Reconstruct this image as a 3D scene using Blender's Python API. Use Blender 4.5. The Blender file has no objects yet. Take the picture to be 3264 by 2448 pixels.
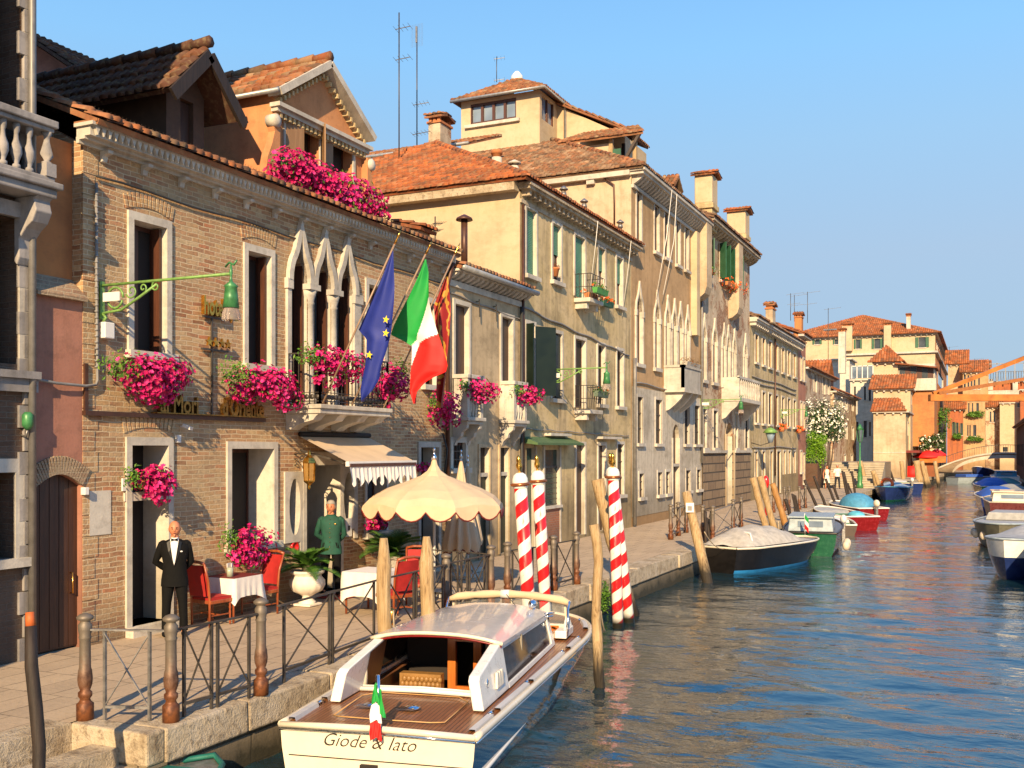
import bpy, math, random
from mathutils import Vector, Matrix
R = math.radians
C = bpy.context.scene.collection
SC = bpy.context.scene
# ---------------------------------------------------------------- camera, sky, sun, exposure
CF, CU, CV, CH = 3246.0, 1632.0, 1434.0, 3.6      # focal length, principal point (photograph pixels) and eye height above the water
CA = math.atan(1502/3246.0); cA, sA = math.cos(CA), math.sin(CA)   # the camera looks 24.8 degrees left of the canal (+Y)
cd = bpy.data.cameras.new('camera'); cam = bpy.data.objects.new('camera', cd); C.objects.link(cam)
cam.location = (0, 0, CH); cam.rotation_euler = (R(90), 0, CA)
cd.sensor_width = 36; cd.lens = 36*CF/3264; cd.shift_y = 210/3264; cd.clip_end = 2000; cd.clip_start = .1
SC.camera = cam
SUN_EL = R(26)        # light travels towards +Y and a little -X
wd = bpy.data.worlds.new('World'); SC.world = wd; wd.use_nodes = True
nt = wd.node_tree; bg = nt.nodes['Background']
sky = nt.nodes.new('ShaderNodeTexSky'); sky.sky_type = 'NISHITA'; sky.sun_disc = False
sky.sun_elevation = SUN_EL; sky.sun_rotation = math.pi + .335; sky.air_density = 1.2; sky.dust_density = .7; sky.ozone_density = 3.2
tc = nt.nodes.new('ShaderNodeTexCoord'); sp = nt.nodes.new('ShaderNodeSeparateXYZ'); nt.links.new(tc.outputs['Generated'], sp.inputs[0])
rp = nt.nodes.new('ShaderNodeValToRGB'); nt.links.new(sp.outputs[2], rp.inputs[0]); el = rp.color_ramp.elements   # clear evening sky by elevation, added to the Nishita glow
for i, (p, c) in enumerate(((0,(.25,.36,.52)),(.10,(.28,.40,.56)),(.18,(.32,.44,.60)),(.28,(.29,.50,.73)),(.36,(.24,.52,.85)),(.6,(.10,.34,.82)),(1,(.08,.24,.6)))):
    e_ = el[i] if i < 2 else el.new(p); e_.position = p; e_.color = (*c, 1)
mx = nt.nodes.new('ShaderNodeMix'); mx.data_type = 'RGBA'; mx.blend_type = 'MIX'; mx.inputs[0].default_value = .86
sc_ = nt.nodes.new('ShaderNodeVectorMath'); sc_.operation = 'SCALE'; sc_.inputs[3].default_value = 6.6; nt.links.new(rp.outputs[0], sc_.inputs[0])
nt.links.new(sky.outputs[0], mx.inputs[6]); nt.links.new(sc_.outputs[0], mx.inputs[7]); nt.links.new(mx.outputs[2], bg.inputs[0]); bg.inputs[1].default_value = .11
sl = bpy.data.lights.new('sun', 'SUN'); sl.energy = 5; sl.angle = R(.5); sl.color = (1, .74, .43)
so = bpy.data.objects.new('sun', sl); C.objects.link(so)
sdir = Vector((-.35, 1, 0)).normalized()*math.cos(SUN_EL) + Vector((0, 0, -math.sin(SUN_EL)))
so.rotation_euler = sdir.to_track_quat('-Z', 'Y').to_euler(); so.location = (10, -20, 40)
SC.view_settings.view_transform = 'Standard'; SC.view_settings.look = 'None'
SC.view_settings.exposure = .75; SC.view_settings.gamma = 1
SC.cycles.max_bounces = 6; SC.cycles.transparent_max_bounces = 8
# ---------------------------------------------------------------- where the photograph's points lie in the place
def px(u, v, X=-11.8):                              # point on the plane x = X  -> (y, z)
    k = (u-CU)/CF; t = X/(k*cA-sA); return t*(k*sA+cA), CH-t*(v-CV)/CF
def py(u, v, Y):                                    # point on the plane y = Y  -> (x, z)
    k = (u-CU)/CF; t = Y/(k*sA+cA); return t*(k*cA-sA), CH-t*(v-CV)/CF
def gd(u, v, z=.75):                                # point on the level z -> (x, y)
    d = (CH-z)*CF/(v-CV); r = (u-CU)/CF*d; return r*cA-d*sA, r*sA+d*cA
def pd(u, v, d):                                    # point at distance d in front of the camera
    r = (u-CU)/CF*d; return Vector((r*cA-d*sA, r*sA+d*cA, CH-(v-CV)/CF*d))
# ---------------------------------------------------------------- mesh helpers
class MB:
    def __init__(s): s.v = []; s.f = []; s.sm = []
    def add(s, vs, fs, smooth=False):
        b = len(s.v); s.v += [tuple(q) for q in vs]
        for f in fs: s.f.append([b+i for i in f]); s.sm.append(smooth)
        return s
    def quad(s, a, b, c, d): return s.add([a, b, c, d], [(0, 1, 2, 3)])
    def box(s, x0, x1, y0, y1, z0, z1):
        if x0 > x1: x0, x1 = x1, x0
        if y0 > y1: y0, y1 = y1, y0
        if z0 > z1: z0, z1 = z1, z0
        return s.add([(x0,y0,z0),(x1,y0,z0),(x1,y1,z0),(x0,y1,z0),(x0,y0,z1),(x1,y0,z1),(x1,y1,z1),(x0,y1,z1)],
                     [(0,3,2,1),(4,5,6,7),(0,1,5,4),(1,2,6,5),(2,3,7,6),(3,0,4,7)])
    def cbox(s, c, sx, sy, sz, M=None):
        vs = [Vector((a*sx/2, b*sy/2, d*sz/2)) for d in (-1, 1) for a, b in ((-1,-1),(1,-1),(1,1),(-1,1))]
        if M: vs = [M @ q for q in vs]
        return s.add([q+Vector(c) for q in vs], [(0,3,2,1),(4,5,6,7),(0,1,5,4),(1,2,6,5),(2,3,7,6),(3,0,4,7)])
    def bar(s, a, b, w, h=None, up=(0,0,1)):
        a, b = Vector(a), Vector(b); h = h or w; d = (b-a).normalized(); up = Vector(up)
        if abs(d.dot(up)) > .98: up = Vector((0,1,0))
        x = d.cross(up).normalized(); y = x.cross(d)
        vs = [p + x*i*w/2 + y*j*h/2 for p in (a, b) for i, j in ((-1,-1),(1,-1),(1,1),(-1,1))]
        return s.add(vs, [(0,1,2,3),(7,6,5,4),(0,4,5,1),(1,5,6,2),(2,6,7,3),(3,7,4,0)])
    def tube(s, pts, r, n=8, cap=True, smooth=True):
        pts = [Vector(p) for p in pts]; m = len(pts); rs = r if isinstance(r, (list, tuple)) else [r]*m
        vs = []; px_ = None
        for i, p in enumerate(pts):
            d = (pts[min(i+1, m-1)]-pts[max(i-1, 0)]).normalized()
            if px_ is None:
                u = Vector((0,0,1)) if abs(d.z) < .9 else Vector((1,0,0)); x = d.cross(u).normalized()
            else: x = (px_ - d*px_.dot(d)).normalized()
            px_ = x; y = d.cross(x)
            vs += [p + (x*math.cos(2*math.pi*j/n) + y*math.sin(2*math.pi*j/n))*rs[i] for j in range(n)]
        fs = [(i*n+j, i*n+(j+1)%n, (i+1)*n+(j+1)%n, (i+1)*n+j) for i in range(m-1) for j in range(n)]
        if cap: fs += [tuple(range(n))[::-1], tuple((m-1)*n+j for j in range(n))]
        return s.add(vs, fs, smooth)
    def lathe(s, c, prof, n=16, ax=None, smooth=True, cap=True):  # prof: (radius, height) list
        c = Vector(c); vs = []
        for r_, z in prof:
            for j in range(n):
                q = Vector((r_*math.cos(2*math.pi*j/n), r_*math.sin(2*math.pi*j/n), z))
                vs.append(c + (ax @ q if ax else q))
        m = len(prof)
        fs = [(i*n+j, i*n+(j+1)%n, (i+1)*n+(j+1)%n, (i+1)*n+j) for i in range(m-1) for j in range(n)]
        if cap: fs += [tuple(range(n))[::-1], tuple((m-1)*n+j for j in range(n))]
        return s.add(vs, fs, smooth)
    def prism(s, poly, off):                        # planar polygon of 3-D points swept by off
        n = len(poly); off = Vector(off); vs = [Vector(p) for p in poly]; vs += [p+off for p in vs[:n]]
        return s.add(vs, [tuple(range(n))[::-1], tuple(range(n, 2*n))] + [(i, (i+1) % n, n+(i+1) % n, n+i) for i in range(n)])
    def ell(s, c, rx, ry, rz, n=12, m=8, fn=None, M=None):
        vs = []; c = Vector(c)
        for i in range(m+1):
            th = math.pi*i/m
            for j in range(n):
                ph = 2*math.pi*j/n
                q = Vector((rx*math.sin(th)*math.cos(ph), ry*math.sin(th)*math.sin(ph), rz*math.cos(th)))
                if fn: q = fn(q)
                vs.append(c + (M @ q if M else q))
        return s.add(vs, [(i*n+j, (i+1)*n+j, (i+1)*n+(j+1) % n, i*n+(j+1) % n) for i in range(m) for j in range(n)], True)
    def grid(s, rows, smooth=True, close=False):    # rows of equal length
        n = len(rows[0]); m = len(rows); k = n if close else n-1
        return s.add([p for r_ in rows for p in r_], [(i*n+j, i*n+(j+1) % n, (i+1)*n+(j+1) % n, (i+1)*n+j) for i in range(m-1) for j in range(k)], smooth)
    def xf(s, M):
        s.v = [tuple(M @ Vector(q)) for q in s.v]; return s
    def build(s, name, mat, parent=None, label=None, bevel=0):
        o0 = Vector((0,0,0)); p = parent
        while p is not None: o0 += p.location; p = p.parent
        me = bpy.data.meshes.new(name); me.from_pydata([(a-o0.x, b-o0.y, c-o0.z) for a, b, c in s.v], [], s.f)
        me.polygons.foreach_set('use_smooth', s.sm); me.materials.append(mat)
        o = bpy.data.objects.new(name, me); C.objects.link(o)
        if parent: o.parent = parent
        if label: o['label'] = label
        if bevel:
            b = o.modifiers.new('bevel', 'BEVEL'); b.width = bevel; b.segments = 2; b.limit_method = 'ANGLE'
        return o
def tag(o, label=None, cat=None, group=None, kind=None):
    if label: o['label'] = label
    if cat: o['category'] = cat
    if group: o['group'] = group
    if kind: o['kind'] = kind
    return o
def thing(name, label, cat, loc=(0,0,0), group=None):
    o = bpy.data.objects.new(name, None); C.objects.link(o); o.location = loc; o.empty_display_size = .1
    return tag(o, label, cat, group)
def dup(o, loc=None, rz=None, label=None, group=None, parent=None):
    c = o.copy(); C.objects.link(c); c.parent = parent
    if loc is not None: c.location = loc
    if rz is not None: c.rotation_euler = (0, 0, rz)
    if label: c['label'] = label
    if group: c['group'] = group
    for ch in [q for q in bpy.data.objects if q.parent == o]: dup(ch, parent=c)
    return c
# ---------------------------------------------------------------- materials
class NT:
    def __init__(s, name):
        s.m = bpy.data.materials.new(name); s.m.use_nodes = True; s.t = s.m.node_tree; s.b = s.t.nodes['Principled BSDF']
    def n(s, typ, **kw):
        q = s.t.nodes.new('ShaderNode'+typ)
        for k, v in kw.items():
            if k[0] == '_': setattr(q, k[1:], v)
            else:
                key = k.replace('__', ' ')
                q.inputs[int(key[1:]) if key[0] == 'i' and key[1:].isdigit() else key].default_value = v
        return q
    def l(s, a, b): s.t.links.new(a, b)
    def noise(s, vec, scale, detail=4, rough=.6):
        q = s.n('TexNoise', Scale=scale, Detail=detail, Roughness=rough); s.l(vec, q.inputs['Vector']); return q.outputs['Fac']
    def ramp(s, fac, stops, mode='LINEAR'):
        q = s.n('ValToRGB'); s.l(fac, q.inputs[0]); e = q.color_ramp; e.interpolation = mode
        while len(e.elements) > 1: e.elements.remove(e.elements[-1])
        for i, (p, c) in enumerate(stops):
            el = e.elements[0] if i == 0 else e.elements.new(p); el.position = p
            c = c if isinstance(c, (tuple, list)) else (c, c, c); el.color = (*c[:3], 1)
        return q.outputs[0]
    def mix(s, fac, a, b, mode='MIX'):
        q = s.n('Mix', _data_type='RGBA', _blend_type=mode)
        for sock, v in ((q.inputs[0], fac), (q.inputs[6], a), (q.inputs[7], b)):
            if isinstance(v, bpy.types.NodeSocket): s.l(v, sock)
            else: sock.default_value = (*v[:3], 1) if isinstance(v, (tuple, list)) else v
        return q.outputs[2]
    def math(s, op, a, b=0.):
        q = s.n('Math', _operation=op)
        for sock, v in ((q.inputs[0], a), (q.inputs[1], b)):
            if isinstance(v, bpy.types.NodeSocket): s.l(v, sock)
            else: sock.default_value = v
        return q.outputs[0]
    def pos(s): return s.n('NewGeometry').outputs['Position']
    def obj(s): return s.n('TexCoord').outputs['Object']
    def scale(s, vec, sc):
        q = s.n('Mapping'); q.inputs['Scale'].default_value = sc; s.l(vec, q.inputs[0]); return q.outputs[0]
    def bump(s, h, strength=.3, dist=.02, normal=None):
        q = s.n('Bump', Strength=strength, Distance=dist); s.l(h, q.inputs['Height'])
        if normal is not None: s.l(normal, q.inputs['Normal'])
        s.l(q.outputs[0], s.b.inputs['Normal']); return q.outputs[0]
    def wallvec(s):                                  # (x+y, z): runs along any upright wall
        p = s.n('SeparateXYZ'); s.l(s.pos(), p.inputs[0]); q = s.n('CombineXYZ')
        s.l(s.math('ADD', p.outputs[0], p.outputs[1]), q.inputs[0]); s.l(p.outputs[2], q.inputs[1]); return q.outputs[0], p.outputs[2]
    def set(s, **kw):
        for k, v in kw.items():
            i = s.b.inputs[k.replace('_', ' ')]
            if isinstance(v, bpy.types.NodeSocket): s.l(v, i)
            else: i.default_value = (*v, 1) if isinstance(v, tuple) and len(v) == 3 else v
        return s.m
def mat(name, col, rough=.6, metal=0., var=.2, sc=6., bump=0., spec=.5, coat=0.):
    t = NT(name); c1 = tuple(min(1, q*(1+var)) for q in col); c2 = tuple(q*(1-var) for q in col)
    v = t.obj(); n = t.noise(v, sc); t.set(Base_Color=t.ramp(n, [(.3, c2), (.7, c1)]), Metallic=metal, Specular_IOR_Level=spec, Coat_Weight=coat)
    t.set(Roughness=t.ramp(n, [(.2, max(.03, rough-.1)), (.8, min(1, rough+.1))]))
    if bump: t.bump(t.noise(v, sc*4), bump, .01)
    return t.m
def mat_brick(name, cols, mortar, size=(.27, .075), tint=None):
    t = NT(name); wv, z = t.wallvec(); wob = t.n('TexNoise', Scale=3., Detail=2.); t.l(wv, wob.inputs['Vector'])
    vv = t.n('VectorMath', _operation='MULTIPLY_ADD'); t.l(wob.outputs['Color'], vv.inputs[0]); vv.inputs[1].default_value = (.05, .05, 0); t.l(wv, vv.inputs[2])
    b = t.n('TexBrick', Scale=1., i4=1., **{'Mortar__Size': .009, 'Mortar__Smooth': .3, 'Bias': 0., 'Brick__Width': size[0], 'Row__Height': size[1]})
    t.l(vv.outputs[0], b.inputs['Vector']); b.inputs['Color1'].default_value = (0, 0, 0, 1); b.inputs['Color2'].default_value = (1, 1, 1, 1); b.inputs['Mortar'].default_value = (.5, .5, .5, 1)
    col = t.ramp(b.outputs['Color'], [(i/(len(cols)-1), c) for i, c in enumerate(cols)])
    n1 = t.noise(wv, 1.1, 5); n2 = t.noise(wv, .35, 4, .7)
    col = t.mix(t.ramp(n1, [(.38, 0.), (.68, .75)]), col, tint or mortar)
    col = t.mix(t.ramp(t.noise(wv, 14, 3), [(.4, 0.), (.7, .35)]), col, (.08, .05, .035))
    col = t.mix(b.outputs['Fac'], col, mortar)
    col = t.mix(t.ramp(n2, [(.45, 0.), (.62, .45)]), col, tuple(q*.5 for q in mortar))
    wet = t.ramp(t.math('ADD', z, t.math('MULTIPLY', n1, .9)), [(.0, 1.), (1., 0.)])
    w2 = t.n('MapRange', i1=1.0, i2=1.75, i3=.7, i4=0.); t.l(t.math('ADD', z, t.math('MULTIPLY', n1, .6)), w2.inputs[0])
    col = t.mix(w2.outputs[0], col, (.07, .06, .05))
    t.set(Base_Color=col, Roughness=.9, Specular_IOR_Level=.2)
    h = t.math('ADD', t.math('MULTIPLY', b.outputs['Fac'], -.9), t.math('MULTIPLY', t.noise(wv, 30, 4), .7))
    t.bump(h, .75, .02); return t.m
def mat_plaster(name, c1, c2, stain, brick=None, low=1.9, streak=.5, patch=.64):
    t = NT(name); wv, z = t.wallvec(); n1 = t.noise(wv, .8, 6, .65); n2 = t.noise(wv, 3.5, 5, .7)
    st = t.noise(t.scale(wv, (2.6, .28, 1)), 1.2, 5, .6)
    col = t.mix(t.ramp(n1, [(.35, 0.), (.65, 1.)]), c1, c2)
    col = t.mix(t.ramp(st, [(.48, 0.), (.72, streak)]), col, stain)
    col = t.mix(t.ramp(n2, [(.50, 0.), (.72, .55)]), col, stain); n5 = t.noise(t.scale(wv, (.5, .9, 1)), .55, 7, .72); col = t.mix(t.ramp(n5, [(.50, 0.), (.60, .32)]), col, tuple(q*.75 for q in stain))
    if brick:                                        # plaster fallen away to brick
        b = t.n('TexBrick', Scale=1., **{'Mortar__Size': .01, 'Brick__Width': .27, 'Row__Height': .075}); t.l(wv, b.inputs['Vector'])
        b.inputs['Color1'].default_value = (*brick, 1); b.inputs['Color2'].default_value = (*[q*.6 for q in brick], 1); b.inputs['Mortar'].default_value = (.35, .28, .2, 1)
        m = t.math('ADD', t.ramp(t.noise(wv, .55, 6, .75), [(patch, 0.), (patch+.02, 1.)]), 0.)
        col = t.mix(m, col, b.outputs['Color'])
    w2 = t.n('MapRange', i1=low, i2=low+.9, i3=.55, i4=0.); t.l(t.math('ADD', z, n1), w2.inputs[0])
    col = t.mix(w2.outputs[0], col, tuple(q*.55 for q in stain))
    t.set(Base_Color=col, Roughness=.92, Specular_IOR_Level=.2)
    t.bump(t.math('ADD', n2, t.noise(wv, 25, 4)), .25, .015); return t.m
def mat_tile(name, stops, rough=.85):
    t = NT(name); g = t.n('NewGeometry'); r = g.outputs['Random Per Island']
    col = t.ramp(r, stops); p = g.outputs['Position']
    col = t.mix(t.ramp(t.noise(p, 1.3, 5, .7), [(.40, 0.), (.66, .8)]), col, (.085, .045, .028))
    col = t.mix(t.ramp(t.noise(p, 9, 4), [(.5, 0.), (.75, .5)]), col, (.30, .24, .13))
    t.set(Base_Color=col, Roughness=rough, Specular_IOR_Level=.2); t.bump(t.noise(p, 30, 3), .3, .01); return t.m
def mat_leaf(name, stops, rough=.55, trans=.0):
    t = NT(name); g = t.n('NewGeometry'); t.set(Base_Color=t.ramp(g.outputs['Random Per Island'], stops), Roughness=rough, Specular_IOR_Level=.25)
    return t.m
def mat_wood(name, c1, c2, sc=(14, 14, 1.2), rough=.6, coat=0., co=None):
    t = NT(name); v = t.scale(t.obj(), sc); n = t.noise(v, 1.4, 6, .65)
    t.set(Base_Color=t.ramp(n, [(.3, c2), (.65, c1)]), Roughness=rough, Coat_Weight=coat); t.bump(n, .35, .01); return t.m
def mat_glass(name, col=(.03, .035, .04), rough=.08):
    t = NT(name); v = t.pos(); t.set(Base_Color=t.ramp(t.noise(v, .7, 2), [(.35, col), (.7, tuple(q*2.2+.01 for q in col))]), Roughness=rough, Specular_IOR_Level=.6); return t.m
BRICK = mat_brick('old_brick', [(.28,.12,.06),(.44,.23,.12),(.54,.34,.17),(.35,.16,.09),(.58,.42,.24),(.48,.18,.085)], (.60,.47,.30), tint=(.54,.38,.20))
BRICK2 = mat_brick('garden_brick', [(.24,.13,.08),(.35,.22,.14),(.30,.2,.12)], (.4,.32,.22))
SHADEB = mat_brick('shade_dark_brick', [(.10,.055,.035),(.16,.09,.06),(.12,.07,.05)], (.17,.13,.10)); SHADES = mat_plaster('shade_dark_stone', (.40,.37,.35), (.27,.25,.24), (.12,.11,.10), streak=.7, low=-5); SHADEW = mat('shade_dark_wall', (.10,.065,.045), .9)  # left palace and dormer wall: shade put into the brick, stone and wall colours
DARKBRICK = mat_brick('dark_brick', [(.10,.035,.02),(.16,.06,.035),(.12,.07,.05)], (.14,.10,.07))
STONE = mat_plaster('istrian_stone', (.62,.57,.48), (.48,.44,.38), (.24,.21,.17), streak=.4, low=-5)
def _qs():
    t = NT('quay_stone'); p = t.pos(); n = t.noise(p, 2.2, 7, .7); n2 = t.noise(p, 9, 6, .7); n3 = t.noise(p, 40, 4)
    c = t.ramp(n, [(.3,(.24,.17,.10)),(.5,(.46,.37,.25)),(.7,(.54,.46,.35))]); c = t.mix(t.ramp(n2, [(.52,0.),(.66,.75)]), c, (.13,.09,.055)); c = t.mix(t.ramp(n3, [(.58,0.),(.75,.6)]), c, (.07,.05,.035))
    t.set(Base_Color=c, Roughness=.85); t.bump(t.math('ADD', t.math('MULTIPLY', n2, 1.2), t.math('MULTIPLY', n3, .5)), .8, .035); return t.m
QSTONE = _qs()
def _rust():
    t = NT('rustic_stone'); wv, z = t.wallvec()
    b = t.n('TexBrick', Scale=1., **{'Mortar__Size': .03, 'Brick__Width': 1.4, 'Row__Height': .42}); t.l(wv, b.inputs['Vector'])
    b.inputs['Color1'].default_value = (.30,.21,.12,1); b.inputs['Color2'].default_value = (.22,.15,.09,1); b.inputs['Mortar'].default_value = (.05,.04,.03,1)
    n = t.noise(t.scale(wv, (4, 1, 1)), 2, 6, .7); t.set(Base_Color=t.mix(t.ramp(n, [(.4,0.),(.7,.6)]), b.outputs['Color'], (.09,.06,.04)), Roughness=.9)
    t.bump(t.math('ADD', t.math('MULTIPLY', b.outputs['Fac'], -2.), n), .9, .05); return t.m
RUSTIC = _rust()
TAN = mat_plaster('tan_plaster', (.56,.43,.27), (.48,.37,.23), (.20,.15,.09))
OCHRE = mat_plaster('ochre_plaster', (.60,.47,.28), (.52,.40,.20), (.17,.13,.08), low=2.4, streak=.75, brick=(.40,.20,.11), patch=.69)
CREAM = mat_plaster('cream_plaster', (.56,.45,.30), (.52,.40,.25), (.42,.30,.18), streak=.25)
CREAMB = mat_plaster('worn_cream_plaster', (.56,.45,.31), (.48,.37,.25), (.32,.22,.13), brick=(.36,.15,.07), patch=.68)
BROWN = mat_plaster('brown_plaster', (.52,.34,.18), (.45,.29,.15), (.28,.18,.09), streak=.6)
GREYP = mat_plaster('grey_plaster', (.58,.52,.42), (.50,.44,.35), (.2,.17,.12), low=2.2)
WORN = mat_plaster('worn_plaster', (.60,.49,.35), (.48,.37,.26), (.22,.16,.1), brick=(.34,.16,.09), patch=.52)
PINK = mat_plaster('pink_plaster', (.42,.20,.14), (.36,.16,.11), (.2,.10,.07))
SALMON = mat_plaster('salmon_plaster', (.58,.27,.12), (.50,.22,.10), (.3,.13,.06), streak=.3)
REDP = mat_plaster('red_plaster', (.45,.14,.05), (.36,.12,.06), (.16,.08,.05), low=1.8, streak=.7)
ORANGE = mat_plaster('orange_plaster', (.52,.22,.08), (.45,.18,.07), (.3,.13,.06))
WHITEP = mat_plaster('white_plaster', (.62,.56,.46), (.55,.5,.42), (.35,.3,.22))
TILE = mat_tile('roof_tiles', [(0,(.22,.07,.03)),(.2,(.36,.13,.05)),(.4,(.15,.06,.035)),(.55,(.40,.17,.08)),(.7,(.24,.09,.04)),(.85,(.36,.23,.13)),(1,(.09,.05,.035))])
TILER = mat_tile('red_roof_tiles', [(0,(.34,.09,.03)),(.3,(.44,.13,.04)),(.6,(.28,.08,.03)),(.85,(.46,.18,.08)),(1,(.15,.06,.035))])
TILED = mat_tile('shade_dark_roof_tiles', [(0,(.12,.05,.03)),(.3,(.20,.08,.04)),(.6,(.08,.04,.03)),(1,(.16,.08,.05))])  # tile colours darkened to carry the shade on the left roofs
TILEF = mat_tile('old_roof_tiles', [(0,(.22,.10,.055)),(.25,(.36,.16,.08)),(.5,(.16,.085,.05)),(.75,(.38,.24,.15)),(1,(.10,.065,.045))])
GLASS = mat_glass('dark_window_glass'); GLASSB = mat_glass('sky_window_glass', (.10,.13,.17), .05)
DARK = mat('dark_interior', (.02,.014,.011), .8)
DWOOD = mat_wood('dark_shutter_wood', (.10,.035,.018), (.05,.018,.010), rough=.45)
BWOOD = mat_wood('brown_door_wood', (.07,.028,.014), (.03,.013,.008), rough=.5)
SHUT = mat_wood('pale_shutter_wood', (.30,.17,.08), (.22,.12,.05), rough=.6)
GSHUT = mat('green_shutter_paint', (.025,.10,.05), .55, sc=3); DGSHUT = mat('dark_green_shutter_paint', (.006,.014,.009), .5, sc=3)
BLIND = mat('green_blind', (.09,.26,.18), .6, sc=2)
WHITE = mat('white_paint', (.72,.70,.66), .4, var=.05)
IRON = mat('wrought_iron', (.085,.075,.066), .45, .5, var=.3); GREYI = mat('galvanised_iron', (.25,.24,.23), .45, .6, var=.3, sc=14)
def _rusty():
    t = NT('rusting_cast_iron'); p = t.obj(); s_ = t.n('SeparateXYZ'); t.l(p, s_.inputs[0]); n = t.noise(p, 9, 5)
    m = t.n('MapRange', i1=.25, i2=.75, i3=1., i4=0.); t.l(t.math('ADD', s_.outputs[2], t.math('MULTIPLY', t.math('SUBTRACT', n, .5), .9)), m.inputs[0])
    t.set(Base_Color=t.mix(m.outputs[0], (.17,.14,.11), t.ramp(n, [(.35,(.07,.025,.012)),(.6,(.22,.075,.025))])), Roughness=.55, Metallic=.35)
    t.bump(n, .4, .01); return t.m
RUSTI = _rusty()
GREENI = mat('green_lamp_paint', (.05,.20,.07), .4, .1, var=.35, sc=9); LGREEN = mat('pale_green_lamp_paint', (.17,.32,.08), .5, .1, var=.3, sc=12)
GOLD = mat('gilded_metal', (.75,.42,.08), .25, 1., var=.25, sc=12); BRASS = mat('brass', (.7,.36,.08), .22, 1.); COPPER = mat('copper_collar', (.42,.14,.05), .3, .7)
CHROME = mat('chrome', (.75,.77,.8), .08, 1., var=.05)
PIPE = mat('brown_drainpipe', (.09,.04,.025), .45, .3); GPIPE = mat('grey_drainpipe', (.20,.19,.18), .5, .3); ZINC = mat('zinc_gutter', (.38,.38,.37), .45, .5)
CABLE = mat('grey_cable', (.22,.21,.2), .6); DCABLE = mat('black_cable', (.03,.03,.03), .6)
REDPAINT = mat('red_gloss_paint', (.62,.015,.012), .25, var=.08, coat=.4); WHITEG = mat('white_gloss_paint', (.78,.76,.70), .3, var=.06, coat=.3)
MAG = mat_leaf('magenta_petals', [(0,(.20,.002,.04)),(.35,(.42,.005,.09)),(.7,(.58,.012,.15)),(.93,(.66,.05,.24)),(1,(.30,.004,.04))])
ORF = mat_leaf('orange_petals', [(0,(.6,.07,.01)),(1,(.75,.16,.03))])
WHF = mat_leaf('white_petals', [(0,(.75,.72,.58)),(1,(.85,.82,.7))])
LEAF = mat_leaf('green_leaves', [(0,(.03,.09,.012)),(.5,(.07,.17,.02)),(1,(.14,.25,.03))])
DLEAF = mat_leaf('dark_green_leaves', [(0,(.012,.035,.010)),(.5,(.03,.07,.015)),(1,(.06,.11,.02))])
BRIGHTLEAF = mat_leaf('bright_green_leaves', [(0,(.06,.16,.005)),(.5,(.12,.26,.01)),(1,(.2,.36,.02))])
PALM = mat_leaf('palm_leaflets', [(0,(.02,.07,.012)),(.5,(.05,.13,.02)),(1,(.10,.19,.03))], rough=.4)
BARK = mat_wood('bark', (.10,.07,.05), (.05,.035,.025))
POLEW = mat_wood('bleached_pole_wood', (.52,.36,.18), (.24,.15,.07), sc=(22,22,1.6), rough=.8)
DPOLE = mat_wood('dark_pole_wood', (.035,.022,.016), (.012,.008,.006), sc=(22,22,1.6), rough=.7)
def _polewet():
    t = NT('weathered_pole_wood'); p = t.obj(); s_ = t.n('SeparateXYZ'); t.l(t.pos(), s_.inputs[0]); n = t.noise(t.scale(p, (22,22,1.6)), 1.4, 6, .65)
    c = t.ramp(n, [(.28,(.10,.055,.025)),(.42,(.34,.22,.10)),(.66,(.48,.35,.19))]); m = t.n('MapRange', i1=.45, i2=.95, i3=1., i4=0.); t.l(t.math('ADD', s_.outputs[2], t.math('MULTIPLY', n, .4)), m.inputs[0])
    t.set(Base_Color=t.mix(m.outputs[0], c, (.025,.018,.01)), Roughness=.75); t.bump(n, .9, .03); return t.m
POLEW = _polewet()
CLOTH = mat('cream_canvas', (.60,.45,.29), .85, var=.08, sc=3, bump=.15); WCLOTH = mat('white_cloth', (.74,.70,.64), .8, var=.05)
MAROON = mat('maroon_edging', (.17,.02,.015), .7); REDV = mat('red_velvet', (.34,.012,.01), .75, var=.2); REDWOOD = mat_wood('red_chair_wood', (.36,.09,.025), (.20,.04,.015), rough=.35, coat=.3)
SKIN = mat('sunlit_skin', (.52,.20,.10), .55, var=.08, sc=20); BLACKC = mat('black_suit_cloth', (.004,.004,.004), .85, var=.3, spec=.2, sc=7, bump=.5); WSHIRT = mat('white_shirt_cloth', (.75,.72,.70), .8, var=.04)
GREENC = mat('green_uniform_cloth', (.010,.07,.045), .8, var=.3, sc=7, bump=.6); GREYHAIR = mat('grey_hair', (.32,.29,.26), .7); DARKC = mat('dark_trouser_cloth', (.012,.015,.025), .8)
TERRA = mat('terracotta', (.42,.15,.05), .8); URN = mat('white_terracotta_urn', (.72,.65,.55), .7, var=.1, bump=.1)
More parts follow.
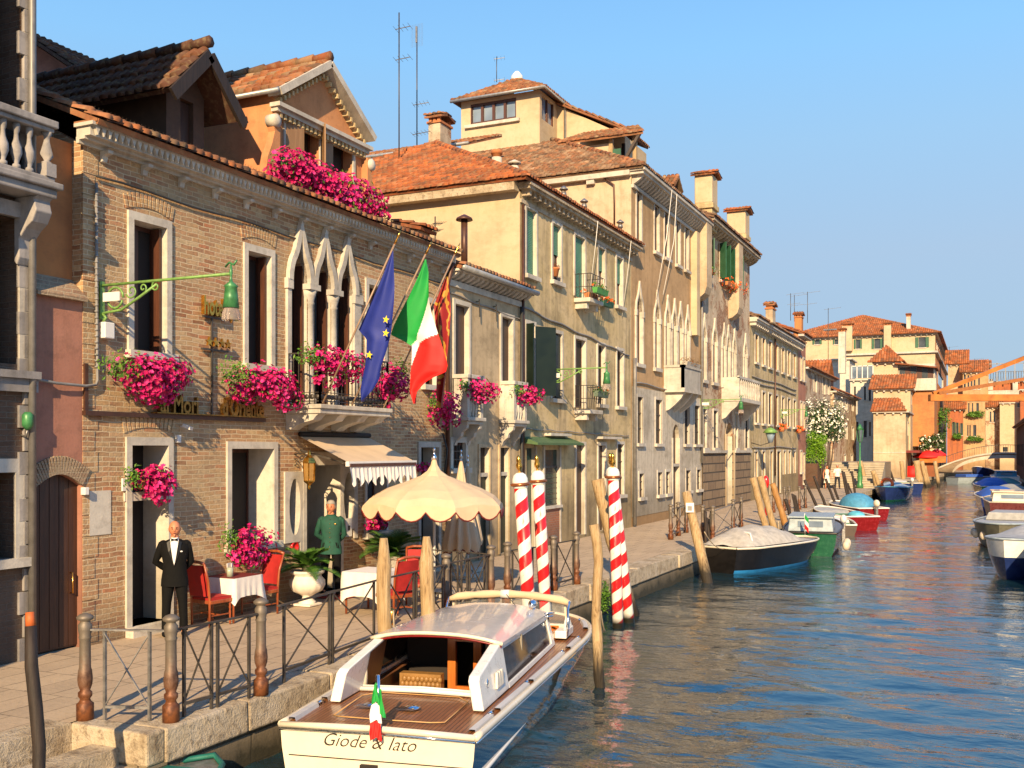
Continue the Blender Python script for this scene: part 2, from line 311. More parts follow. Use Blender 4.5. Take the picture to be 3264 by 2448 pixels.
# ---------------------------------------------------------------- the setting
def _water():
    t = NT('canal_water'); p = t.pos()
    n1 = t.noise(t.scale(p, (.55, 1.25, 1)), 1.15, 3, .55); n2 = t.noise(t.scale(p, (1, 1.9, 1)), 4.2, 3, .55); n3 = t.noise(t.scale(p, (.3, .55, 1)), .8, 2, .5)
    n4 = t.noise(t.scale(p, (1, 1.6, 1)), 15, 2, .5)
    h = t.math('ADD', t.math('ADD', t.math('MULTIPLY', n1, .85), t.math('MULTIPLY', n2, .20)), t.math('ADD', t.math('MULTIPLY', n3, .6), t.math('MULTIPLY', n4, .03)))
    t.set(Base_Color=t.ramp(n3, [(.3, (.006,.026,.036)), (.7, (.010,.036,.05))]), Roughness=.02, IOR=1.9, Specular_IOR_Level=.9)
    am = t.ramp(t.noise(t.scale(p, (.12, .07, 1)), 1., 3, .6), [(.32, .45), (.62, 1.15)]); t.bump(t.math('MULTIPLY', h, am), 1.0, .085); return t.m
def _pave():
    t = NT('stone_paving'); p = t.pos()
    b = t.n('TexBrick', Scale=1., **{'Mortar__Size': .008, 'Brick__Width': .42, 'Row__Height': .85}); t.l(p, b.inputs['Vector'])
    b.inputs['Color1'].default_value = (.47,.36,.245,1); b.inputs['Color2'].default_value = (.38,.29,.20,1); b.inputs['Mortar'].default_value = (.11,.085,.06,1)
    n = t.noise(p, 1.6, 6, .7); n2 = t.noise(p, 22, 4)
    col = t.mix(t.ramp(n, [(.4,0.),(.65,.55)]), b.outputs['Color'], (.52,.40,.27)); col = t.mix(t.ramp(n2, [(.5,0.),(.8,.3)]), col, (.1,.08,.06))
    t.set(Base_Color=col, Roughness=.85, Specular_IOR_Level=.25); t.bump(t.math('ADD', t.math('MULTIPLY', b.outputs['Fac'], -1.), n2), .5, .012); return t.m
def _quaywall():
    t = NT('quay_wall_stone'); wv, z = t.wallvec()
    b = t.n('TexBrick', Scale=1., **{'Mortar__Size': .012, 'Mortar__Smooth': .2, 'Brick__Width': 1.15, 'Row__Height': .36}); t.l(wv, b.inputs['Vector'])
    b.inputs['Color1'].default_value = (.36,.28,.18,1); b.inputs['Color2'].default_value = (.28,.21,.13,1); b.inputs['Mortar'].default_value = (.07,.05,.03,1)
    n = t.noise(wv, 2.5, 6, .7); c = t.mix(t.ramp(n, [(.4,0.),(.65,.6)]), b.outputs['Color'], (.15,.12,.08))
    w = t.n('MapRange', i1=.1, i2=.55, i3=1., i4=0.); t.l(t.math('ADD', z, t.math('MULTIPLY', t.math('SUBTRACT', n, .5), .7)), w.inputs[0])
    t.set(Base_Color=t.mix(w.outputs[0], c, (.035,.03,.015)), Roughness=.8); t.bump(t.math('ADD', t.math('MULTIPLY', b.outputs['Fac'], -1.5), n), .7, .03); return t.m
WATER = _water(); PAVE = _pave(); QWALL = _quaywall()
from mathutils import noise as mn_
wy = [4.5]
while wy[-1] < 145: wy.append(wy[-1]*1.0062)
wr = []
for y in wy:
    k3 = max(0, min(1, (40-y)/25)); k2 = max(0.15, min(1, (90-y)/60)); row = []
    for i in range(131):
        x = -8.6+i*.1; pch = .65+.7*max(0, mn_.noise((x*.09, y*.05, 7.))+.35)
        h = (.044)*mn_.noise((x*.42+.2*y, y*.85, 0.))+.036*k2*mn_.noise((x*1.0-.25*y, y*2.1, 3.))+.014*k3*mn_.noise((x*2.6, y*5.2, 5.)); row.append((x, y, h*pch))
    wr.append(row)
m = MB().grid(wr); m.add([(-60,-60,-.045),(300,-60,-.045),(300,600,-.045),(-60,600,-.045)], [(0,1,2,3)]); tag(m.build('canal_water', WATER), kind='structure')
tag(MB().quad((-60,-60,-1.5),(600,-60,-1.5),(600,800,-1.5),(-600,800,-1.5)).build('canal_bed', mat('mud',(.05,.04,.02),.9)), kind='structure')
QX = [(7.95, -7.62), (20, -7.58), (30, -7.5), (46, -7.45), (58, -7.6), (80, -7.2), (100, -6.0), (118, -5.0), (141, -4.0), (175, 0)]
def qx(y):
    for (a, b), (c, d) in zip(QX, QX[1:]):
        if y <= c: return b+(d-b)*(y-a)/(c-a)
    return QX[-1][1]
m = MB()                                             # quayside pavement
ys = [q[0] for q in QX]
for a, b in zip(ys, ys[1:]): m.quad((-40, a, .75), (qx(a)-.45, a, .75), (qx(b)-.45, b, .75), (-40, b, .75))
m.quad((-40, -30, .75), (-8.66, -30, .75), (-8.66, 7.95, .75), (-40, 7.95, .75))
tag(m.build('pavement', PAVE), kind='structure')
random.seed(3)
m = MB(); y = 7.95                                  # kerb of long white stones, each a little different
while y < 140:
    L_ = random.uniform(1.1, 1.9); y2 = min(y+L_, 141); dx = random.uniform(-.02, .02); dz = random.uniform(-.012, .012)
    a, b = qx(y), qx(y2-.015)
    m.add([(a-.47,y,.40),(a+.06+dx,y,.40),(b+.06+dx,y2-.015,.40),(b-.47,y2-.015,.40),(a-.47,y,.758+dz),(a+.05+dx,y,.758+dz),(b+.05+dx,y2-.015,.758+dz),(b-.47,y2-.015,.758+dz)],
          [(0,3,2,1),(4,5,6,7),(0,1,5,4),(1,2,6,5),(2,3,7,6),(3,0,4,7)]); y = y2
m.box(-8.64, -7.58, 7.70, 7.95, .42, .756)
o = m.build('quay_edge', QSTONE); b_ = o.modifiers.new('bevel', 'BEVEL'); b_.width = .025; b_.segments = 2; tag(o, kind='structure')
m = MB()
for a, b in zip(ys, ys[1:]): m.quad((qx(a), a, -1.2), (qx(b), b, -1.2), (qx(b), b, .42), (qx(a), a, .42))
m.box(-8.64, -7.60, 7.72, 8.0, -1.2, .42)
tag(m.build('quay_wall', QWALL), kind='structure')
m = MB(); z = .75                                    # steps going down to the water
for i in range(5):
    x0 = -8.66+.34*i; m.box(x0, x0+.36, -6, 7.70, z-.9, z-.004-.17*i) if i else None
m.box(-8.98, -8.62, -6, 7.70, -.3, .754)
tag(m.build('water_steps', QSTONE), kind='structure')
tag(MB().box(-9.6, -9.0, -6, 7.9, .745, .757).build('step_kerb', QSTONE), kind='structure') if False else None
# far quay beyond the bend and the right bank
m = MB(); m.quad((-60,141,.7),(-3.5,141,.7),(14,175,.7),(-60,400,.7)); m.quad((-3.5,141,-1),(14,175,-1),(14,175,.7),(-3.5,141,.7))
tag(m.build('far_quay', QSTONE), kind='structure')
tag(MB().box(3.4, 60, -40, 140, -1, .6).build('right_bank', QWALL), kind='structure')
# ---------------------------------------------------------------- walls with real openings, windows, roofs
def wall(m, X, y0, y1, z0, z1, ops, ax='x', s=1, rm=None, dep=.25):
    """a wall on plane X (ax 'x': runs along y; ax 'y': runs along x) with openings (a, b, z0, z1[, depth]) and their reveals running back by depth"""
    P = (lambda a, z, d=0: (X-s*d, a, z)) if ax == 'x' else (lambda a, z, d=0: (a, X-s*d, z))
    A = sorted({y0, y1} | {q for o in ops for q in o[:2] if y0 < q < y1}); Z = sorted({z0, z1} | {q for o in ops for q in o[2:4] if z0 < q < z1})
    for a, b in zip(A, A[1:]):
        for c, d in zip(Z, Z[1:]):
            mx, mz = (a+b)/2, (c+d)/2
            if not any(o[0] < mx < o[1] and o[2] < mz < o[3] for o in ops): m.quad(P(a, c), P(b, c), P(b, d), P(a, d))
    for o in ops:
        a, b, c, d = o[:4]; e = o[4] if len(o) > 4 else dep
        if rm is not None: q = MB(); rm.append(q); m = q
        m.quad(P(a,c), P(a,d), P(a,d,e), P(a,c,e)); m.quad(P(b,d), P(b,c), P(b,c,e), P(b,d,e))
        m.quad(P(a,d), P(b,d), P(b,d,e), P(a,d,e)); m.quad(P(b,c), P(a,c), P(a,c,e), P(b,c,e))
def surround(X, a, b, c, d, w=.12, t=.04, sill=True, top=True, bottom=False, extra=.0):
    m = MB(); m.box(X, X+t, a-w, a, c, d); m.box(X, X+t, b, b+w, c, d)
    m.box(X-.003, X+t, a-w, b+w, d, d+w*1.15) if top else None
    if bottom: m.box(X, X+t, a-w, b+w, c-w, c)
    return m
def window(par, X, a, b, c, d, dep=.25, frame=STONE, w=.12, sill=True, pane=GLASS, shut=None, blind=None, wood=DWOOD, label=None, mull=True, name='window', bars=False):
    """an opening's window: pane + timber, stone frame, sill, shutters or roller blind, as parts of the building"""
    m = MB().box(X-dep-.02, X-dep, a-.02, b+.02, c-.02, d+.02)
    o = m.build(name, pane, par, label)
    if mull:
        q = MB(); xm = X-dep+.02
        for y in ((a, a+.05), ((a+b)/2-.03, (a+b)/2+.03), (b-.05, b)): q.box(X-dep, xm, y[0], y[1], c, d)
        q.box(X-dep, xm-.003, a, b, d-.07, d); q.box(X-dep, xm-.003, a, b, c, c+.07); q.build('casement', wood, o)
    if frame: surround(X, a, b, c, d, w).build('frame', frame, o)
    if sill: MB().box(X-.01, X+.13, a-w-.05, b+w+.05, c-.12, c).build('sill', frame or STONE, o)
    if shut == 'in':                                 # dark leaves folded into the opening
        q = MB().box(X-dep+.03, X-dep+.07, a+.01, a+(b-a)*.42, c+.02, d-.02).box(X-dep+.05, X-.06, b-.07, b-.025, c+.02, d-.02); q.build('shutter', wood, o)
    if shut == 'flat':                               # closed leaf fills the opening
        MB().box(X-dep+.025, X-dep+.055, a+.01, b-.01, c+.02, d-.02).build('shutter', wood, o)
    if shut == 'open':
        for k in (0, 1):
            y0 = a-.04 if k == 0 else b+.04; sgn = -1 if k == 0 else 1
            MB().bar((X+.05, y0, (c+d)/2), (X+.1, y0+sgn*(b-a)*.5, (c+d)/2), .04, d-c).build('shutter', wood, o)
    if blind is not None:
        q = MB(); z0 = d-(d-c)*blind; z = d-.04
        while z > z0: q.box(X-dep*.55-.02, X-dep*.55, a+.01, b-.01, z-.045, z-.008); z -= .05
        q.box(X-dep*.55-.025, X-dep*.55-.022, a+.01, b-.01, z0, d); q.build('roller_blind', BLIND, o)
    if bars:
        q = MB(); y = a+.08
        while y < b-.03: q.box(X-.06, X-.045, y-.008, y+.008, c, d); y += .13
        for z in (c+(d-c)*.33, c+(d-c)*.66): q.box(X-.065, X-.04, a, b, z-.012, z+.012)
        q.build('window_grille', IRON, o)
    return o
def ogee(a, b, z0, h, n=7):
    """outline of a pointed gothic ogee arch from (a, z0) up to its tip and down to (b, z0): list of (y, z)"""
    L = []; w = (b-a)/2
    for i in range(n+1):
        t = i/n
        if t < .62: q = t/.62; y = -w*(1-.0*q)*math.cos(q*math.pi*.36); z = h*.52*math.sin(q*math.pi*.36)/math.sin(math.pi*.36)
        else:
            q = (t-.62)/.38; y1 = w*math.cos(math.pi*.36); y = -y1*(1-q)**1.5; z = h*.52+h*.48*q**1.0
        L.append((y, z))
    return [((a+b)/2+y, z0+z) for y, z in L] + [((a+b)/2-y, z0+z) for y, z in L[::-1][1:]]
def arch_fill(m, X, a, b, z0, z1, curve, dep=.2, s=1):
    """the wall between an arch curve and the rectangle a..b, z0..z1 around it, with the arch's underside"""
    mid = (a+b)/2; Lc = [p for p in curve if p[0] <= mid+1e-6]; Rc = [p for p in curve if p[0] >= mid-1e-6]
    for p, q in zip(Lc, Lc[1:]): m.quad((X, a, p[1]), (X, p[0], p[1]), (X, q[0], q[1]), (X, a, q[1]))
    for p, q in zip(Rc, Rc[1:]): m.quad((X, p[0], p[1]), (X, b, p[1]), (X, b, q[1]), (X, q[0], q[1]))
    t = max(p[1] for p in curve)
    if t < z1: m.quad((X, a, t), (X, b, t), (X, b, z1), (X, a, z1))
    for p, q in zip(curve, curve[1:]): m.quad((X, p[0], p[1]), (X-dep, p[0], p[1]), (X-dep, q[0], q[1]), (X, q[0], q[1]))
def arch_band(m, X, curve, w, t, a, b):
    """raised moulding following an arch curve"""
    mid = (a+b)/2; out = []
    for i, (y, z) in enumerate(curve):
        p, q = curve[max(0, i-1)], curve[min(len(curve)-1, i+1)]; dy, dz = q[0]-p[0], q[1]-p[1]; L = math.hypot(dy, dz) or 1
        out.append((y-dz/L*w, z+dy/L*w))
    k = len(curve)//2; out[k] = (curve[k][0], curve[k][1]+w*2.0)
    for i in range(len(curve)-1):
        (y0,z0),(y1,z1),(u0,w0),(u1,w1) = curve[i], curve[i+1], out[i], out[i+1]
        m.quad((X+t,y0,z0),(X+t,y1,z1),(X+t,u1,w1),(X+t,u0,w0)); m.quad((X,u0,w0),(X+t,u0,w0),(X+t,u1,w1),(X,u1,w1)); m.quad((X-.1,y0,z0),(X-.1,y1,z1),(X+t,y1,z1),(X+t,y0,z0))
def tiles(m, P0, ea, eb, poly, pitch=.19, course=.36, rnd=random.Random(5), base=True, seg=4):
    """rows of half-round tiles on the slope P0 + a*ea + b*eb; poly: convex outline in (a, b)"""
    P0, ea, eb = Vector(P0), Vector(ea).normalized(), Vector(eb).normalized(); n = ea.cross(eb).normalized()
    if n.z < 0: n = -n
    if base:
        vs = [P0+ea*a+eb*b for a, b in poly]; m.prism(vs, n*-.08)
    amin = min(p[0] for p in poly); amax = max(p[0] for p in poly); a = amin+pitch/2
    while a < amax:
        bs = []
        for (a0, b0), (a1, b1) in zip(poly, poly[1:]+poly[:1]):
            if (a0-a)*(a1-a) < 0 or a0 == a: bs.append(b0+(b1-b0)*(a-a0)/((a1-a0) or 1e-9))
        if len(bs) >= 2:
            lo, hi = min(bs), max(bs); b = lo-.05
            while b < hi-.05:
                e = min(b+course+.05, hi+.03); r0, r1 = pitch*.50, pitch*.40; l0 = rnd.uniform(.03, .055); l1 = rnd.uniform(0, .012); da = rnd.uniform(-.012, .012)
                vs = []
                for bb, rr, ll in ((b, r0, l0), (e, r1, l1)):
                    for j in range(seg+1):
                        th = math.pi*j/seg; vs.append(P0+ea*(a+da-rr*math.cos(th))+eb*bb+n*(ll+rr*.8*math.sin(th)))
                m.add(vs, [(j, j+1, seg+2+j, seg+1+j) for j in range(seg)] + [tuple(range(seg+1))[::-1]], True)
                b += course
        a += pitch
    return m
def ridge(m, a, b, r=.10, step=.4):
    a, b = Vector(a), Vector(b); d = b-a; n = max(1, int(d.length/step))
    for i in range(n): m.tube([a+d*(i/n)-d.normalized()*.03+Vector((0,0,.02)), a+d*((i+1)/n)], [r*1.08, r*.9], 7)
def slope(m, x0, z0, x1, z1, y0, y1, **k):          # roof pitch rising from (x0,z0) to (x1,z1) between y0 and y1
    L = math.hypot(x1-x0, z1-z0); tiles(m, (x0, y0, z0), (0, 1, 0), (x1-x0, 0, z1-z0), [(0,0),(y1-y0,0),(y1-y0,L),(0,L)], **k)
def cornice(m, X, y0, y1, z, steps=((.10,.12),(.22,.10),(.34,.10)), s=1):
    for o_, h in steps: m.box(X-.01, X+o_, y0-.0, y1+.0, z, z+h); z += h
    return z
def dentils(m, X, y0, y1, z, h=.18, d=.2, w=.12, step=.3, curved=False):
    n = max(1, round((y1-y0)/step)); st = (y1-y0)/n
    for i in range(n+1):
        y = y0+i*st
        if curved: m.prism([(X, y-w/2, z), (X, y-w/2, z-h), (X+d*.4, y-w/2, z-h*.75), (X+d*.85, y-w/2, z-h*.35), (X+d, y-w/2, z)], (0, w, 0))
        else: m.box(X-.01, X+d, y-w/2, y+w/2, z-h, z)
    return m
def shell(m, X, xb, y0, y1, z0, z1, ends=(1, 1), top=True):   # the other sides of a building whose front wall lies on X
    if ends[0]: m.quad((X,y0,z0),(X,y0,z1),(xb,y0,z1),(xb,y0,z0))
    if ends[1]: m.quad((X,y1,z0),(xb,y1,z0),(xb,y1,z1),(X,y1,z1))
    m.quad((xb,y0,z0),(xb,y0,z1),(xb,y1,z1),(xb,y1,z0))
    if top: m.quad((X,y0,z1),(X,y1,z1),(xb,y1,z1),(xb,y0,z1))
def flowers(par, c, rad, n, nl, seed, mf=MAG, ml=LEAF, fs=.045, leafc=None, droop=.0, nameF='flowers', bias=.0, sk=None):
    """trailing blossoms and leaves spread over a lumpy mass"""
    rn = random.Random(seed); c = Vector(c); F = MB(); L = MB(); lob = [(Vector((rn.uniform(-.6,.6)*rad[0], rn.uniform(-.55,.55)*rad[1], rn.uniform(-.5,.45)*rad[2])), rn.uniform(.5,.75)) for _ in range(9)]; n = int(n*1.45)
    def pt(k):
        o_, s_ = rn.choice(lob); th = rn.uniform(0, 2*math.pi); cz = rn.uniform(-1, 1); sz = math.sqrt(1-cz*cz); q = rn.uniform(.75, 1.08)*k
        d = Vector((sz*math.cos(th), sz*math.sin(th), cz)); p = o_+Vector((d.x*rad[0], d.y*rad[1], d.z*rad[2]))*s_*q
        return p, d
    for i in range(n):
        p, d = pt(1)
        if leafc is not None and (p-Vector(leafc)).length < min(rad)*.55 and rn.random() < .85: continue
        nrm = (d+Vector((.35, -.25, .2))+Vector((rn.uniform(-.5,.5), rn.uniform(-.5,.5), rn.uniform(-.4,.4)))).normalized()
        u = nrm.orthogonal().normalized(); w = nrm.cross(u); s_ = fs*rn.uniform(.7, 1.2); a0 = rn.uniform(0, 6)
        ce = c+p; vs = [ce-nrm*s_*.35]
        for j in range(10):
            r_ = s_*(1 if j % 2 == 0 else .72); th = a0+j*math.pi/5; vs.append(ce+u*r_*math.cos(th)+w*r_*math.sin(th)+nrm*(s_*.12 if j % 2 == 0 else 0))
        F.add(vs, [(0, 1+j, 1+(j+1) % 10) for j in range(10)])
    for i in range(int(nl*1.5)):
        p, d = pt(.96)
        if leafc is not None and rn.random() < .5: p = Vector(leafc)+Vector((rn.gauss(0,.3)*rad[0], max(-.5, min(.5, rn.gauss(0,.22)))*rad[1], rn.gauss(0,.25)*rad[2])); d = p.normalized()
        nrm = (d+Vector((rn.uniform(-.8,.8), rn.uniform(-.8,.8), rn.uniform(-.2,.8)))).normalized(); u = nrm.orthogonal().normalized(); w = nrm.cross(u); s_ = fs*rn.uniform(.6, 1.1); a0 = rn.uniform(0, 6); u, w = u*math.cos(a0)+w*math.sin(a0), w*math.cos(a0)-u*math.sin(a0)
        ce = c+p; L.add([ce-u*s_, ce+w*s_*.45+nrm*.01, ce+u*s_, ce-w*s_*.45+nrm*.01], [(0,1,2,3)])
    f = F.build(nameF, mf, par); l = L.build('foliage', ml, par)
    return f, l
FX = -11.8
Yp = lambda u, X=FX: px(u, CV, X)[0]
# ---------------------------------------------------------------- palazzo at the left edge (tall: it shades the roofs behind it)
b0 = thing('balcony_palace', 'tall shaded stone palace with balustraded balcony at left edge', 'building', (FX, 9.88, .75))
m = MB(); o1 = (px(-60,0)[0], px(72,0)[0], 7.05, 12.5, .5); o2 = (px(-60,0)[0], px(56,0)[0], 4.75, 6.7, .4); o3 = (px(-60,0)[0], px(44,0)[0], 2.15, 3.3, .35)
wall(m, FX, 2, 9.88, .75, 17, [o1, o2, o3]); shell(m, FX, -24, 2, 9.88, .75, 17, (1, 1)); m.build('wall', SHADEB, b0)
for o_, nm in ((o1, 'balcony_door'), (o2, 'window'), (o3, 'window')): window(b0, FX, *o_[:4], dep=o_[4], sill=o_ is o3, name=nm, mull=True, w=.16)
m = MB(); z = .75; k = 0
while z < 16.8:
    m.box(FX-.01, FX+.045, 9.88-(.16 if k % 2 else .24), 9.892, z, z+.30); z += .315; k += 1
m.build('quoins', SHADES, b0, 'pale stone quoin blocks up the corner')
m = MB(); m.box(FX-.005, FX+.10, 5, 9.90, 4.38, 4.56).box(FX-.005, FX+.16, 5, 9.90, 4.56, 4.66).box(FX-.005, FX+.13, 5, 9.90, 6.7, 6.9); m.build('string_course', SHADES, b0)
m = MB(); m.box(FX, FX+.46, 5, 9.90, 6.98, 7.10).box(FX, FX+.52, 5, 9.96, 7.10, 7.19); sl_ = m.build('balcony_slab', SHADES, b0, bevel=.02)
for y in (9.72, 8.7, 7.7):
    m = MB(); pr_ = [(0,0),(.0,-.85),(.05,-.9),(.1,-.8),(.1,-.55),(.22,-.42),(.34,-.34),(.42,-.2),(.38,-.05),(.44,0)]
    m.prism([(FX+a, y-.13, 6.98+b) for a, b in pr_], (0, .26, 0)); m.build('bracket', SHADES, b0, bevel=.015)
m = MB(); m.box(FX, FX+.42, 5, 9.9, 7.19, 7.27).box(FX-.0, FX+.47, 5, 9.92, 7.93, 8.03).box(FX, FX+.43, 5, 9.88, 7.87, 7.93); m.build('balcony_rail', SHADES, b0, bevel=.015)
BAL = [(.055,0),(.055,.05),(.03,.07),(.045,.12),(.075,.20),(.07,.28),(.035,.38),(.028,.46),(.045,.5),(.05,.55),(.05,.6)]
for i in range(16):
    MB().lathe((FX+.34, 9.55-.2*i, 7.27), BAL, 10).build('baluster', SHADES, b0)
m = MB().box(FX+.26, FX+.44, 9.74, 9.90, 7.27, 7.45).lathe((FX+.35, 9.82, 7.45), [(.10,0),(.04,.04),(.11,.12),(.05,.3),(.05,.36),(.09,.42)], 4); m.build('corner_baluster', SHADES, b0)
tag(MB().tube([(FX+.10, 9.80, 1.0), (FX+.10, 9.80, 16)], .05, 8).build('drainpipe', GPIPE), 'grey drainpipe down the corner of the shaded palace', 'drainpipe')
for z in (3.9, 4.15): pass
cup = thing('floodlight', 'small pale spotlight cup under the palace corner', 'lamp', (FX+.1, 9.70, 3.95))
MB().lathe((FX+.13, 9.70, 3.87), [(.03,.0),(.075,.06),(.075,.2),(.04,.24)], 10).build('shade', GREENI, cup); MB().tube([(FX, 9.70, 3.8), (FX+.1, 9.70, 3.78), (FX+.13, 9.70, 3.88)], .015, 6).build('arm', GREYI, cup)
nb_ = thing('neighbour_palace', 'tall palace standing on the quay left of the view that shades the balconied palace', 'building', (-16, -4, .75)); q = MB(); wall(q, -9.12, -14, 2.0, -1, 24, [(-10+i*3, -8.8+i*3, 3+j*4.5, 5.6+j*4.5, .3) for i in range(4) for j in range(4)]); shell(q, -9.12, -26, -14, 2.0, -1, 24); q.build('wall', WORN, nb_)
for i in range(4):
    for j in range(4): MB().box(-9.44, -9.42, -10+i*3, -8.8+i*3, 3+j*4.5, 5.6+j*4.5).build('window', GLASS, nb_)
# ---------------------------------------------------------------- low salmon wall with the arched door
gw = thing('door_wall', 'narrow salmon plaster wall with arched dark door beside the hotel', 'wall', (FX, 10.3, .75))
ya, yb = 9.885, 10.745
m = MB(); zs = px(180, 1550)[1]; zt = px(180, 1512)[1]; ztop = px(180, 950)[1]
arc = [(ya+.02+(yb-ya-.04)*i/10, zs+(zt-zs)*math.sin(math.pi*i/10)) for i in range(11)]
arch_fill(m, FX, ya, yb, zs, ztop, arc, .18); m.box(FX-.18, FX, ya, ya+.02, .75, zs).box(FX-.18, FX, yb-.02, yb, .75, zs); m.box(FX-.19, FX-.185, ya, yb, zs, ztop); m.build('wall', SALMON if False else PINK, gw)
m = MB()
for i in range(22):
    t = (i+.5)/22; y = ya+.03+(yb-ya-.06)*t; z = zs+(zt-zs)*math.sin(math.pi*t); sl = (zt-zs)*math.pi*math.cos(math.pi*t)/(yb-ya); d = Vector((0, -sl, 1)).normalized()
    m.bar((FX+.01, y, z), Vector((FX+.01, y, z))+d*.26, .035, .05, up=(1, 0, 0))
m.build('voussoirs', BRICK2, gw)
m = MB(); m.box(FX-.14, FX-.10, ya+.02, yb-.02, .78, zt+.02); dr = m.build('door', BWOOD, gw)
q = MB(); 
for i in range(5): q.box(FX-.10, FX-.092, ya+.03+i*.165, ya+.18+i*.165, .8, zt)
q.build('door_planks', BWOOD, dr); MB().tube([(FX-.09, 10.60, 1.55), (FX-.04, 10.60, 1.55), (FX-.04, 10.60, 1.84), (FX-.09, 10.60, 1.84)], .012, 6).build('handle', BRASS, dr)
m = MB(); m.prism([(FX+.10, ya, ztop), (FX+.10, ya, ztop+.05), (FX-.22, ya, ztop+.34), (FX-.22, ya, ztop)], (0, yb-ya, 0)); m.build('coping', BRICK2, gw)
m = MB(); m.quad((-12.02, 9.885, ztop), (-12.02, 10.75, ztop), (-12.02, 10.75, 8.05), (-12.02, 9.885, 8.05)); m.box(-12.3, -12.021, 9.885, 10.75, ztop, 8.04); m.build('upper_wall', ORANGE, gw, 'deep orange wall set back above the coping')
o = tag(MB().box(FX+.0, FX+.09, 10.70, 10.78, 2.95, 3.06).build('wall_light', WHITE, bevel=.01), 'small white box light on the brick corner beside arched door', 'lamp')
# ---------------------------------------------------------------- the brick hotel
HY0, HY1 = 10.75, 21.70
ht = thing('brick_hotel', 'two storey old brick hotel with gothic windows and flower boxes', 'building', (FX, 16, .75))
def rect(u0, u1, z0, z1, d=.25): return (Yp(u0), Yp(u1), z0, z1, d)
UW1 = rect(422, 527, 5.12, 7.12, .28); UW2 = rect(787, 860, 5.12, 7.12, .28); UW3 = rect(1172, 1222, 5.12, 7.1, .28); UW4 = rect(1352, 1386, 5.12, 7.05, .28)
GD = rect(416, 532, .90, 3.67, .5); GW2 = rect(734, 869, 1.94, 3.62, .57); EN = rect(973, 1080, .80, 3.30, .9); GW3 = rect(1166, 1228, 1.85, 3.3, .3); GD4 = rect(1338, 1395, .80, 3.66, .4)
bays = [(15.84-.27, 15.84+.27), (16.62-.27, 16.62+.27), (17.39-.27, 17.39+.27)]
OV = [(Yp(917), Yp(954), 1.98+.0, 3.07), (Yp(1091), Yp(1126), 2.1, 3.15)]
SP = 6.78
m = MB(); ops = [UW1, UW2, UW3, UW4, GD, GW2, EN, GW3, GD4] + [(a, b, 4.45, 7.72, .3) for a, b in bays] + [(a, b, c, d, .3) for a, b, c, d in OV]
rv = []; wall(m, FX, HY0, HY1, .75, 8.0, ops, rm=rv); shell(m, FX, -19, HY0, HY1, .75, 8.0); m.build('wall', BRICK, ht); [q.build('window_reveal', WHITEP, ht) for q in rv]
for a, b in bays: m = MB(); arch_fill(m, FX+.012, a-.02, b+.02, SP, 7.74, ogee(a, b, SP, .92), .25); m.build('arch_infill', BRICK, ht)
for a, b, c, d in OV:
    m = MB()                               # stone slabs pierced by oval windows
    cy, cz, ry, rz = (a+b)/2, (c+d)/2, (b-a)/2-.01, (d-c)/2-.01; w = .13; n = 24
    pin = [(cy+ry*math.cos(2*math.pi*i/n), cz+rz*math.sin(2*math.pi*i/n)) for i in range(n)]
    def outp(i):
        th = 2*math.pi*i/n; cx_, sx_ = math.cos(th), math.sin(th); k = min((ry+w)/max(1e-6, abs(cx_)), (rz+w)/max(1e-6, abs(sx_))); return (cy+k*cx_, cz+k*sx_)
    for i in range(n):
        (y0,z0),(y1,z1) = pin[i], pin[(i+1) % n]; (u0,w0),(u1,w1) = outp(i), outp((i+1) % n)
        m.quad((FX+.035,y0,z0),(FX+.035,y1,z1),(FX+.035,u1,w1),(FX+.035,u0,w0)); m.quad((FX+.035,y0,z0),(FX-.2,y0,z0),(FX-.2,y1,z1),(FX+.035,y1,z1))
    m.box(FX+.001, FX+.034, cy-ry-w, cy-ry, cz-rz-w, cz+rz+w); m.box(FX+.001, FX+.034, cy+ry, cy+ry+w, cz-rz-w-.2, cz+rz+w); m.build('oval_surround', STONE, ht)
m = MB()
for a, b in bays: arch_band(m, FX+.01, ogee(a, b, SP, .92), .125, .09, a, b)
m.box(FX, FX+.06, bays[0][0]-.13, bays[0][0]-.0, 4.45, SP); m.box(FX, FX+.06, bays[2][1]+.0, bays[2][1]+.26, 4.45, SP); m.box(FX, FX+.09, bays[0][0]-.16, bays[0][0]+.02, SP-.17, SP+.03).box(FX, FX+.09, bays[2][1]-.02, bays[2][1]+.29, SP-.17, SP+.03)
m.build('gothic_surround', STONE, ht, bevel=.008)
for i in (0, 1):
    yc = (bays[i][1]+bays[i+1][0])/2
    m = MB(); m.lathe((FX-.05, yc, 4.45), [(.16,0),(.16,.12),(.125,.2),(.13,.25),(.108,.32),(.106,1.2),(.098,1.95),(.122,1.98),(.105,2.02),(.135,2.12),(.165,2.24)], 14); m.box(FX-.27, FX+.12, yc-.17, yc+.17, 6.68, 6.79); m.build('column', STONE, ht)
for a, b in bays: window(ht, FX, a, b, 4.45, 7.74, dep=.3, frame=None, sill=False, shut='in', name='gothic_window')
for W_, lb, sh in ((UW1, None, 'in'), (UW2, None, 'in'), (UW3, None, 'flat'), (UW4, None, 'in')):
    window(ht, FX, *W_[:4], dep=.28, shut=sh, w=.11, pane=DARK)
window(ht, FX, *GW2[:4], dep=.57, w=.11, shut=None, pane=DARK); window(ht, FX, *GW3[:4], dep=.3, w=.08)
for a, b, c, d in OV: window(ht, FX, a, b, c, d, dep=.3, frame=None, sill=False, name='oval_window')
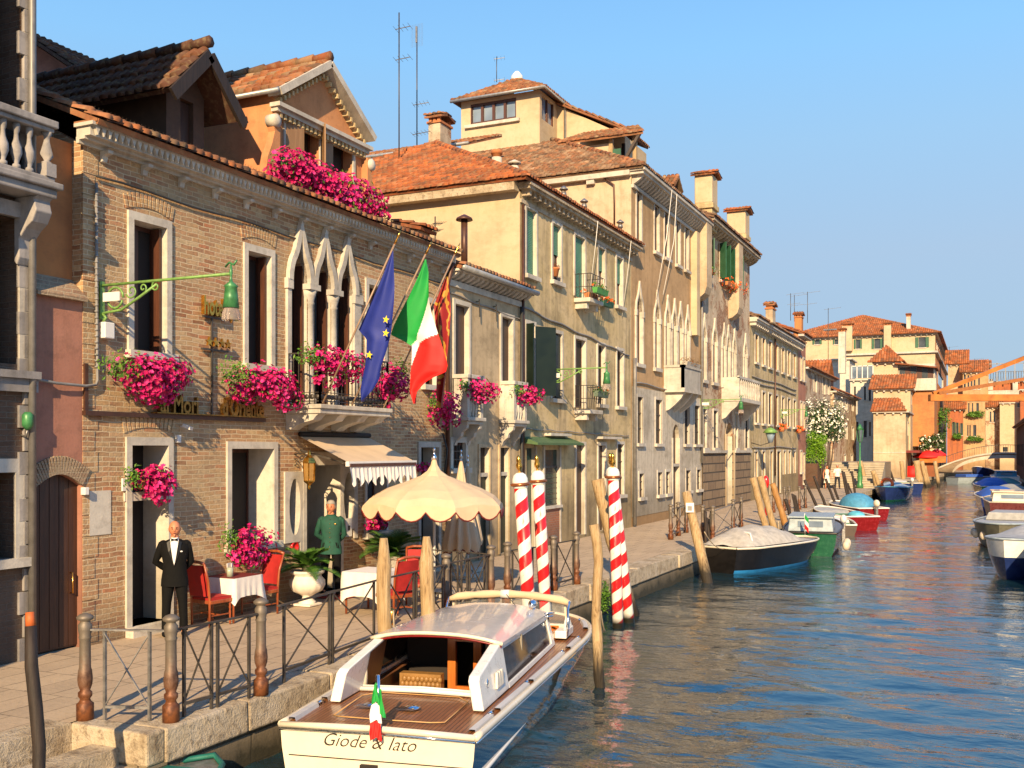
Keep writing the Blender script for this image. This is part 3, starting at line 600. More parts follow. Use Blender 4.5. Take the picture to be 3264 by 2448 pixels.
for W_, nm in ((GD, 'door'), (EN, 'entrance_door'), (GD4, 'door')):
    o = MB().box(FX-W_[4]-.02, FX-W_[4], W_[0], W_[1], W_[2], W_[3]).build(nm, DARK, ht)
    surround(FX, *W_[:4], w=.11).build('frame', STONE, o)
    MB().box(FX-W_[4]+.0, FX-W_[4]+.05, W_[0]+.02, (W_[0]+W_[1])/2, W_[2], W_[3]-.9).build('door_leaf', BWOOD, o)
    if nm == 'door': MB().box(FX-.12, FX+.03, W_[0]-.14, W_[1]+.02, W_[3]-.85, W_[3]-.72).build('transom', STONE, o)
    MB().box(FX-W_[4]-.02, FX+.16, W_[0]-.1, W_[1]+.1, .745, W_[2]).build('doorstep', STONE, o)
MB().box(FX-.85, FX+.05, EN[0]-.0, EN[1]+.10, 3.30, 3.56).build('lintel', STONE, ht)
m = MB(); m.box(FX-.90, FX-.86, EN[0]+.05, EN[1]-.05, .8, 3.25); m.build('glazed_door', GLASS, ht)
for W_, zt_ in ((UW1, 7.36), (UW2, 7.40), (UW4, 7.3), (GD, 3.95)):
    m = MB(); n_ = 13; y0, y1 = W_[0]-.15, W_[1]+.15
    for i in range(n_):
        t = (i+.5)/n_; y = y0+(y1-y0)*t; z = zt_-.1*(2*t-1)**2; d = Vector((0, (t-.5)*.5, 1)).normalized(); m.bar((FX+.006, y, z), Vector((FX+.006, y, z))+d*.22, (y1-y0)/n_*.72, .02, up=(1,0,0))
    m.build('brick_arch', BRICK, ht)
m = MB(); z = .8; k = 0
while z < 7.9: m.box(FX-.02, FX+.010, HY0-.012, HY0+(.20 if k % 2 else .26), z, z+.29); z += .31; k += 1
m.build('corner_bricks', BRICK, ht)
m = MB(); cornice(m, FX, HY0-.12, HY1, 8.0, ((.05,.05),(.16,.04))); m.box(FX-.01, FX+.36, HY0-.16, HY1, 8.22, 8.27); cr = m.build('cornice', STONE, ht)
m = MB(); n = 96; st = (HY1-HY0)/n                   # row of hanging triangular stone teeth
for i in range(n):
    y = HY0-.1+i*st; m.prism([(FX+.28, y+.008, 8.22), (FX+.28, y+st-.008, 8.22), (FX+.28, y+st/2, 8.10)], (.06, 0, 0))
m.box(FX+.0, FX+.27, HY0-.12, HY1, 8.09, 8.22); m.build('toothed_band', STONE, cr)
for i in range(14):
    y = HY0+.35+i*.80; m = MB(); m.prism([(FX, y-.05, 8.0), (FX, y-.05, 7.83), (FX+.05, y-.05, 7.84), (FX+.07, y-.05, 7.92), (FX+.17, y-.05, 7.95), (FX+.18, y-.05, 8.0)], (0, .10, 0)); m.build('bracket', STONE, ht, bevel=.01)
m = MB(); slope(m, FX+.42, 8.30, -15.6, 10.05, HY0-.1, HY1); m.box(FX-.05, FX+.40, HY0-.12, HY1, 8.27, 8.31)
slope(m, -19.5, 8.30, -15.6, 10.05, HY0-.1, HY1); ridge(m, (-15.6, HY0-.1, 10.1), (-15.6, HY1, 10.1)); m.build('roof', TILE, ht)
MB().prism([(FX, HY0, 8.0), (-19.0, HY0, 8.0), (-15.6, HY0, 9.9)], (0, .2, 0)).prism([(FX, HY1-.2, 8.0), (-19.0, HY1-.2, 8.0), (-15.6, HY1-.2, 9.9)], (0, .2, 0)).build('gable', BRICK, ht)
m = MB()                                             # bird spikes along the eaves
for i in range(150):
    y = HY0+.05+i*.075; m.bar((FX+.12, y, 8.44), (FX+.18, y, 8.56), .004)
m.build('bird_spikes', IRON, ht)
cb = MB(); pts = [(FX+.04, y, 7.60+.02*math.sin(y*2.3)) for y in [HY0+.2+i*.5 for i in range(22)]]; cb.tube(pts, .018, 6)
tag(cb.build('wall_cable', DCABLE), 'black cable running under the hotel cornice', 'cable')
cb = MB(); cb.tube([(FX+.05, Yp(299), 7.5), (FX+.05, Yp(300), 5.9), (FX+.05, Yp(303), 4.62), (FX+.05, Yp(298), 4.55), (FX+.07, Yp(262), 4.52), (FX+.09, 10.2, 4.53), (FX+.08, 9.7, 4.58), (FX+.12, 9.0, 4.62)], .022, 6)
for i in range(30): cb.tube([(FX+.05, Yp(299.5), 4.8+i*.09), (FX+.05, Yp(299.5), 4.825+i*.09)], .03, 6)
tag(cb.build('conduit_cable', CABLE), 'bound grey cable down the hotel corner and across the salmon wall', 'cable')
tag(MB().box(FX+.0, FX+.07, HY0-.02, Yp(838), 4.10, 4.17).box(FX+.0, FX+.05, HY0-.01, HY0+.05, 4.17, 4.85).build('sign_ledge', PIPE), 'rusty brown ledge carrying gilt letters across the brick front', 'ledge')
eb = tag(MB().box(FX, FX+.13, Yp(314), Yp(346), 5.24, 5.48).build('meter_box', WHITE, bevel=.015), 'pale metal box on brick under green lamp bracket', 'electrical box')
tag(MB().box(FX, FX+.012, Yp(284), Yp(352), 2.35, 3.0).build('meter_cover', STONE), 'grey stone meter cover low on the brick wall beside the open door', 'wall panel')
tag(MB().box(FX, FX+.03, Yp(387), Yp(397), 2.98, 3.17).build('door_bell', WHITE), 'small white bell panel left of the open hotel door', 'door bell')
sc_ = thing('security_camera', 'small white security camera above the hotel window', 'camera', (FX, Yp(566), 4.0))
MB().box(FX, FX+.05, Yp(558), Yp(570), 3.72, 3.84).build('mount', WHITE, sc_); MB().bar((FX+.05, Yp(576), 4.0), (FX+.20, Yp(582), 3.94), .05).build('housing', WHITE, sc_); MB().bar((FX, Yp(576), 3.98), (FX+.1, Yp(577), 3.97), .02).build('arm', WHITE, sc_)
pq = thing('menu_plaque', 'framed white plaque right of the hotel entrance', 'plaque', (FX, Yp(1106), 2.0))
MB().box(FX, FX+.04, Yp(1097), Yp(1117), 1.83, 2.20).build('panel', WHITE, pq); MB().box(FX+.04, FX+.045, Yp(1104), Yp(1110), 1.96, 2.05).build('mark', IRON, pq)
hr = tag(MB().lathe((FX, Yp(938), 1.77), [(.12,.0),(.12,.03),(.07,.035),(.07,.02),(.0,.02)], 18, Matrix.Rotation(R(90), 3, 'Y')).build('hose_reel', REDPAINT), 'round red and green wall fitting beneath the left oval window', 'hose reel')
for u_, lb in ((1418, 'brown drainpipe between hotel and the low tan house'),):
    tag(MB().tube([(FX+.08, Yp(u_), .75), (FX+.08, Yp(u_), 7.6), (FX+.25, Yp(u_)-.05, 8.1)], .055, 8).build('drainpipe', PIPE), lb, 'drainpipe')
tg = tag(MB().tube([(FX+.06, Yp(1404), 4.0), (FX+.2, Yp(1402), 3.6), (FX+.12, Yp(1406), 3.2), (FX+.05, Yp(1411), 3.0), (FX+.05, Yp(1411), 2.4)], .02, 6).build('loose_cable', DCABLE), 'tangled black cable hanging beside the brown drainpipe', 'cable')
# dormers
dm = ht
DX = -12.55
def corner(u, X): return px(u, CV, X)[0]
y0, y1 = px(872, 0, DX)[0], px(1152, 0, DX)[0]; yc = (y0+y1)/2
ze = px(872, 300, DX)[1]; za = ze+(y1-y0)*.33
dz0 = 8.35
f0 = px(905, 0, DX)[0]; f1 = px(1125, 0, DX)[0]; zw0, zw1 = px(1000, 545, DX)[1]-.05, px(901, 352, DX)[1]
fm = (f0+f1)/2
md = MB(); wall(md, DX, y0, y1, dz0, ze, [(f0+.04, fm-.05, zw0, zw1, .25), (fm+.05, f1-.04, zw0, zw1, .25)]); shell(md, DX, -17.5, y0, y1, dz0, ze, (1, 1), False)
md.prism([(DX, y0, ze), (DX, y1, ze), (DX, yc, za)], (-4.9, 0, 0))
pdm = md.build('dormer', SALMON, ht, 'salmon dormer with pediment above the cornice')
for a, b in ((f0+.04, fm-.05), (fm+.05, f1-.04)): window(pdm, DX, a, b, zw0, zw1, dep=.25, w=.08, shut=None, pane=DARK, sill=False)
m = MB(); m.bar((DX+.03, f0+.02, (zw0+zw1)/2), (DX+.12, f0+.48, (zw0+zw1)/2), .035, zw1-zw0); m.bar((DX+.08, fm-.03, (zw0+zw1)/2), (DX+.30, fm-.25, (zw0+zw1)/2), .03, zw1-zw0); m.bar((DX+.02, fm+.08, (zw0+zw1)/2), (DX+.06, fm+.36, (zw0+zw1)/2), .03, zw1-zw0); m.build('shutter', SHUT, pdm)
m = MB()                                             # pediment mouldings
for a, b in (((y0-.14, ze-.02), (yc, za+.06)), ((y1+.14, ze-.02), (yc, za+.06))):
    m.bar((DX+.13, a[0], a[1]), (DX+.13, b[0], b[1]), .34, .14, up=(0, -(b[1]-a[1]), b[0]-a[0]))
m.box(DX, DX+.24, y0-.12, y1+.12, ze-.28, ze-.20).box(DX, DX+.16, y0-.08, y1+.08, ze-.36, ze-.28); m.build('pediment', STONE, pdm)
m = MB(); n = 22; m.box(DX, DX+.05, y0, y1, ze-.47, ze-.36)
for i in range(n): yy = y0+(y1-y0)*(i+.5)/n; m.box(DX, DX+.14, yy-.03, yy+.03, ze-.46, ze-.36)
for sgn in (0, 1):
    for i in range(12):
        t = (i+.5)/12; yy = (y0 if sgn == 0 else y1)+(yc-(y0 if sgn == 0 else y1))*t; zz = ze+(za-ze)*t-.13; m.box(DX, DX+.14, yy-.03, yy+.03, zz-.07, zz+.02)
m.build('dentils', OCHRE, pdm)
for sgn, yy in ((-1, y0), (1, y1)):                  # scroll volutes down both sides
    pr_ = [(.0, ze-.45), (.0, dz0), (.34, dz0), (.36, dz0+.35), (.42, dz0+.55), (.38, dz0+.85), (.24, dz0+1.15), (.16, dz0+1.4), (.22, ze-.62), (.24, ze-.5), (.12, ze-.42)]
    m = MB().prism([(DX+.0, yy+sgn*a, z) for a, z in pr_], (.16, 0, 0)); MB().lathe((DX+.0, yy+sgn*.14, ze-.58), [(.13,-.0),(.13,.2),(.05,.24)], 14, Matrix.Rotation(R(90), 3, 'Y')).build('scroll', STONE, pdm); m.build('volute', SALMON, pdm)
m = MB()
for sgn, ys_ in ((1, y0-.16), (-1, y1+.16)):
    L_ = math.hypot(yc-ys_, za-ze+.1); tiles(m, (DX+.24, ys_, ze+.02), (-1, 0, 0), (0, yc-ys_, za-ze+.08), [(0,0),(4.4,0),(4.4,L_),(0,L_)], pitch=.2)
ridge(m, (DX+.24, yc, za+.2), (-17, yc, za+.2)); m.build('roof', TILE, pdm)
m = MB(); m.tube([(DX+.28, y0-.2, ze-.01), (-16.8, y0-.2, ze-.01)], .05, 6); m.build('gutter', ZINC, pdm)
# shaded dormer
EX = -13.2
a0, a1 = px(530, 0, EX)[0], px(650, 0, EX)[0]; ac = (a0+a1)/2; ez = px(646, 300, EX)[1]-.1; ea_ = ez+(a1-a0)*.45+.15
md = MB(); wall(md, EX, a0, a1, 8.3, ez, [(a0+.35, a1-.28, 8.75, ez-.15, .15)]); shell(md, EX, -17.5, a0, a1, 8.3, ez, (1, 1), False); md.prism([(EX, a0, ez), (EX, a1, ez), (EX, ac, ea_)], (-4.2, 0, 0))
d2 = md.build('dormer', SHADEW, ht, 'shaded gabled dormer with wooden bargeboard'); window(d2, EX, a0+.35, a1-.28, 8.75, ez-.15, dep=.15, frame=None, sill=False, shut='flat', wood=BWOOD)
m = MB()
for s_, yy in ((1, a0-.45), (-1, a1+.45)):
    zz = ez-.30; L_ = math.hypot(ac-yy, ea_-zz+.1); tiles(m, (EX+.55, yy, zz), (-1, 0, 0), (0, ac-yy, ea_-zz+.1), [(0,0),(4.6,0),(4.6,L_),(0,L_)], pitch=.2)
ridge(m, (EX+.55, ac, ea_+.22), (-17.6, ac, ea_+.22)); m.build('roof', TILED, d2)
m = MB()
for yy in (a0-.45, a1+.45): m.bar((EX+.58, yy, ez-.42), (EX+.58, ac, ea_-.02), .06, .22, up=(0, -(ea_-ez+.4), ac-yy))
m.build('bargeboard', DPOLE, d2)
# the roof that rises behind at far left
bh = thing('rear_house', 'dark roofed house rising behind the hotel at far left', 'building', (-19, 13.5, .75))
m = MB(); xL, zL = py(100, 140, 13.0); m.box(-30, -20.5, 17.5, 21, .75, 9.2); m.build('wall', BROWN, bh)
m = MB(); y_ = 18.5
xa, za_ = py(105, 137, y_); xb_, zb_ = py(172, 145, y_); xc_, zc_ = py(285, 248, y_)
for (x0, z0_), (x1, z1_) in (((xc_+1.2, zc_-.55), (xb_, zb_)),):
    slope(m, x0, z0_, x1, z1_, 17.6, 21, course=.4)
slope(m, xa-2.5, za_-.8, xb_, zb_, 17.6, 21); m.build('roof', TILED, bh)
m = MB().box(xc_+.5, xb_-1.2, 18, 20.6, 8.0, zc_-.3); m.prism([(xc_+.5, 18, zc_-.3), (xb_-1.2, 18, zc_-.3), (xb_, 18, zb_-.2)], (0, 2.6, 0)); m.build('attic_wall', PINK, bh)
# ---------------------------------------------------------------- small window helper: rows of openings given by photograph columns
def cols(us, z0, z1, d=.25): return [(Yp(a), Yp(b), z0, z1, d) for a, b in us]
def house(name, label, Y0, Y1, zt, ops, mt, xb=-22, base=None, rev=WHITEP, ends=(1, 1)):
    h = thing(name, label, 'building', (FX, (Y0+Y1)/2, .75)); m = MB(); r_ = []; wall(m, FX, Y0, Y1, .75, zt, ops, rm=r_); shell(m, FX, xb, Y0, Y1, .75, zt, ends); m.build('wall', mt, h); [q.build('window_reveal', rev, h) for q in r_]
    return h
def balustrade_balcony(par, y0, y1, z, out=.45, n=4, bal=True, h=1.05):
    m = MB().box(FX, FX+out+.06, y0-.06, y1+.06, z-.09, z).box(FX, FX+out, y0, y1, z-.17, z-.09); o = m.build('balcony', STONE, par, bevel=.015)
    for y in (y0+.08, y1-.08):
        m = MB().prism([(FX+a, y-.06, z-.17+b) for a, b in ((0,0),(0,-.5),(.05,-.52),(.1,-.4),(.22,-.3),(.25,-.2),(out*.9,-.1),(out*.95,0))], (0, .12, 0)); m.build('bracket', STONE, o)
    m = MB(); m.box(FX+out-.16, FX+out, y0, y0+.14, z, z+h-.1).box(FX+out-.16, FX+out, y1-.14, y1, z, z+h-.1).box(FX, FX+out+.03, y0-.03, y0+.16, z+h-.1, z+h).box(FX, FX+out+.03, y1-.16, y1+.03, z+h-.1, z+h).box(FX+out-.18, FX+out+.03, y0+.1, y1-.1, z+h-.1, z+h).box(FX, FX+.14, y0, y0+.13, z, z+h-.1); m.box(FX, FX+out-.1, y0+.02, y0+.12, z, z+h-.1); m.build('balcony_rail', STONE, o, bevel=.01)
    if bal:
        for i in range(n):
            y = y0+.2+(y1-y0-.4)*(i+.5)/n; MB().lathe((FX+out-.08, y, z), [(.05,0),(.03,.06),(.06,.25),(.03,.5),(.045,.8),(.05,h-.1)], 8).build('baluster', STONE, o)
    return o
def clay_box(par, x, y0, y1, z, col=TERRA, name='flower_trough'): return MB().box(x, x+.18, y0, y1, z, z+.16).build(name, col, par)
# ---------------------------------------------------------------- low tan house
B2Y = (21.72, 26.02)
o_b2 = [(22.12, 22.86, 4.42, 7.2, .16), (24.80, 25.5, 4.42, 7.2, .16)] + [rect(1441, 1481, 3.15, 3.78, .08), rect(1527, 1558, .8, 3.66, .12), rect(1592, 1620, .8, 3.66, .12)]
h2 = house('low_tan_house', 'low tan house with two small stone balconies beside hotel', *B2Y, 7.75, o_b2, TAN, xb=-17)
for o_ in o_b2[:2]: window(h2, FX, *o_[:4], dep=.16, sill=False, shut='flat', wood=BWOOD, w=.10)
window(h2, FX, *o_b2[2][:4], dep=.08, pane=DARK, bars=True)
for o_ in o_b2[3:]:
    d_ = MB().box(FX-.14, FX-.12, o_[0], o_[1], o_[2], o_[3]).build('door', DARK, h2); MB().box(FX-.11, FX-.09, o_[0], o_[1], .8, 2.9).build('door_leaf', DGSHUT, d_); MB().box(FX-.11, FX-.02, o_[0], o_[1], 2.9, 3.0).build('transom', STONE, d_); surround(FX, *o_[:4], w=.08).build('frame', TAN, d_)
m = MB(); m.box(FX-.01, FX+.06, B2Y[0], B2Y[1], 7.6, 7.75).box(FX-.01, FX+.34, B2Y[0]+.02, B2Y[1]+.25, 7.93, 7.99); dentils(m, FX, B2Y[0]+.15, B2Y[1]+.15, 7.93, h=.17, d=.28, w=.13, step=.27, curved=True); m.build('cornice', STONE, h2)
MB().tube([(FX+.42, B2Y[0]+.05, 8.02), (FX+.42, B2Y[1]+.3, 8.0)], .075, 8).build('gutter', ZINC, h2)
m = MB(); slope(m, FX+.42, 8.05, -17, 9.6, B2Y[0]-.0, B2Y[1]-.02); m.build('roof', TILE, h2)
for y in (22.02, 24.72): balustrade_balcony(h2, y, y+.86, 4.40, .42, 3)
tag(MB().tube([(FX+.03, B2Y[0]+i*.31, 7.42-.012*i+.02*math.sin(i)) for i in range(15)]+[(FX+.06, 25.98, 7.1)], .02, 6).build('wall_cable', CABLE), 'grey cable sagging under the eaves of the low tan house', 'cable')
tag(MB().tube([(FX+.09, 25.95, 7.6), (FX+.09, 25.95, 4.0), (FX+.12, 25.9, 3.2), (FX+.09, 25.85, 2.6)], .05, 8).build('drainpipe', DCABLE), 'black pipe between the low tan house and ochre house', 'drainpipe')
for y, lb in ((23.3, 'iron hook on tan wall right of the first balcony window'), (24.3, 'iron hook on tan wall left of the second balcony window')):
    tag(MB().bar((FX+.1, y, 7.45), (FX+.1, y+.02, 7.0), .025).bar((FX, y, 7.4), (FX+.1, y, 7.4), .02).build('wall_hook', IRON), lb, 'hook')
cp = thing('roof_chimney', 'squat chimney with broken red tile lid behind hotel cornice', 'chimney', (-13.0, 21.9, 8.2))
MB().box(-13.3, -12.7, 21.9, 22.5, 8.2, 9.05).build('stack', WORN, cp); m = MB(); tiles(m, (-12.55, 21.8, 9.1), (0, 1, 0), (-1, 0, .25), [(0,0),(.8,0),(.8,.9),(0,.9)]); m.build('lid', TILER, cp)
fl = thing('metal_flue', 'tall rusty brown flue with flat cap above low tan house', 'flue', (-12.6, 22.9, 8.3))
xf, zf = py(1480, 700, 23.0); MB().tube([(xf, 23.0, 8.2), (xf, 23.0, zf)], .085, 10).build('pipe', PIPE, fl); MB().lathe((xf, 23, zf), [(.08,0),(.22,-.02),(.2,.04),(.03,.13)], 12).build('cap', PIPE, fl)
# ---------------------------------------------------------------- ochre three storey house
B3Y = (26.03, 35.98)
tp = cols([(1676,1707),(1760,1786),(1831,1862),(1906,1926),(1964,1983)], 8.72, 10.45, .14); tp[0] = (tp[0][0], tp[0][1], 8.6, 10.5, .14); tp[2] = (tp[2][0], tp[2][1], 8.5, 10.45, .14)
md_ = cols([(1676,1702),(1757,1789),(1832,1864),(1904,1926),(1965,1985)], 5.15, 7.15, .13); md_[0] = (md_[0][0], md_[0][1], 5.2, 7.2, .13); md_[2] = (md_[2][0], md_[2][1], 4.95, 7.15, .13)
gr = [rect(1678,1703,.8,3.65,.1), rect(1733,1781,1.9,3.6,.08), rect(1835,1862,.85,3.75,.14), rect(1906,1928,.85,3.75,.1), rect(1966,1986,2.0,3.8,.1)]
h3 = house('ochre_house', 'stained ochre three storey house with green roller blinds', *B3Y, 10.85, tp+md_+gr, OCHRE, xb=-24.3)
MB().box(FX-12.4, FX, B3Y[0]-.012, B3Y[0], 7.5, 10.84).build('end_wall', CREAM, h3)
for i, o_ in enumerate(tp): window(h3, FX, *o_[:4], dep=.14, blind=(1, .5, 1, .42, .5)[i], w=.10, sill=i != 2)
for i, o_ in enumerate(md_):
    w_ = window(h3, FX, *o_[:4], dep=.13, w=.09, sill=i not in (0, 2), pane=DARK, shut=None, wood=BWOOD)
    if i == 0: MB().bar((FX+.02, o_[1]+.02, 6.18), (FX+.42, o_[1]+.62, 6.18), .04, 2.0).build('shutter', DGSHUT, w_); MB().bar((FX+.02, o_[0]-.02, 6.18), (FX+.3, o_[0]-.12, 6.18), .04, 2.0).build('shutter', DGSHUT, w_)
    if i == 1: MB().box(FX-.08, FX-.05, o_[0]+.02, o_[0]+.38, 5.2, 7.1).build('shutter', SHUT, w_); MB().box(FX-.06, FX-.02, o_[0]+.42, o_[1]-.02, 5.2, 7.1).build('shutter', DGSHUT, w_)
sh = MB().box(FX-.11, FX-.09, gr[0][0], gr[0][1], .8, 3.65).box(FX-.11, FX-.07, gr[1][0], gr[1][1], 1.9, 3.6).build('shopfront', mat('shop_green_glass', (.02,.05,.045), .2), h3)
q = MB(); z = 1.95
while z < 3.0: q.box(FX-.07, FX-.055, gr[1][0], gr[1][1], z, z+.02); z += .16
q.box(FX-.07, FX-.05, gr[1][0], gr[1][1], 3.05, 3.12); q.build('shop_shutter', IRON, sh)
MB().box(FX, FX+.03, gr[1][0]-.06, gr[1][1]+.06, .75, 1.84).build('brick_panel', mat_brick('shop_brick', [(.4,.15,.08),(.32,.12,.07)], (.3,.2,.15), (.21,.07)), sh); MB().box(FX-.05, FX+.10, gr[1][0]-.1, gr[1][1]+.1, 1.84, 1.92).build('sill', STONE, sh)
for a in (gr[0][1], gr[1][0]-.09, gr[1][1]): MB().box(FX, FX+.05, a, a+.09, .75, 3.7).build('post', STONE, sh)
tag(MB().prism([(FX, 26.15, 3.98), (FX+.5, 26.15, 3.80), (FX+.5, 26.15, 3.74), (FX, 26.15, 3.80)], (0, Yp(1820)-26.3, 0)).build('shop_canopy', mat('green_canopy', (.07,.13,.05), .7)), 'faded green sloping canopy over the shop window', 'canopy')
for o_ in (gr[2], gr[3]): d_ = MB().box(FX-.15, FX-.10, *o_[:4]).build('door', BWOOD, h3); surround(FX, *o_[:4], w=.1).build('frame', STONE, d_)
window(h3, FX, *gr[4][:4], dep=.1, bars=True, w=.09, pane=DARK)
MB().box(FX, FX+.25, Yp(1900), Yp(1962), 3.97, 4.05).build('door_hood', STONE, h3); MB().box(FX, FX+.22, Yp(1735), Yp(1802), 4.02, 4.10).build('stone_hood', STONE, h3)
m = MB(); m.box(FX-.01, FX+.05, B3Y[0], B3Y[1], 10.55, 10.66).box(FX-.01, FX+.32, B3Y[0]-.05, B3Y[1]+.2, 10.92, 11.0).box(FX-.01, FX+.38, B3Y[0]-.1, B3Y[1]+.25, 11.0, 11.08); dentils(m, FX, B3Y[0]+.2, B3Y[1], 10.92, .16, .24, .13, .36); m.box(-24.5, FX-.02, B3Y[0]-.35, B3Y[0], 10.84, 11.10); m.build('cornice', QSTONE, h3)
m = MB(); tiles(m, (-24.3, 25.62, 11.14), (1, 0, 0), (0, 6.4, 3.4), [(0,0),(12.85,0),(6.42,7.25)]); tiles(m, (-11.42, 25.6, 11.14), (0, 1, 0), (-6.4, 0, 3.4), [(0,0),(10.6,0),(10.6,7.25),(6.4,7.25)])
m.build('roof', TILER, h3); m = MB(); ridge(m, (-11.5, 25.7, 11.2), (-17.85, 32.05, 14.62)); ridge(m, (-24.2, 25.7, 11.2), (-17.85, 32.05, 14.62)); ridge(m, (-17.85, 32.05, 14.6), (-17.85, 36, 14.6)); m.build('roof_ridge', TILER, h3)
tag(MB().tube([(FX+.06, 26.12, .8), (FX+.06, 26.12, 10.5)], .045, 8).build('drainpipe', PIPE), 'thin brown drainpipe down the corner of the ochre house', 'drainpipe')
tag(MB().tube([(FX+.04, 26.1+i*.5, 7.62-.03*i+.03*math.sin(i*1.3)) for i in range(20)], .03, 6).build('wall_cable', CABLE), 'wavy grey cable across the ochre house below the top windows', 'cable')
tag(MB().tube([(FX+.04, 26.1+i*.5, 4.2-.005*i+.02*math.sin(i*2)) for i in range(20)], .018, 6).build('wall_cable', CABLE), 'thin grey cable above the shop canopy of the ochre house', 'cable')
for (u, v0, v1) in ((1904, 700, 948), (2010, 790, 1030)):
    tag(MB().tube([(FX+.42, px(u,v0,FX+.4)[0], 11.05), (FX+.32, px(u,v0,FX+.4)[0]+.05, 10.3), (FX+.05, px(u,v0,FX+.4)[0]+.1, 8.4)], .012, 5).build('hanging_cable', WHITE), 'thin pale cable hanging from the ochre eaves, ' + ('between the windows' if u < 1950 else 'at the right corner'), 'cable')
# balconies with iron rails and troughs
for (ya_, yb_, z0, lb) in ((Yp(1829), Yp(1829)+1.25, 8.42, 'up'), (Yp(1829), Yp(1829)+1.2, 4.88, 'dn')):
    m = MB().box(FX, FX+.55, ya_, yb_, z0-.13, z0).box(FX, FX+.4, ya_+.1, ya_+.3, z0-.33, z0-.13).box(FX, FX+.4, yb_-.3, yb_-.1, z0-.33, z0-.13); bo = m.build('balcony', STONE, h3, bevel=.01)
    q = MB()
    for t in range(12): y = ya_+.03+(yb_-ya_-.06)*t/11; q.bar((FX+.52, y, z0), (FX+.56+.04*(t % 2), y, z0+.75), .014)
    for t in range(4): q.bar((FX+.05+.13*t, ya_+.03, z0), (FX+.05+.13*t, ya_+.03, z0+.75), .014)
    q.tube([(FX, ya_+.03, z0+.76), (FX+.56, ya_+.03, z0+.76), (FX+.56, yb_-.03, z0+.76), (FX, yb_-.03, z0+.76)], .014, 5); q.tube([(FX, ya_+.03, z0+.35), (FX+.54, ya_+.03, z0+.35), (FX+.54, yb_-.03, z0+.35)], .012, 5); q.build('railing', IRON, bo)
def trough(label, x, y0, y1, z, n=0, box=TERRA, mf=ORF, seed=1, nl=60, r=.16, group=None, leaf=LEAF):
    t = thing('flower_trough', label, 'flower trough', (x, (y0+y1)/2, z), group); MB().prism([(x, y0, z+.18), (x+.2, y0, z+.18), (x+.16, y0, z), (x+.04, y0, z)], (0, y1-y0, 0)).build('trough', box, t)
    if nl or n: flowers(t, (x+.1, (y0+y1)/2, z+.22), (r, (y1-y0)*.6, r), max(n, 1), nl, seed, mf=mf, fs=.045, ml=leaf)
    return t
yb3 = Yp(1829)
trough('terracotta trough inside the upper iron balcony of ochre house', FX+.30, yb3+.1, yb3+.9, 8.42, 3, seed=2, nl=10)
tr = trough('bright green trough hung outside the upper iron balcony', FX+.62, yb3-.02, yb3+1.0, 8.55, 6, box=mat('green_trough', (.06,.25,.05), .5), seed=3, nl=50)
trough('green trough with red blooms under the fourth ochre window', FX+.12, Yp(1900), Yp(1930), 8.45, 40, box=GSHUT, seed=4, nl=60, mf=ORF)
trough('grey green trough left end of the lower iron balcony', FX+.55, yb3+.25, yb3+.72, 5.3, 0, box=mat('grey_green_trough', (.10,.14,.10), .6), seed=5, nl=60, leaf=DLEAF)
trough('grey green trough right end of the lower iron balcony', FX+.55, yb3+.76, yb3+1.25, 5.28, 4, box=mat('grey_green_trough_b', (.09,.13,.09), .6), seed=6, nl=60, leaf=DLEAF)
pw = thing('flowerpot', 'terracotta pot with drooping plant on the second upper window sill', 'flowerpot', (FX+.02, Yp(1762), 8.72))
MB().lathe((FX+.04, Yp(1765), 8.85), [(.09,0),(.13,.2),(.15,.21),(.15,.26),(.11,.26)], 12).build('pot', TERRA, pw); flowers(pw, (FX+.04, Yp(1765), 9.18), (.16,.16,.14), 4, 90, 8, ml=mat_leaf('brown_leaves',[(0,(.12,.04,.02)),(1,(.2,.08,.03))]), mf=ORF, fs=.035)
def tv_aerial(label, base, h, arms, group=None, th=.018, name='tv_aerial'):
    """mast with cross booms: arms = (height, length, direction angle, elements)"""
    a = thing(name, label, 'aerial', base, group); b = Vector(base); MB().tube([b, b+Vector((0,0,h))], th, 6).build('mast', IRON, a)
    for hh, L_, ang, ne in arms:
        d = Vector((math.cos(ang), math.sin(ang), .12)).normalized(); q = MB(); c = b+Vector((0,0,hh)); q.bar(c-d*L_*.25, c+d*L_*.75, .02); e = Vector((-d.y, d.x, 0)).normalized()
        for i in range(ne): p = c-d*L_*.22+d*L_*.95*i/max(1, ne-1); q.bar(p-e*.28, p+e*.28, .008)
        q.build('boom', IRON, a)
    return a
def at(u, v, Y): x, z = py(u, v, Y); return (x, Y, z)
x_, y_, z_ = at(1272, 545, 30.0); zt_ = at(1263, 42, 30.0)[2]
tv_aerial('tall left roof aerial mast with two short booms', (x_, y_, z_), zt_-z_, [(zt_-z_-.55, .55, .2, 4), (zt_-z_-1.6, .55, .2, 4)], th=.022)
x_, y_, z_ = at(1329, 510, 33.0); zt_ = at(1330, 85, 33.0)[2]
a_ = tv_aerial('tall right roof aerial mast with mesh panel on top', (x_, y_, z_), zt_-z_, [(zt_-z_-2.9, .6, .3, 5), (zt_-z_-4.0, .7, .2, 6)], th=.022)
q = MB(); 
for i in range(9): q.bar((x_-.25+i*.062, y_, zt_-.35-.4), (x_-.25+i*.062, y_, zt_+.3-.4+.2), .005)
q.box(x_-.03, x_+.03, y_-.05, y_, zt_-.6, zt_); q.build('mesh_panel', GREYI, a_); MB().box(x_-.10, x_+.10, y_-.08, y_+.02, z_+.0, z_+.35).build('box', WHITE, a_)
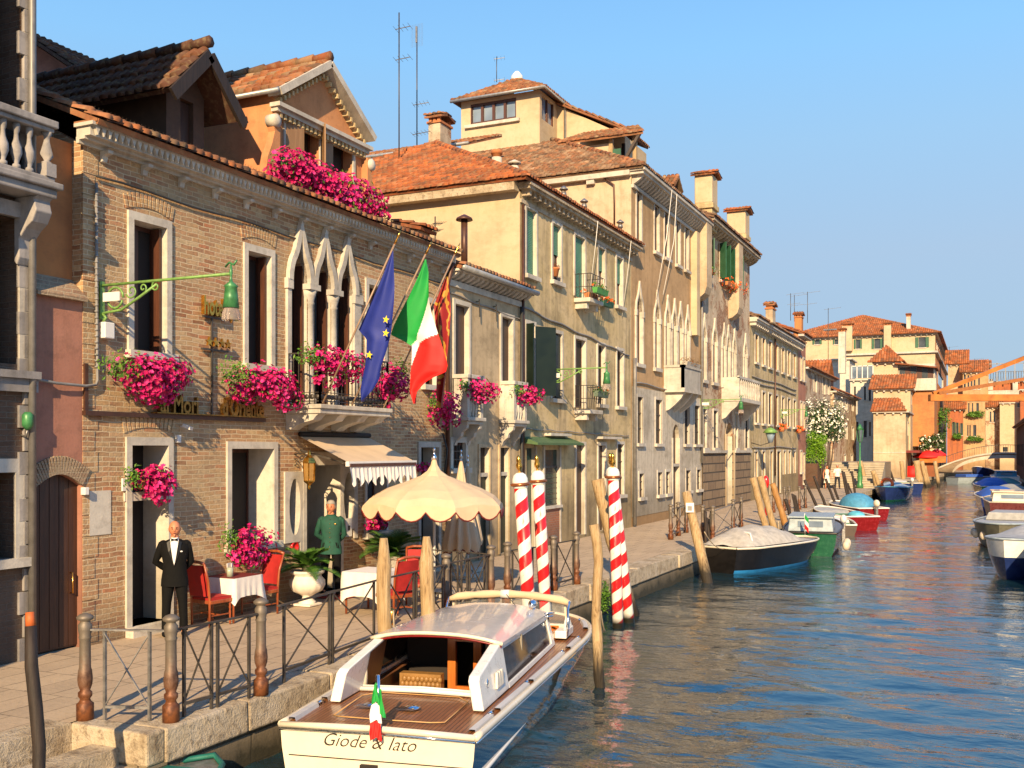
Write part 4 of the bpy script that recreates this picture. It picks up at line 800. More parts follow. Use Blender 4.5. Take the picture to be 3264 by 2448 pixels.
x_, y_, z_ = at(1387, 800, 24.5); tv_aerial('slim aerial with small grid dish in front of cream end wall', (x_, y_, z_), at(1387, 690, 24.5)[2]-z_, [(.75, .3, .9, 5), (.55, .2, .9, 5)])
def pipe_vent(label, u, vb, vt, Y, r=.12, m_=STONE, cap='cone', group='small vent pipes on the tiled roofs', name='vent_chimney'):
    x, z = py(u, vb, Y); z2 = py(u, vt, Y)[1]; t = thing(name, label, 'vent', (x, Y, z), group); h = z2-z
    MB().lathe((x, Y, z-.4), [(r, 0), (r, .4+h*.45), (r*1.5, .4+h*.47), (r*1.1, .4+h*.75)], 12).build('pipe', m_, t)
    q = MB()
    for k in range(4): a = k*1.57; q.bar((x+r*.8*math.cos(a), Y+r*.8*math.sin(a), z+h*.72), (x+r*1.3*math.cos(a), Y+r*1.3*math.sin(a), z+h*.92), .02)
    q.build('brackets', IRON, t); MB().lathe((x, Y, z+h*.9), [(r*2,0),(r*1.9,.03),(.02,.12)], 12).build('cap', m_ if cap == 'cone' else IRON, t); return t
pipe_vent('stone vent pipe on the red roof, left of the round vent chimney', 1546, 575, 517, 28.2)
pipe_vent('stone vent pipe at the corner of the red roof', 1640, 565, 517, 27.0, .10)
for u, vb, vt, Y, lb in ((1797, 650, 600, 29.5, 'wire capped vent rising left over the ochre eaves'), (1862, 680, 640, 31.2, 'wire capped vent rising in the middle over the ochre eaves'), (1977, 742, 707, 34.5, 'wire capped vent rising right over the ochre eaves')):
    pipe_vent(lb, u, vb, vt, Y, .07, GREYI)
def chimney(label, x0, x1, y0, y1, z0, z1, m_, capm=TILE, style='tile', name='chimney', parent=None, flare=0):
    t = thing(name, label, 'chimney', ((x0+x1)/2, (y0+y1)/2, z0)); MB().box(x0, x1, y0, y1, z0, z1).build('stack', m_, t, bevel=.02)
    q = MB(); q.box(x0-.05, x1+.05, y0-.05, y1+.05, z1, z1+.08)
    w = (x1-x0)
    for i in range(3): q.box(x0+.02+i*(w-.16)/2, x0+.14+i*(w-.16)/2, y0+.0, y0+.12, z1+.08, z1+.26); q.box(x0+.02+i*(w-.16)/2, x0+.14+i*(w-.16)/2, y1-.12, y1, z1+.08, z1+.26)
    q.build('vents', TERRA, t); q = MB(); xm = (x0+x1)/2; 
    tiles(q, (x0-.12, y0-.12, z1+.27), (1,0,0), (0, (y1-y0)/2+.12, .16), [(0,0),(w+.24,0),(w+.24,(y1-y0)/2+.2),(0,(y1-y0)/2+.2)]); tiles(q, (x0-.12, y1+.12, z1+.27), (1,0,0), (0, -(y1-y0)/2-.12, .16), [(0,0),(w+.24,0),(w+.24,(y1-y0)/2+.2),(0,(y1-y0)/2+.2)])
    q.build('lid', capm, t); return t
x0, z0 = py(1365, 480, 34); x1, _ = py(1403, 480, 34); zc = py(1380, 393, 34)[1]; chimney('weathered brick chimney with tiled lid left of the roof tower', x0, x1, 34, 34.9, z0-1, zc, WORN)
x0, z0 = py(1569, 545, 33); x1, _ = py(1598, 545, 33); zc = py(1580, 503, 33)[1]
t = thing('round_chimney', 'round plaster chimney pot with terracotta vents on the tiled roof', 'chimney', ((x0+x1)/2, 33, z0)); MB().lathe(((x0+x1)/2, 33, z0-1), [((x1-x0)/2, 0), ((x1-x0)/2, zc-z0+1)], 14).build('stack', GREYP, t)
MB().lathe(((x0+x1)/2, 33, zc), [((x1-x0)/2*.95, 0), ((x1-x0)/2*.95, .12), ((x1-x0)/2*1.15, .13), ((x1-x0)/2*1.15, .25), (.1, .28)], 14).build('lid', TERRA, t)
# ---------------------------------------------------------------- building glimpsed left of the ochre roof
Y9 = 36.2; xa, za = py(1150, 515, Y9); xb2, zb2 = py(1330, 540, Y9)
rb = thing('cream_rear_house', 'cream house glimpsed between dormer and red hipped roof', 'building', ((xa+xb2)/2, Y9, .75)); MB().box(xa-3, xb2+1.5, Y9, Y9+4, .75, za).build('wall', CREAM, rb)
m = MB(); tiles(m, (xa-3, Y9-.4, za+.02), (1,0,0), (0,4,1.5), [(0,0),(xb2-xa+5.6,0),(xb2-xa+5.6,3.2),(0,3.2)]); m.build('roof', TILE, rb); MB().tube([(xa-3, Y9-.45, za), (xb2+2.6, Y9-.45, za)], .07, 6).build('gutter', ZINC, rb)
# ---------------------------------------------------------------- brown palace with gothic windows
B4Y = (36.0, 46.3)
t4 = cols([(2028,2043),(2085,2099),(2117,2131),(2154,2166),(2182,2193),(2219,2228)], 11.45, 13.3, .10)
gothic4 = [(2026,2046),(2085,2101),(2119,2133),(2141,2155),(2160,2174),(2184,2196)]
g4 = [(Yp(a), Yp(b)) for a, b in gothic4]
m4 = cols([(2030,2047),(2088,2108),(2180,2196),(2212,2229)], 3.85, 5.6, .11)
s4 = cols([(2036,2050),(2095,2109),(2121,2134),(2185,2199),(2220,2232)], 1.8, 2.7, .09)
ad = (Yp(2143), Yp(2163), .85, 4.7, .14)
GB = 6.85; GS = 8.85; GT = .95
h4 = house('brown_gothic_palace', 'tall brown palace with gothic windows and white ground floor', *B4Y, 13.75, t4+m4+s4+[ad]+[(a, b, GB if i in (0, 1, 5) else 6.2, GS+GT+.02, .12) for i, (a, b) in enumerate(g4)], BROWN, xb=-26)
MB().box(-26, FX, B4Y[0]-.014, B4Y[0], 10, 13.74).build('end_wall', CREAMB, h4)
for o_ in t4: window(h4, FX, *o_[:4], dep=.10, w=.09, pane=DARK)
for o_ in m4: window(h4, FX, *o_[:4], dep=.11, w=.09, bars=True, pane=DARK)
for o_ in s4: window(h4, FX, *o_[:4], dep=.09, w=.09, bars=True, pane=DARK)
for a, b in g4: window(h4, FX, a, b, GB if (b-a) > 1 else 6.2, GS+GT, dep=.12, frame=None, sill=False, name='gothic_window', shut=None)
for i, (a, b) in enumerate(g4):
    m = MB(); q = MB(); c = ogee(a, b, GS, GT); arch_fill(m, FX+.008, a-.01, b+.01, GS, GS+GT+.03, c, .1); arch_band(q, FX, c, .09, .07, a, b); zb = GB if i in (0, 1, 5) else 6.2
    q.box(FX, FX+.06, a-.10, a, zb, GS).box(FX, FX+.06, b, b+.10, zb, GS).box(FX, FX+.09, a-.13, a+.03, GS-.22, GS).box(FX, FX+.09, b-.03, b+.13, GS-.22, GS).box(FX, FX+.12, a-.15, b+.15, zb-.14, zb)
    m.build('arch_infill', BROWN, h4); q.build('gothic_surround', STONE, h4)
MB().box(FX, FX+.012, B4Y[0]+.02, B4Y[1]-.02, .75, 6.05).build('whitewash', GREYP, h4) if False else None
wl = MB(); wall(wl, FX+.014, B4Y[0]+.01, B4Y[1]-.01, 1.1, 5.95, [(a, b, c, d, .014) for a, b, c, d, _ in m4+s4+[ad]]); wl.build('pale_render', GREYP, h4)
dd = MB().box(FX-.16, FX-.14, ad[0], ad[1], .8, 4.7).build('arched_door', BWOOD, h4); m = MB(); arch_fill(m, FX+.02, ad[0]-.02, ad[1]+.02, 4.1, 4.75, [((ad[0]+ad[1])/2-(ad[1]-ad[0])/2*math.cos(math.pi*i/10), 4.1+.58*math.sin(math.pi*i/10)) for i in range(11)], .25); m.build('arch', GREYP, dd); surround(FX+.014, ad[0], ad[1], .8, 4.1, w=.12, top=False).build('frame', STONE, dd); MB().box(FX-.13, FX+.04, ad[0], ad[1], 2.9, 3.02).build('transom', STONE, dd)
bb = MB(); yb4, yb5 = Yp(2118, FX+.9), Yp(2229, FX+.9); bo = MB().box(FX, FX+.85, Yp(2117), 43.0, 5.95, 6.12).build('balcony', STONE, h4)
ys4, ye4 = Yp(2117), 42.95
m = MB().box(FX+.7, FX+.82, ys4, ye4, 6.12, 6.95).box(FX, FX+.82, ys4, ys4+.12, 6.12, 6.95).box(FX+.66, FX+.86, ys4-.04, ye4, 6.95, 7.05).box(FX, FX+.86, ys4-.04, ys4+.15, 6.95, 7.05); m.build('balcony_parapet', STONE, bo)
for y in (ys4+.2, (ys4+ye4)/2, ye4-.4): MB().prism([(FX+a, y, 5.95+b) for a, b in ((0,0),(0,-.75),(.15,-.7),(.4,-.5),(.65,-.25),(.8,0))], (0, .2, 0)).build('bracket', STONE, bo)
trough('dry brown plants on the stone balcony of the brown palace', FX+.65, ys4+.5, ye4-.1, 7.05, 0, seed=9, nl=160, box=STONE, leaf=mat_leaf('dry_leaves', [(0,(.16,.09,.04)),(1,(.24,.15,.07))]), r=.25)
m = MB(); m.box(FX-.01, FX+.10, *B4Y, 13.3, 13.42).box(FX-.01, FX+.50, B4Y[0]-.12, B4Y[1], 13.75, 13.86).box(FX-.01, FX+.58, B4Y[0]-.2, B4Y[1], 13.86, 13.98); dentils(m, FX, B4Y[0]+.15, B4Y[1]-.1, 13.75, .33, .42, .15, .36, curved=True); m.box(-26, FX, B4Y[0]-.25, B4Y[0], 13.72, 13.92)
for i in range(6): m.box(-13.5-i*1.9, -13.2-i*1.9, B4Y[0]-.2, B4Y[0], 13.55, 13.72)
m.build('cornice', STONE, h4)
m = MB(); tiles(m, (-26, 35.7, 13.98), (1,0,0), (0, 6.1, 3.3), [(0,0),(14.75,0),(8.6,6.93),(0,6.93)], pitch=.21); tiles(m, (-11.25, 35.7, 13.98), (0,1,0), (-6.1,0,3.3), [(0,0),(10.6,0),(10.6,6.93),(6.1,6.93)], pitch=.21, course=.5)
m.build('roof', TILEF, h4); m = MB(); ridge(m, (-11.3, 35.8, 14.05), (-17.4, 41.8, 17.4)); m.build('roof_ridge', TILE, h4)
MB().box(FX, FX+.28, Yp(2202), Yp(2202)+.55, 8.7, 13.3).build('flue_strip', CREAM, h4, 'pale vertical flue strip near the right corner')
tag(MB().tube([(FX+.08, 46.1, 3.0), (FX+.08, 46.1, 13.5)], .06, 8).build('drainpipe', GPIPE), 'grey drainpipe between brown palace and the chimneyed palace', 'drainpipe')
tag(MB().tube([(FX+.10, 36.12, .8), (FX+.10, 36.12, 6.2), (FX+.1, 36.12, 7.0)], .07, 8).build('drainpipe', GPIPE), 'grey drainpipe at the left corner of the brown palace', 'drainpipe')
tag(MB().tube([(FX+.05, 36.2+i*.75, 6.1+.04*math.sin(i)) for i in range(14)], .03, 6).build('wall_cable', CABLE), 'grey cable across the brown palace above the pale render', 'cable')
pts = [at(1905, 553, 35.95), at(1958, 590, 35.95), at(1960, 640, 35.95), at(1960, 720, 35.95)]; tag(MB().tube([(a, b-.06, c) for a, b, c in pts], .035, 6).build('drainpipe', PIPE), 'bent rusty pipe on the cream end wall of the brown palace', 'drainpipe')
for k_, (u_, vv) in enumerate(((2134, 590), (2150, 605))):
    y_ = Yp(u_, FX+.5); tag(MB().tube([(FX+.6, y_, 13.9), (FX+.5, y_-.4+k_*.3, 12.0), (FX+.2, y_-.7+k_*.1, 9.8)], .015, 5).build('hanging_cable', WHITE), ('left' if k_ == 0 else 'right') + ' of two pale cables hanging over the brown palace front', 'cable')
# roof tower (altana) on the brown palace
TY = 41.5; tl, tr_ = py(1470, 0, TY)[0], py(1720, 0, TY)[0]; zt4 = py(1600, 305, TY)[1]
tw = thing('roof_tower', 'cream rooftop room with wide window and tiled hipped roof', 'roof room', ((tl+tr_)/2, TY, 16))
wx0, wx1 = py(1500, 0, TY)[0], py(1645, 0, TY)[0]; wz0, wz1 = py(1572, 388, TY)[1], py(1572, 322, TY)[1]
m = MB(); wall(m, TY, tl, tr_, 14.5, zt4, [(wx0, wx1, wz0, wz1, .15)], ax='y', s=-1)
sy0, sy1 = px(1722, 0, tr_)[0], px(1776, 0, tr_)[0]; wall(m, tr_, TY, sy1, 14.5, zt4, [(px(1724,0,tr_)[0]+.1, px(1765,0,tr_)[0], wz0-.1, wz1, .12)]); m.quad((tl, TY, 14.5), (tl, TY, zt4), (tl, TY+6, zt4), (tl, TY+6, 14.5))
xr, zr = py(1992, 440, sy1); z_a = py(1785, 318, sy1)[1]; z_b = py(2000, 412, sy1)[1]
m.prism([(tr_-.0, sy1, 14.5), (xr, sy1, 14.5), (xr, sy1, z_b-.25), (tr_, sy1, z_a-.25)], (0, 3.2, 0)); m.build('wall', CREAM, tw)
wn = MB().box(wx0, wx1, TY+.13, TY+.15, wz0, wz1).build('window', GLASSB, tw); q = MB()
for i in range(5): xx = wx0+(wx1-wx0)*i/4; q.box(xx-.06, xx+.06, TY+.03, TY+.13, wz0, wz1)
q.box(wx0-.05, wx1+.05, TY+.02, TY+.13, wz1-.1, wz1+.02).box(wx0-.05, wx1+.05, TY+.02, TY+.13, wz0-.02, wz0+.1); q.build('window_frame', DWOOD, wn); MB().box(wx0-.25, wx1+.2, TY-.15, TY+.1, wz0-.16, wz0-.02).build('sill', STONE, wn)
a_, b_ = px(1724,0,tr_)[0]+.1, px(1765,0,tr_)[0]; w2 = MB().box(tr_-.13, tr_-.11, a_, b_, wz0-.1, wz1).build('window', GLASSB, tw); MB().box(tr_-.11, tr_-.02, a_, a_+.08, wz0-.1, wz1).box(tr_-.11, tr_-.02, b_-.08, b_, wz0-.1, wz1).box(tr_-.11, tr_-.02, (a_+b_)/2-.04, (a_+b_)/2+.04, wz0-.1, wz1).build('window_frame', DWOOD, w2)
m = MB(); ax_, az_ = py(1648, 252, TY+2.2)
e = .35; E0 = Vector((tl-e, TY-e, zt4)); E1 = Vector((tr_+e, TY-e, zt4)); AP = Vector((ax_, TY+2.2, az_))
def tri_roof(m, A, B, P, **k):
    ea = (B-A).normalized(); L_ = (B-A).length; ap = (P-A); a = ap.dot(ea); ebv = ap-ea*a; tiles(m, A, ea, ebv, [(0,0),(L_,0),(a, ebv.length)], **k)
tri_roof(m, E0, E1, AP, pitch=.22); tri_roof(m, E1, Vector((tr_+e, sy1+1.5, zt4)), AP, pitch=.22); tri_roof(m, Vector((tl-e, TY+5, zt4)), E0, AP, pitch=.22)
P2 = Vector((py(2006, 402, sy1+.2)[0], sy1-.1, z_b)); sL = AP-Vector((0,0,.1))
v0 = Vector((tr_-.5, sy1-.25, z_a+.12)); ea = (P2-v0).normalized(); tiles(m, v0, (0,1,0), (P2-v0), [(0,0),(3.2,0),(3.2,(P2-v0).length),(0,(P2-v0).length)], pitch=.22); m.build('roof', TILE, tw)
m = MB(); m.tube([E0+Vector((0,-.05,-.05)), E1+Vector((.05,-.05,-.05)), Vector((tr_+e+.05, sy1, zt4-.05)), Vector((tr_+e+.05, sy1-.02, 15.9))], .07, 7); m.build('gutter', ZINC, tw)
MB().lathe((ax_, TY+2.2, az_), [(.30,-.2),(.28,.12),(.1,.35)], 8).build('finial', WHITE, tw)
tv_aerial('small dish aerial on the rooftop room', at(1583, 262, TY+1.5), 1.2, [(1.1,.5,.4,4), (.1,.5,.4,3)])
sd = thing('roof_loggia', 'dark open roof loggia on posts beside the rooftop room', 'loggia', (-14, 41, 15.5))
sx0, sx1 = py(1780, 0, 40.6)[0], py(2052, 0, 40.6)[0]; sz = py(1987, 431, 40.6)[1]
m = MB(); tiles(m, (sx0, 40.5, sz), (1,0,0), (0, 3.1, 1.25), [(0,0),(sx1-sx0,0),(sx1-sx0-1.2,3.3),(0,3.3)], pitch=.21); m.build('roof', TILE, sd)
wxa, wxb = py(1830, 0, 40.9)[0], py(1940, 0, 40.9)[0]; MB().box(sx0, wxb, 40.9, 43.3, 15.0, sz-.15).build('wall', CREAM, sd); MB().box(wxb+.05, wxb+.55, 40.85, 40.9, 15.0, sz-.45).build('shutter', GSHUT, sd)
MB().box(wxb, sx1-1.5, 42.6, 42.7, 15, sz+.3).build('back', DARK, sd)
for xx in (sx1-.55, sx1-1.6): MB().box(xx, xx+.16, 40.8, 40.96, 15.0, sz).build('post', POLEW, sd)
MB().bar((sx1-.1, 40.6, sz+.1), (sx1-.9, 40.7, sz-1.1), .12).build('brace', BARK, sd); MB().bar((wxb+.3, 40.8, 15.55), (sx1-.4, 40.8, 15.5), .08).build('rail', BARK, sd)
dmr = thing('roof_hatch', 'little tiled roof hatch poking over the brown palace cornice', 'roof hatch', (-12.9, 42, 14))
ya_ = px(2140, 0, -12.5)[0]; m = MB(); zz = px(2150, 600, -12.5)[1]; tiles(m, (-12.2, ya_-.5, zz-.1), (-1,0,0), (0,.7,.55), [(0,0),(1.6,0),(1.6,.95),(0,.95)]); tiles(m, (-12.2, ya_+.9, zz-.1), (-1,0,0), (0,-.7,.55), [(0,0),(1.6,0),(1.6,.95),(0,.95)]); m.build('roof', TILE, dmr); MB().prism([(-12.4, ya_-.35, 13.9), (-12.4, ya_+.75, 13.9), (-12.4, ya_+.75, zz), (-12.4, ya_+.2, zz+.4), (-12.4, ya_-.35, zz)], (-1.2,0,0)).build('wall', DARK, dmr)
# ---------------------------------------------------------------- chimneyed gothic palace with the rusticated garden wall
B5Y = (46.32, 57.0)
g5 = [(Yp(a), Yp(b)) for a, b in ((2238,2249),(2270,2283),(2301,2312),(2315,2325),(2335,2344),(2370,2379))]
m5 = cols([(2241,2251),(2273,2286),(2342,2350),(2374,2386)], 3.7, 5.5, .09); sh5 = [(Yp(2240), Yp(2262), 11.9, 13.5, .2), (Yp(2294), Yp(2350), 12.0, 13.8, .2)]
pt5 = (Yp(2312), Yp(2334), .85, 5.0, .5)
h5 = house('chimneyed_palace', 'weathered gothic palace with green shutters and projecting chimney breasts', *B5Y, 14.1, m5+sh5+[pt5]+[(a, b, 6.85, GS+GT+.02, .1) for a, b in g5], WORN, xb=-24)
for o_ in m5: window(h5, FX, *o_[:4], dep=.09, w=.09, bars=True, pane=DARK)
w_ = window(h5, FX, *sh5[0][:4], dep=.2, w=.08); MB().bar((FX+.04, sh5[0][0]-.05, 12.7), (FX+.3, sh5[0][0]-.3, 12.7), .05, 1.6).build('shutter', GSHUT, w_); MB().bar((FX+.08, sh5[0][1], 12.7), (FX+.4, sh5[0][1]-.75, 12.7), .05, 1.6).build('shutter', GSHUT, w_)
w_ = window(h5, FX, *sh5[1][:4], dep=.2, w=.08)
for i in range(5): y = sh5[1][0]+(sh5[1][1]-sh5[1][0])*i/4; MB().bar((FX-.03, y, 12.9), (FX+.40, y-.35, 12.9), .05, 1.75).build('shutter', GSHUT, w_)
for a, b in g5:
    m = MB(); q = MB(); window(h5, FX, a, b, 6.85, GS+GT, dep=.1, frame=None, sill=False, name='gothic_window'); c = ogee(a, b, GS, GT); arch_fill(m, FX+.008, a-.01, b+.01, GS, GS+GT+.03, c, .2); arch_band(q, FX, c, .09, .07, a, b)
    q.box(FX, FX+.06, a-.12, a, 6.85, GS).box(FX, FX+.06, b, b+.12, 6.85, GS).box(FX, FX+.09, a-.15, a+.03, GS-.22, GS).box(FX, FX+.09, b-.03, b+.15, GS-.22, GS).box(FX, FX+.12, a-.15, b+.15, 6.7, 6.85)
    m.build('arch_infill', WORN, h5); q.build('gothic_surround', STONE, h5)
rw = MB(); wall(rw, FX+.06, B5Y[0]+.02, B5Y[1]-.02, .75, 3.45, [(pt5[0], pt5[1], .75, 3.46, .06)]); rw.build('rusticated_base', RUSTIC, h5); MB().box(FX, FX+.16, B5Y[0]+.02, pt5[0]-.1, 3.45, 3.58).box(FX, FX+.16, pt5[1]+.1, B5Y[1]-.02, 3.45, 3.58).build('base_coping', STONE, h5)
MB().box(FX-.52, FX-.5, pt5[0], pt5[1], .8, 5).build('portal_door', BWOOD, h5); m = MB(); surr = surround(FX+.07, pt5[0], pt5[1], .75, 4.4, w=.25, top=False); surr.build('portal_frame', CREAM, h5)
m = MB(); arch_fill(m, FX+.03, pt5[0]-.02, pt5[1]+.02, 4.3, 5.05, [((pt5[0]+pt5[1])/2-(pt5[1]-pt5[0])/2*math.cos(math.pi*i/10), 4.3+.68*math.sin(math.pi*i/10)) for i in range(11)], .3); m.build('portal_arch', WORN, h5)
yk, yl = Yp(2300), Yp(2372); bo = MB().box(FX, FX+.9, yk, yl, 6.02, 6.2).build('balcony', STONE, h5); MB().box(FX+.78, FX+.88, yk, yl, 7.15, 7.27).box(FX, FX+.88, yk, yk+.12, 6.2, 7.2).build('balcony_rail', STONE, bo)
for i in range(12): MB().lathe((FX+.82, yk+.2+i*(yl-yk-.4)/11, 6.2), [(.07,0),(.04,.1),(.08,.35),(.04,.7),(.06,.95)], 6).build('baluster', STONE, bo)
for y in (yk+.05, yl-.3): MB().prism([(FX+a, y, 6.02+b) for a, b in ((0,0),(0,-.9),(.2,-.8),(.45,-.5),(.75,-.25),(.88,0))], (0, .22, 0)).build('bracket', STONE, bo)
m = MB(); m.box(FX, FX+.5, B5Y[0]+.1, B5Y[1], 14.1, 14.2).box(FX, FX+.58, B5Y[0]+.1, B5Y[1]+.2, 14.2, 14.34); dentils(m, FX, B5Y[0]+.3, B5Y[1], 14.1, .28, .45, .14, .55, curved=True); m.build('cornice', QSTONE, h5)
m = MB(); slope(m, FX+.6, 14.36, -17, 16.4, B5Y[0], B5Y[1]+.2, pitch=.24, course=.5); m.build('roof', TILEF, h5)
for i, (ua, ub, zb, lb) in enumerate(((2253, 2275, 10.4, 'left'), (2356, 2376, 10.3, 'right'))):
    y0 = Yp(ua, FX+.55); m = MB().box(FX, FX+.55, y0, y0+.95, zb+.55, 14.1); m.prism([(FX, y0, zb), (FX+.2, y0, zb+.05), (FX+.45, y0, zb+.25), (FX+.55, y0, zb+.55), (FX, y0, zb+.55)], (0, .95, 0)); m.build('chimney_breast', CREAMB, h5)
m5c = CREAM
for (ua, ub, Yc, vt, vm, lb) in ((2213, 2270, 47.0, 556, 668, 'broad cream chimney with tiled lid, nearest over the gothic palace'), (2316, 2376, 54.3, 672, 765, 'broad cream chimney with tiled lid, farther along the gothic palace')):
    xa, xb_ = py(ua, 0, Yc)[0], py(ub, 0, Yc)[0]; zt_ = py((ua+ub)/2, vt, Yc)[1]; zm = py((ua+ub)/2, vm, Yc)[1]
    t = thing('broad_chimney', lb, 'chimney', ((xa+xb_)/2, Yc, 14)); MB().box(xa, xb_, Yc, Yc+1.1, zm+.3, zt_).build('stack', CREAM, t, bevel=.06); MB().box(xa-.06, xb_+.06, Yc-.06, Yc+1.16, zm+.05, zm+.3).box(xa+.1, xb_-.02, Yc+.05, Yc+1.1, 13.9, zm+.05).build('base', OCHRE, t, bevel=.03)
    m = MB(); w = xb_-xa+.3; tiles(m, (xa-.15, Yc-.15, zt_+.02), (1,0,0), (0,.7,.22), [(0,0),(w,0),(w,.75),(0,.75)], pitch=.17); tiles(m, (xa-.15, Yc+1.25, zt_+.02), (1,0,0), (0,-.7,.22), [(0,0),(w,0),(w,.75),(0,.75)], pitch=.17); m.build('lid', TILER, t)
trough('orange flowers spilling from the top windows of the gothic palace', FX+.2, Yp(2296), Yp(2345), 11.75, 300, seed=11, nl=150, r=.4)
trough('green plant in the small shuttered window under the nearest broad chimney', FX+.15, Yp(2245), Yp(2258), 11.85, 0, seed=12, nl=120, r=.3, leaf=LEAF)
# ---------------------------------------------------------------- long cream house and narrow pink house
B6Y = (57.0, 73.4)
xs6 = [(2406,2416),(2429,2438),(2449,2459),(2470,2479),(2491,2499),(2510,2518),(2528,2536)]
r1 = cols(xs6, 8.6, 10.2, .08); r2 = cols(xs6, 5.15, 7.0, .08); r3 = cols([(2406,2414),(2429,2437),(2454,2462),(2476,2487),(2496,2503),(2512,2519),(2529,2535)], 2.0, 3.5, .08); r3[3] = (r3[3][0], r3[3][1], .85, 3.5, .08); r3[2] = (r3[2][0], r3[2][1], .85, 3.5, .08)
h6 = house('long_cream_house', 'long cream house with three rows of narrow windows', *B6Y, 10.75, r1+r2+r3, OCHRE, xb=-20, rev=CREAM)
for i, o_ in enumerate(r1+r2+r3): window(h6, FX, *o_[:4], dep=.08, w=.09, pane=DARK if i > 6 else GLASS, wood=SHUT if i < 7 else BWOOD, sill=i < 14)
m = MB(); m.box(FX, FX+.4, *B6Y, 10.75, 10.86).box(FX, FX+.48, B6Y[0], B6Y[1]+.3, 10.86, 11.0); dentils(m, FX, B6Y[0]+.2, B6Y[1], 10.75, .2, .34, .15, .5); m.build('cornice', STONE, h6)
m = MB(); slope(m, FX+.5, 11.02, -16, 12.7, B6Y[0], B6Y[1]+.2, pitch=.24, course=.5); m.build('roof', TILEF, h6)
for z, lb in ((7.75, 'upper dark cable across the long cream house'), (7.45, 'second dark cable across the long cream house'), (3.75, 'low dark cable across the long cream house')):
    tag(MB().tube([(FX+.05, B6Y[0]+.5+i*1.05, z-.05*math.sin(i*.6)) for i in range(15)], .035, 5).build('wall_cable', CABLE), lb, 'cable')
chimney('small brick chimney with flat cap on the long cream house', *(lambda a, b: (a, b))(py(2440, 0, 60)[0], py(2463, 0, 60)[0]), 60, 60.9, 11, py(2450, 985, 60)[1], WORN, capm=TILE)
tag(MB().tube([(FX+.08, Yp(2467), 2), (FX+.08, Yp(2467), 10.5)], .05, 6).build('drainpipe', PIPE), 'brown drainpipe down the long cream house', 'drainpipe')
for u_, lb in ((2482, 'small pot of red flowers under the fourth window of long cream house'), (2538, 'small pot of red flowers at the right end of long cream house')):
    t = thing('flowerpot', lb, 'flowerpot', (FX+.2, Yp(u_), 4.9)); MB().lathe((FX+.2, Yp(u_), 4.75), [(.14,0),(.2,.28)], 10).build('pot', TERRA, t); flowers(t, (FX+.2, Yp(u_), 5.1), (.3,.4,.2), 60, 60, 13, mf=ORF, fs=.07)
B7Y = (73.42, 76.7)
o7 = [(74.2, 74.9, 8.6, 10.2, .08), (75.5, 76.2, 8.6, 10.2, .08), (74.2, 74.9, 5.2, 7.0, .08), (75.5, 76.2, 5.2, 7.0, .08), (74.2, 74.9, 2.0, 3.5, .08), (75.5, 76.2, 1.2, 3.3, .08)]
h7 = house('narrow_pink_house', 'narrow faded pink house at the end of the terrace', *B7Y, 11.6, o7, PINK, xb=-20, rev=CREAM)
for o_ in o7: window(h7, FX, *o_[:4], dep=.08, w=.09)
m = MB(); m.box(FX, FX+.4, B7Y[0], B7Y[1]+.3, 11.6, 11.75); m.build('cornice', STONE, h7); m = MB(); slope(m, FX+.45, 11.78, -16, 13.6, B7Y[0], B7Y[1]+.2, pitch=.24, course=.5); m.build('roof', TILER, h7)
x0, x1 = py(2532, 0, 80)[0], py(2555, 0, 80)[0]; chimney('orange chimney above the pink house', x0, x1, 80, 80.8, 11, py(2545, 1012, 80)[1], ORANGE, capm=TILER)
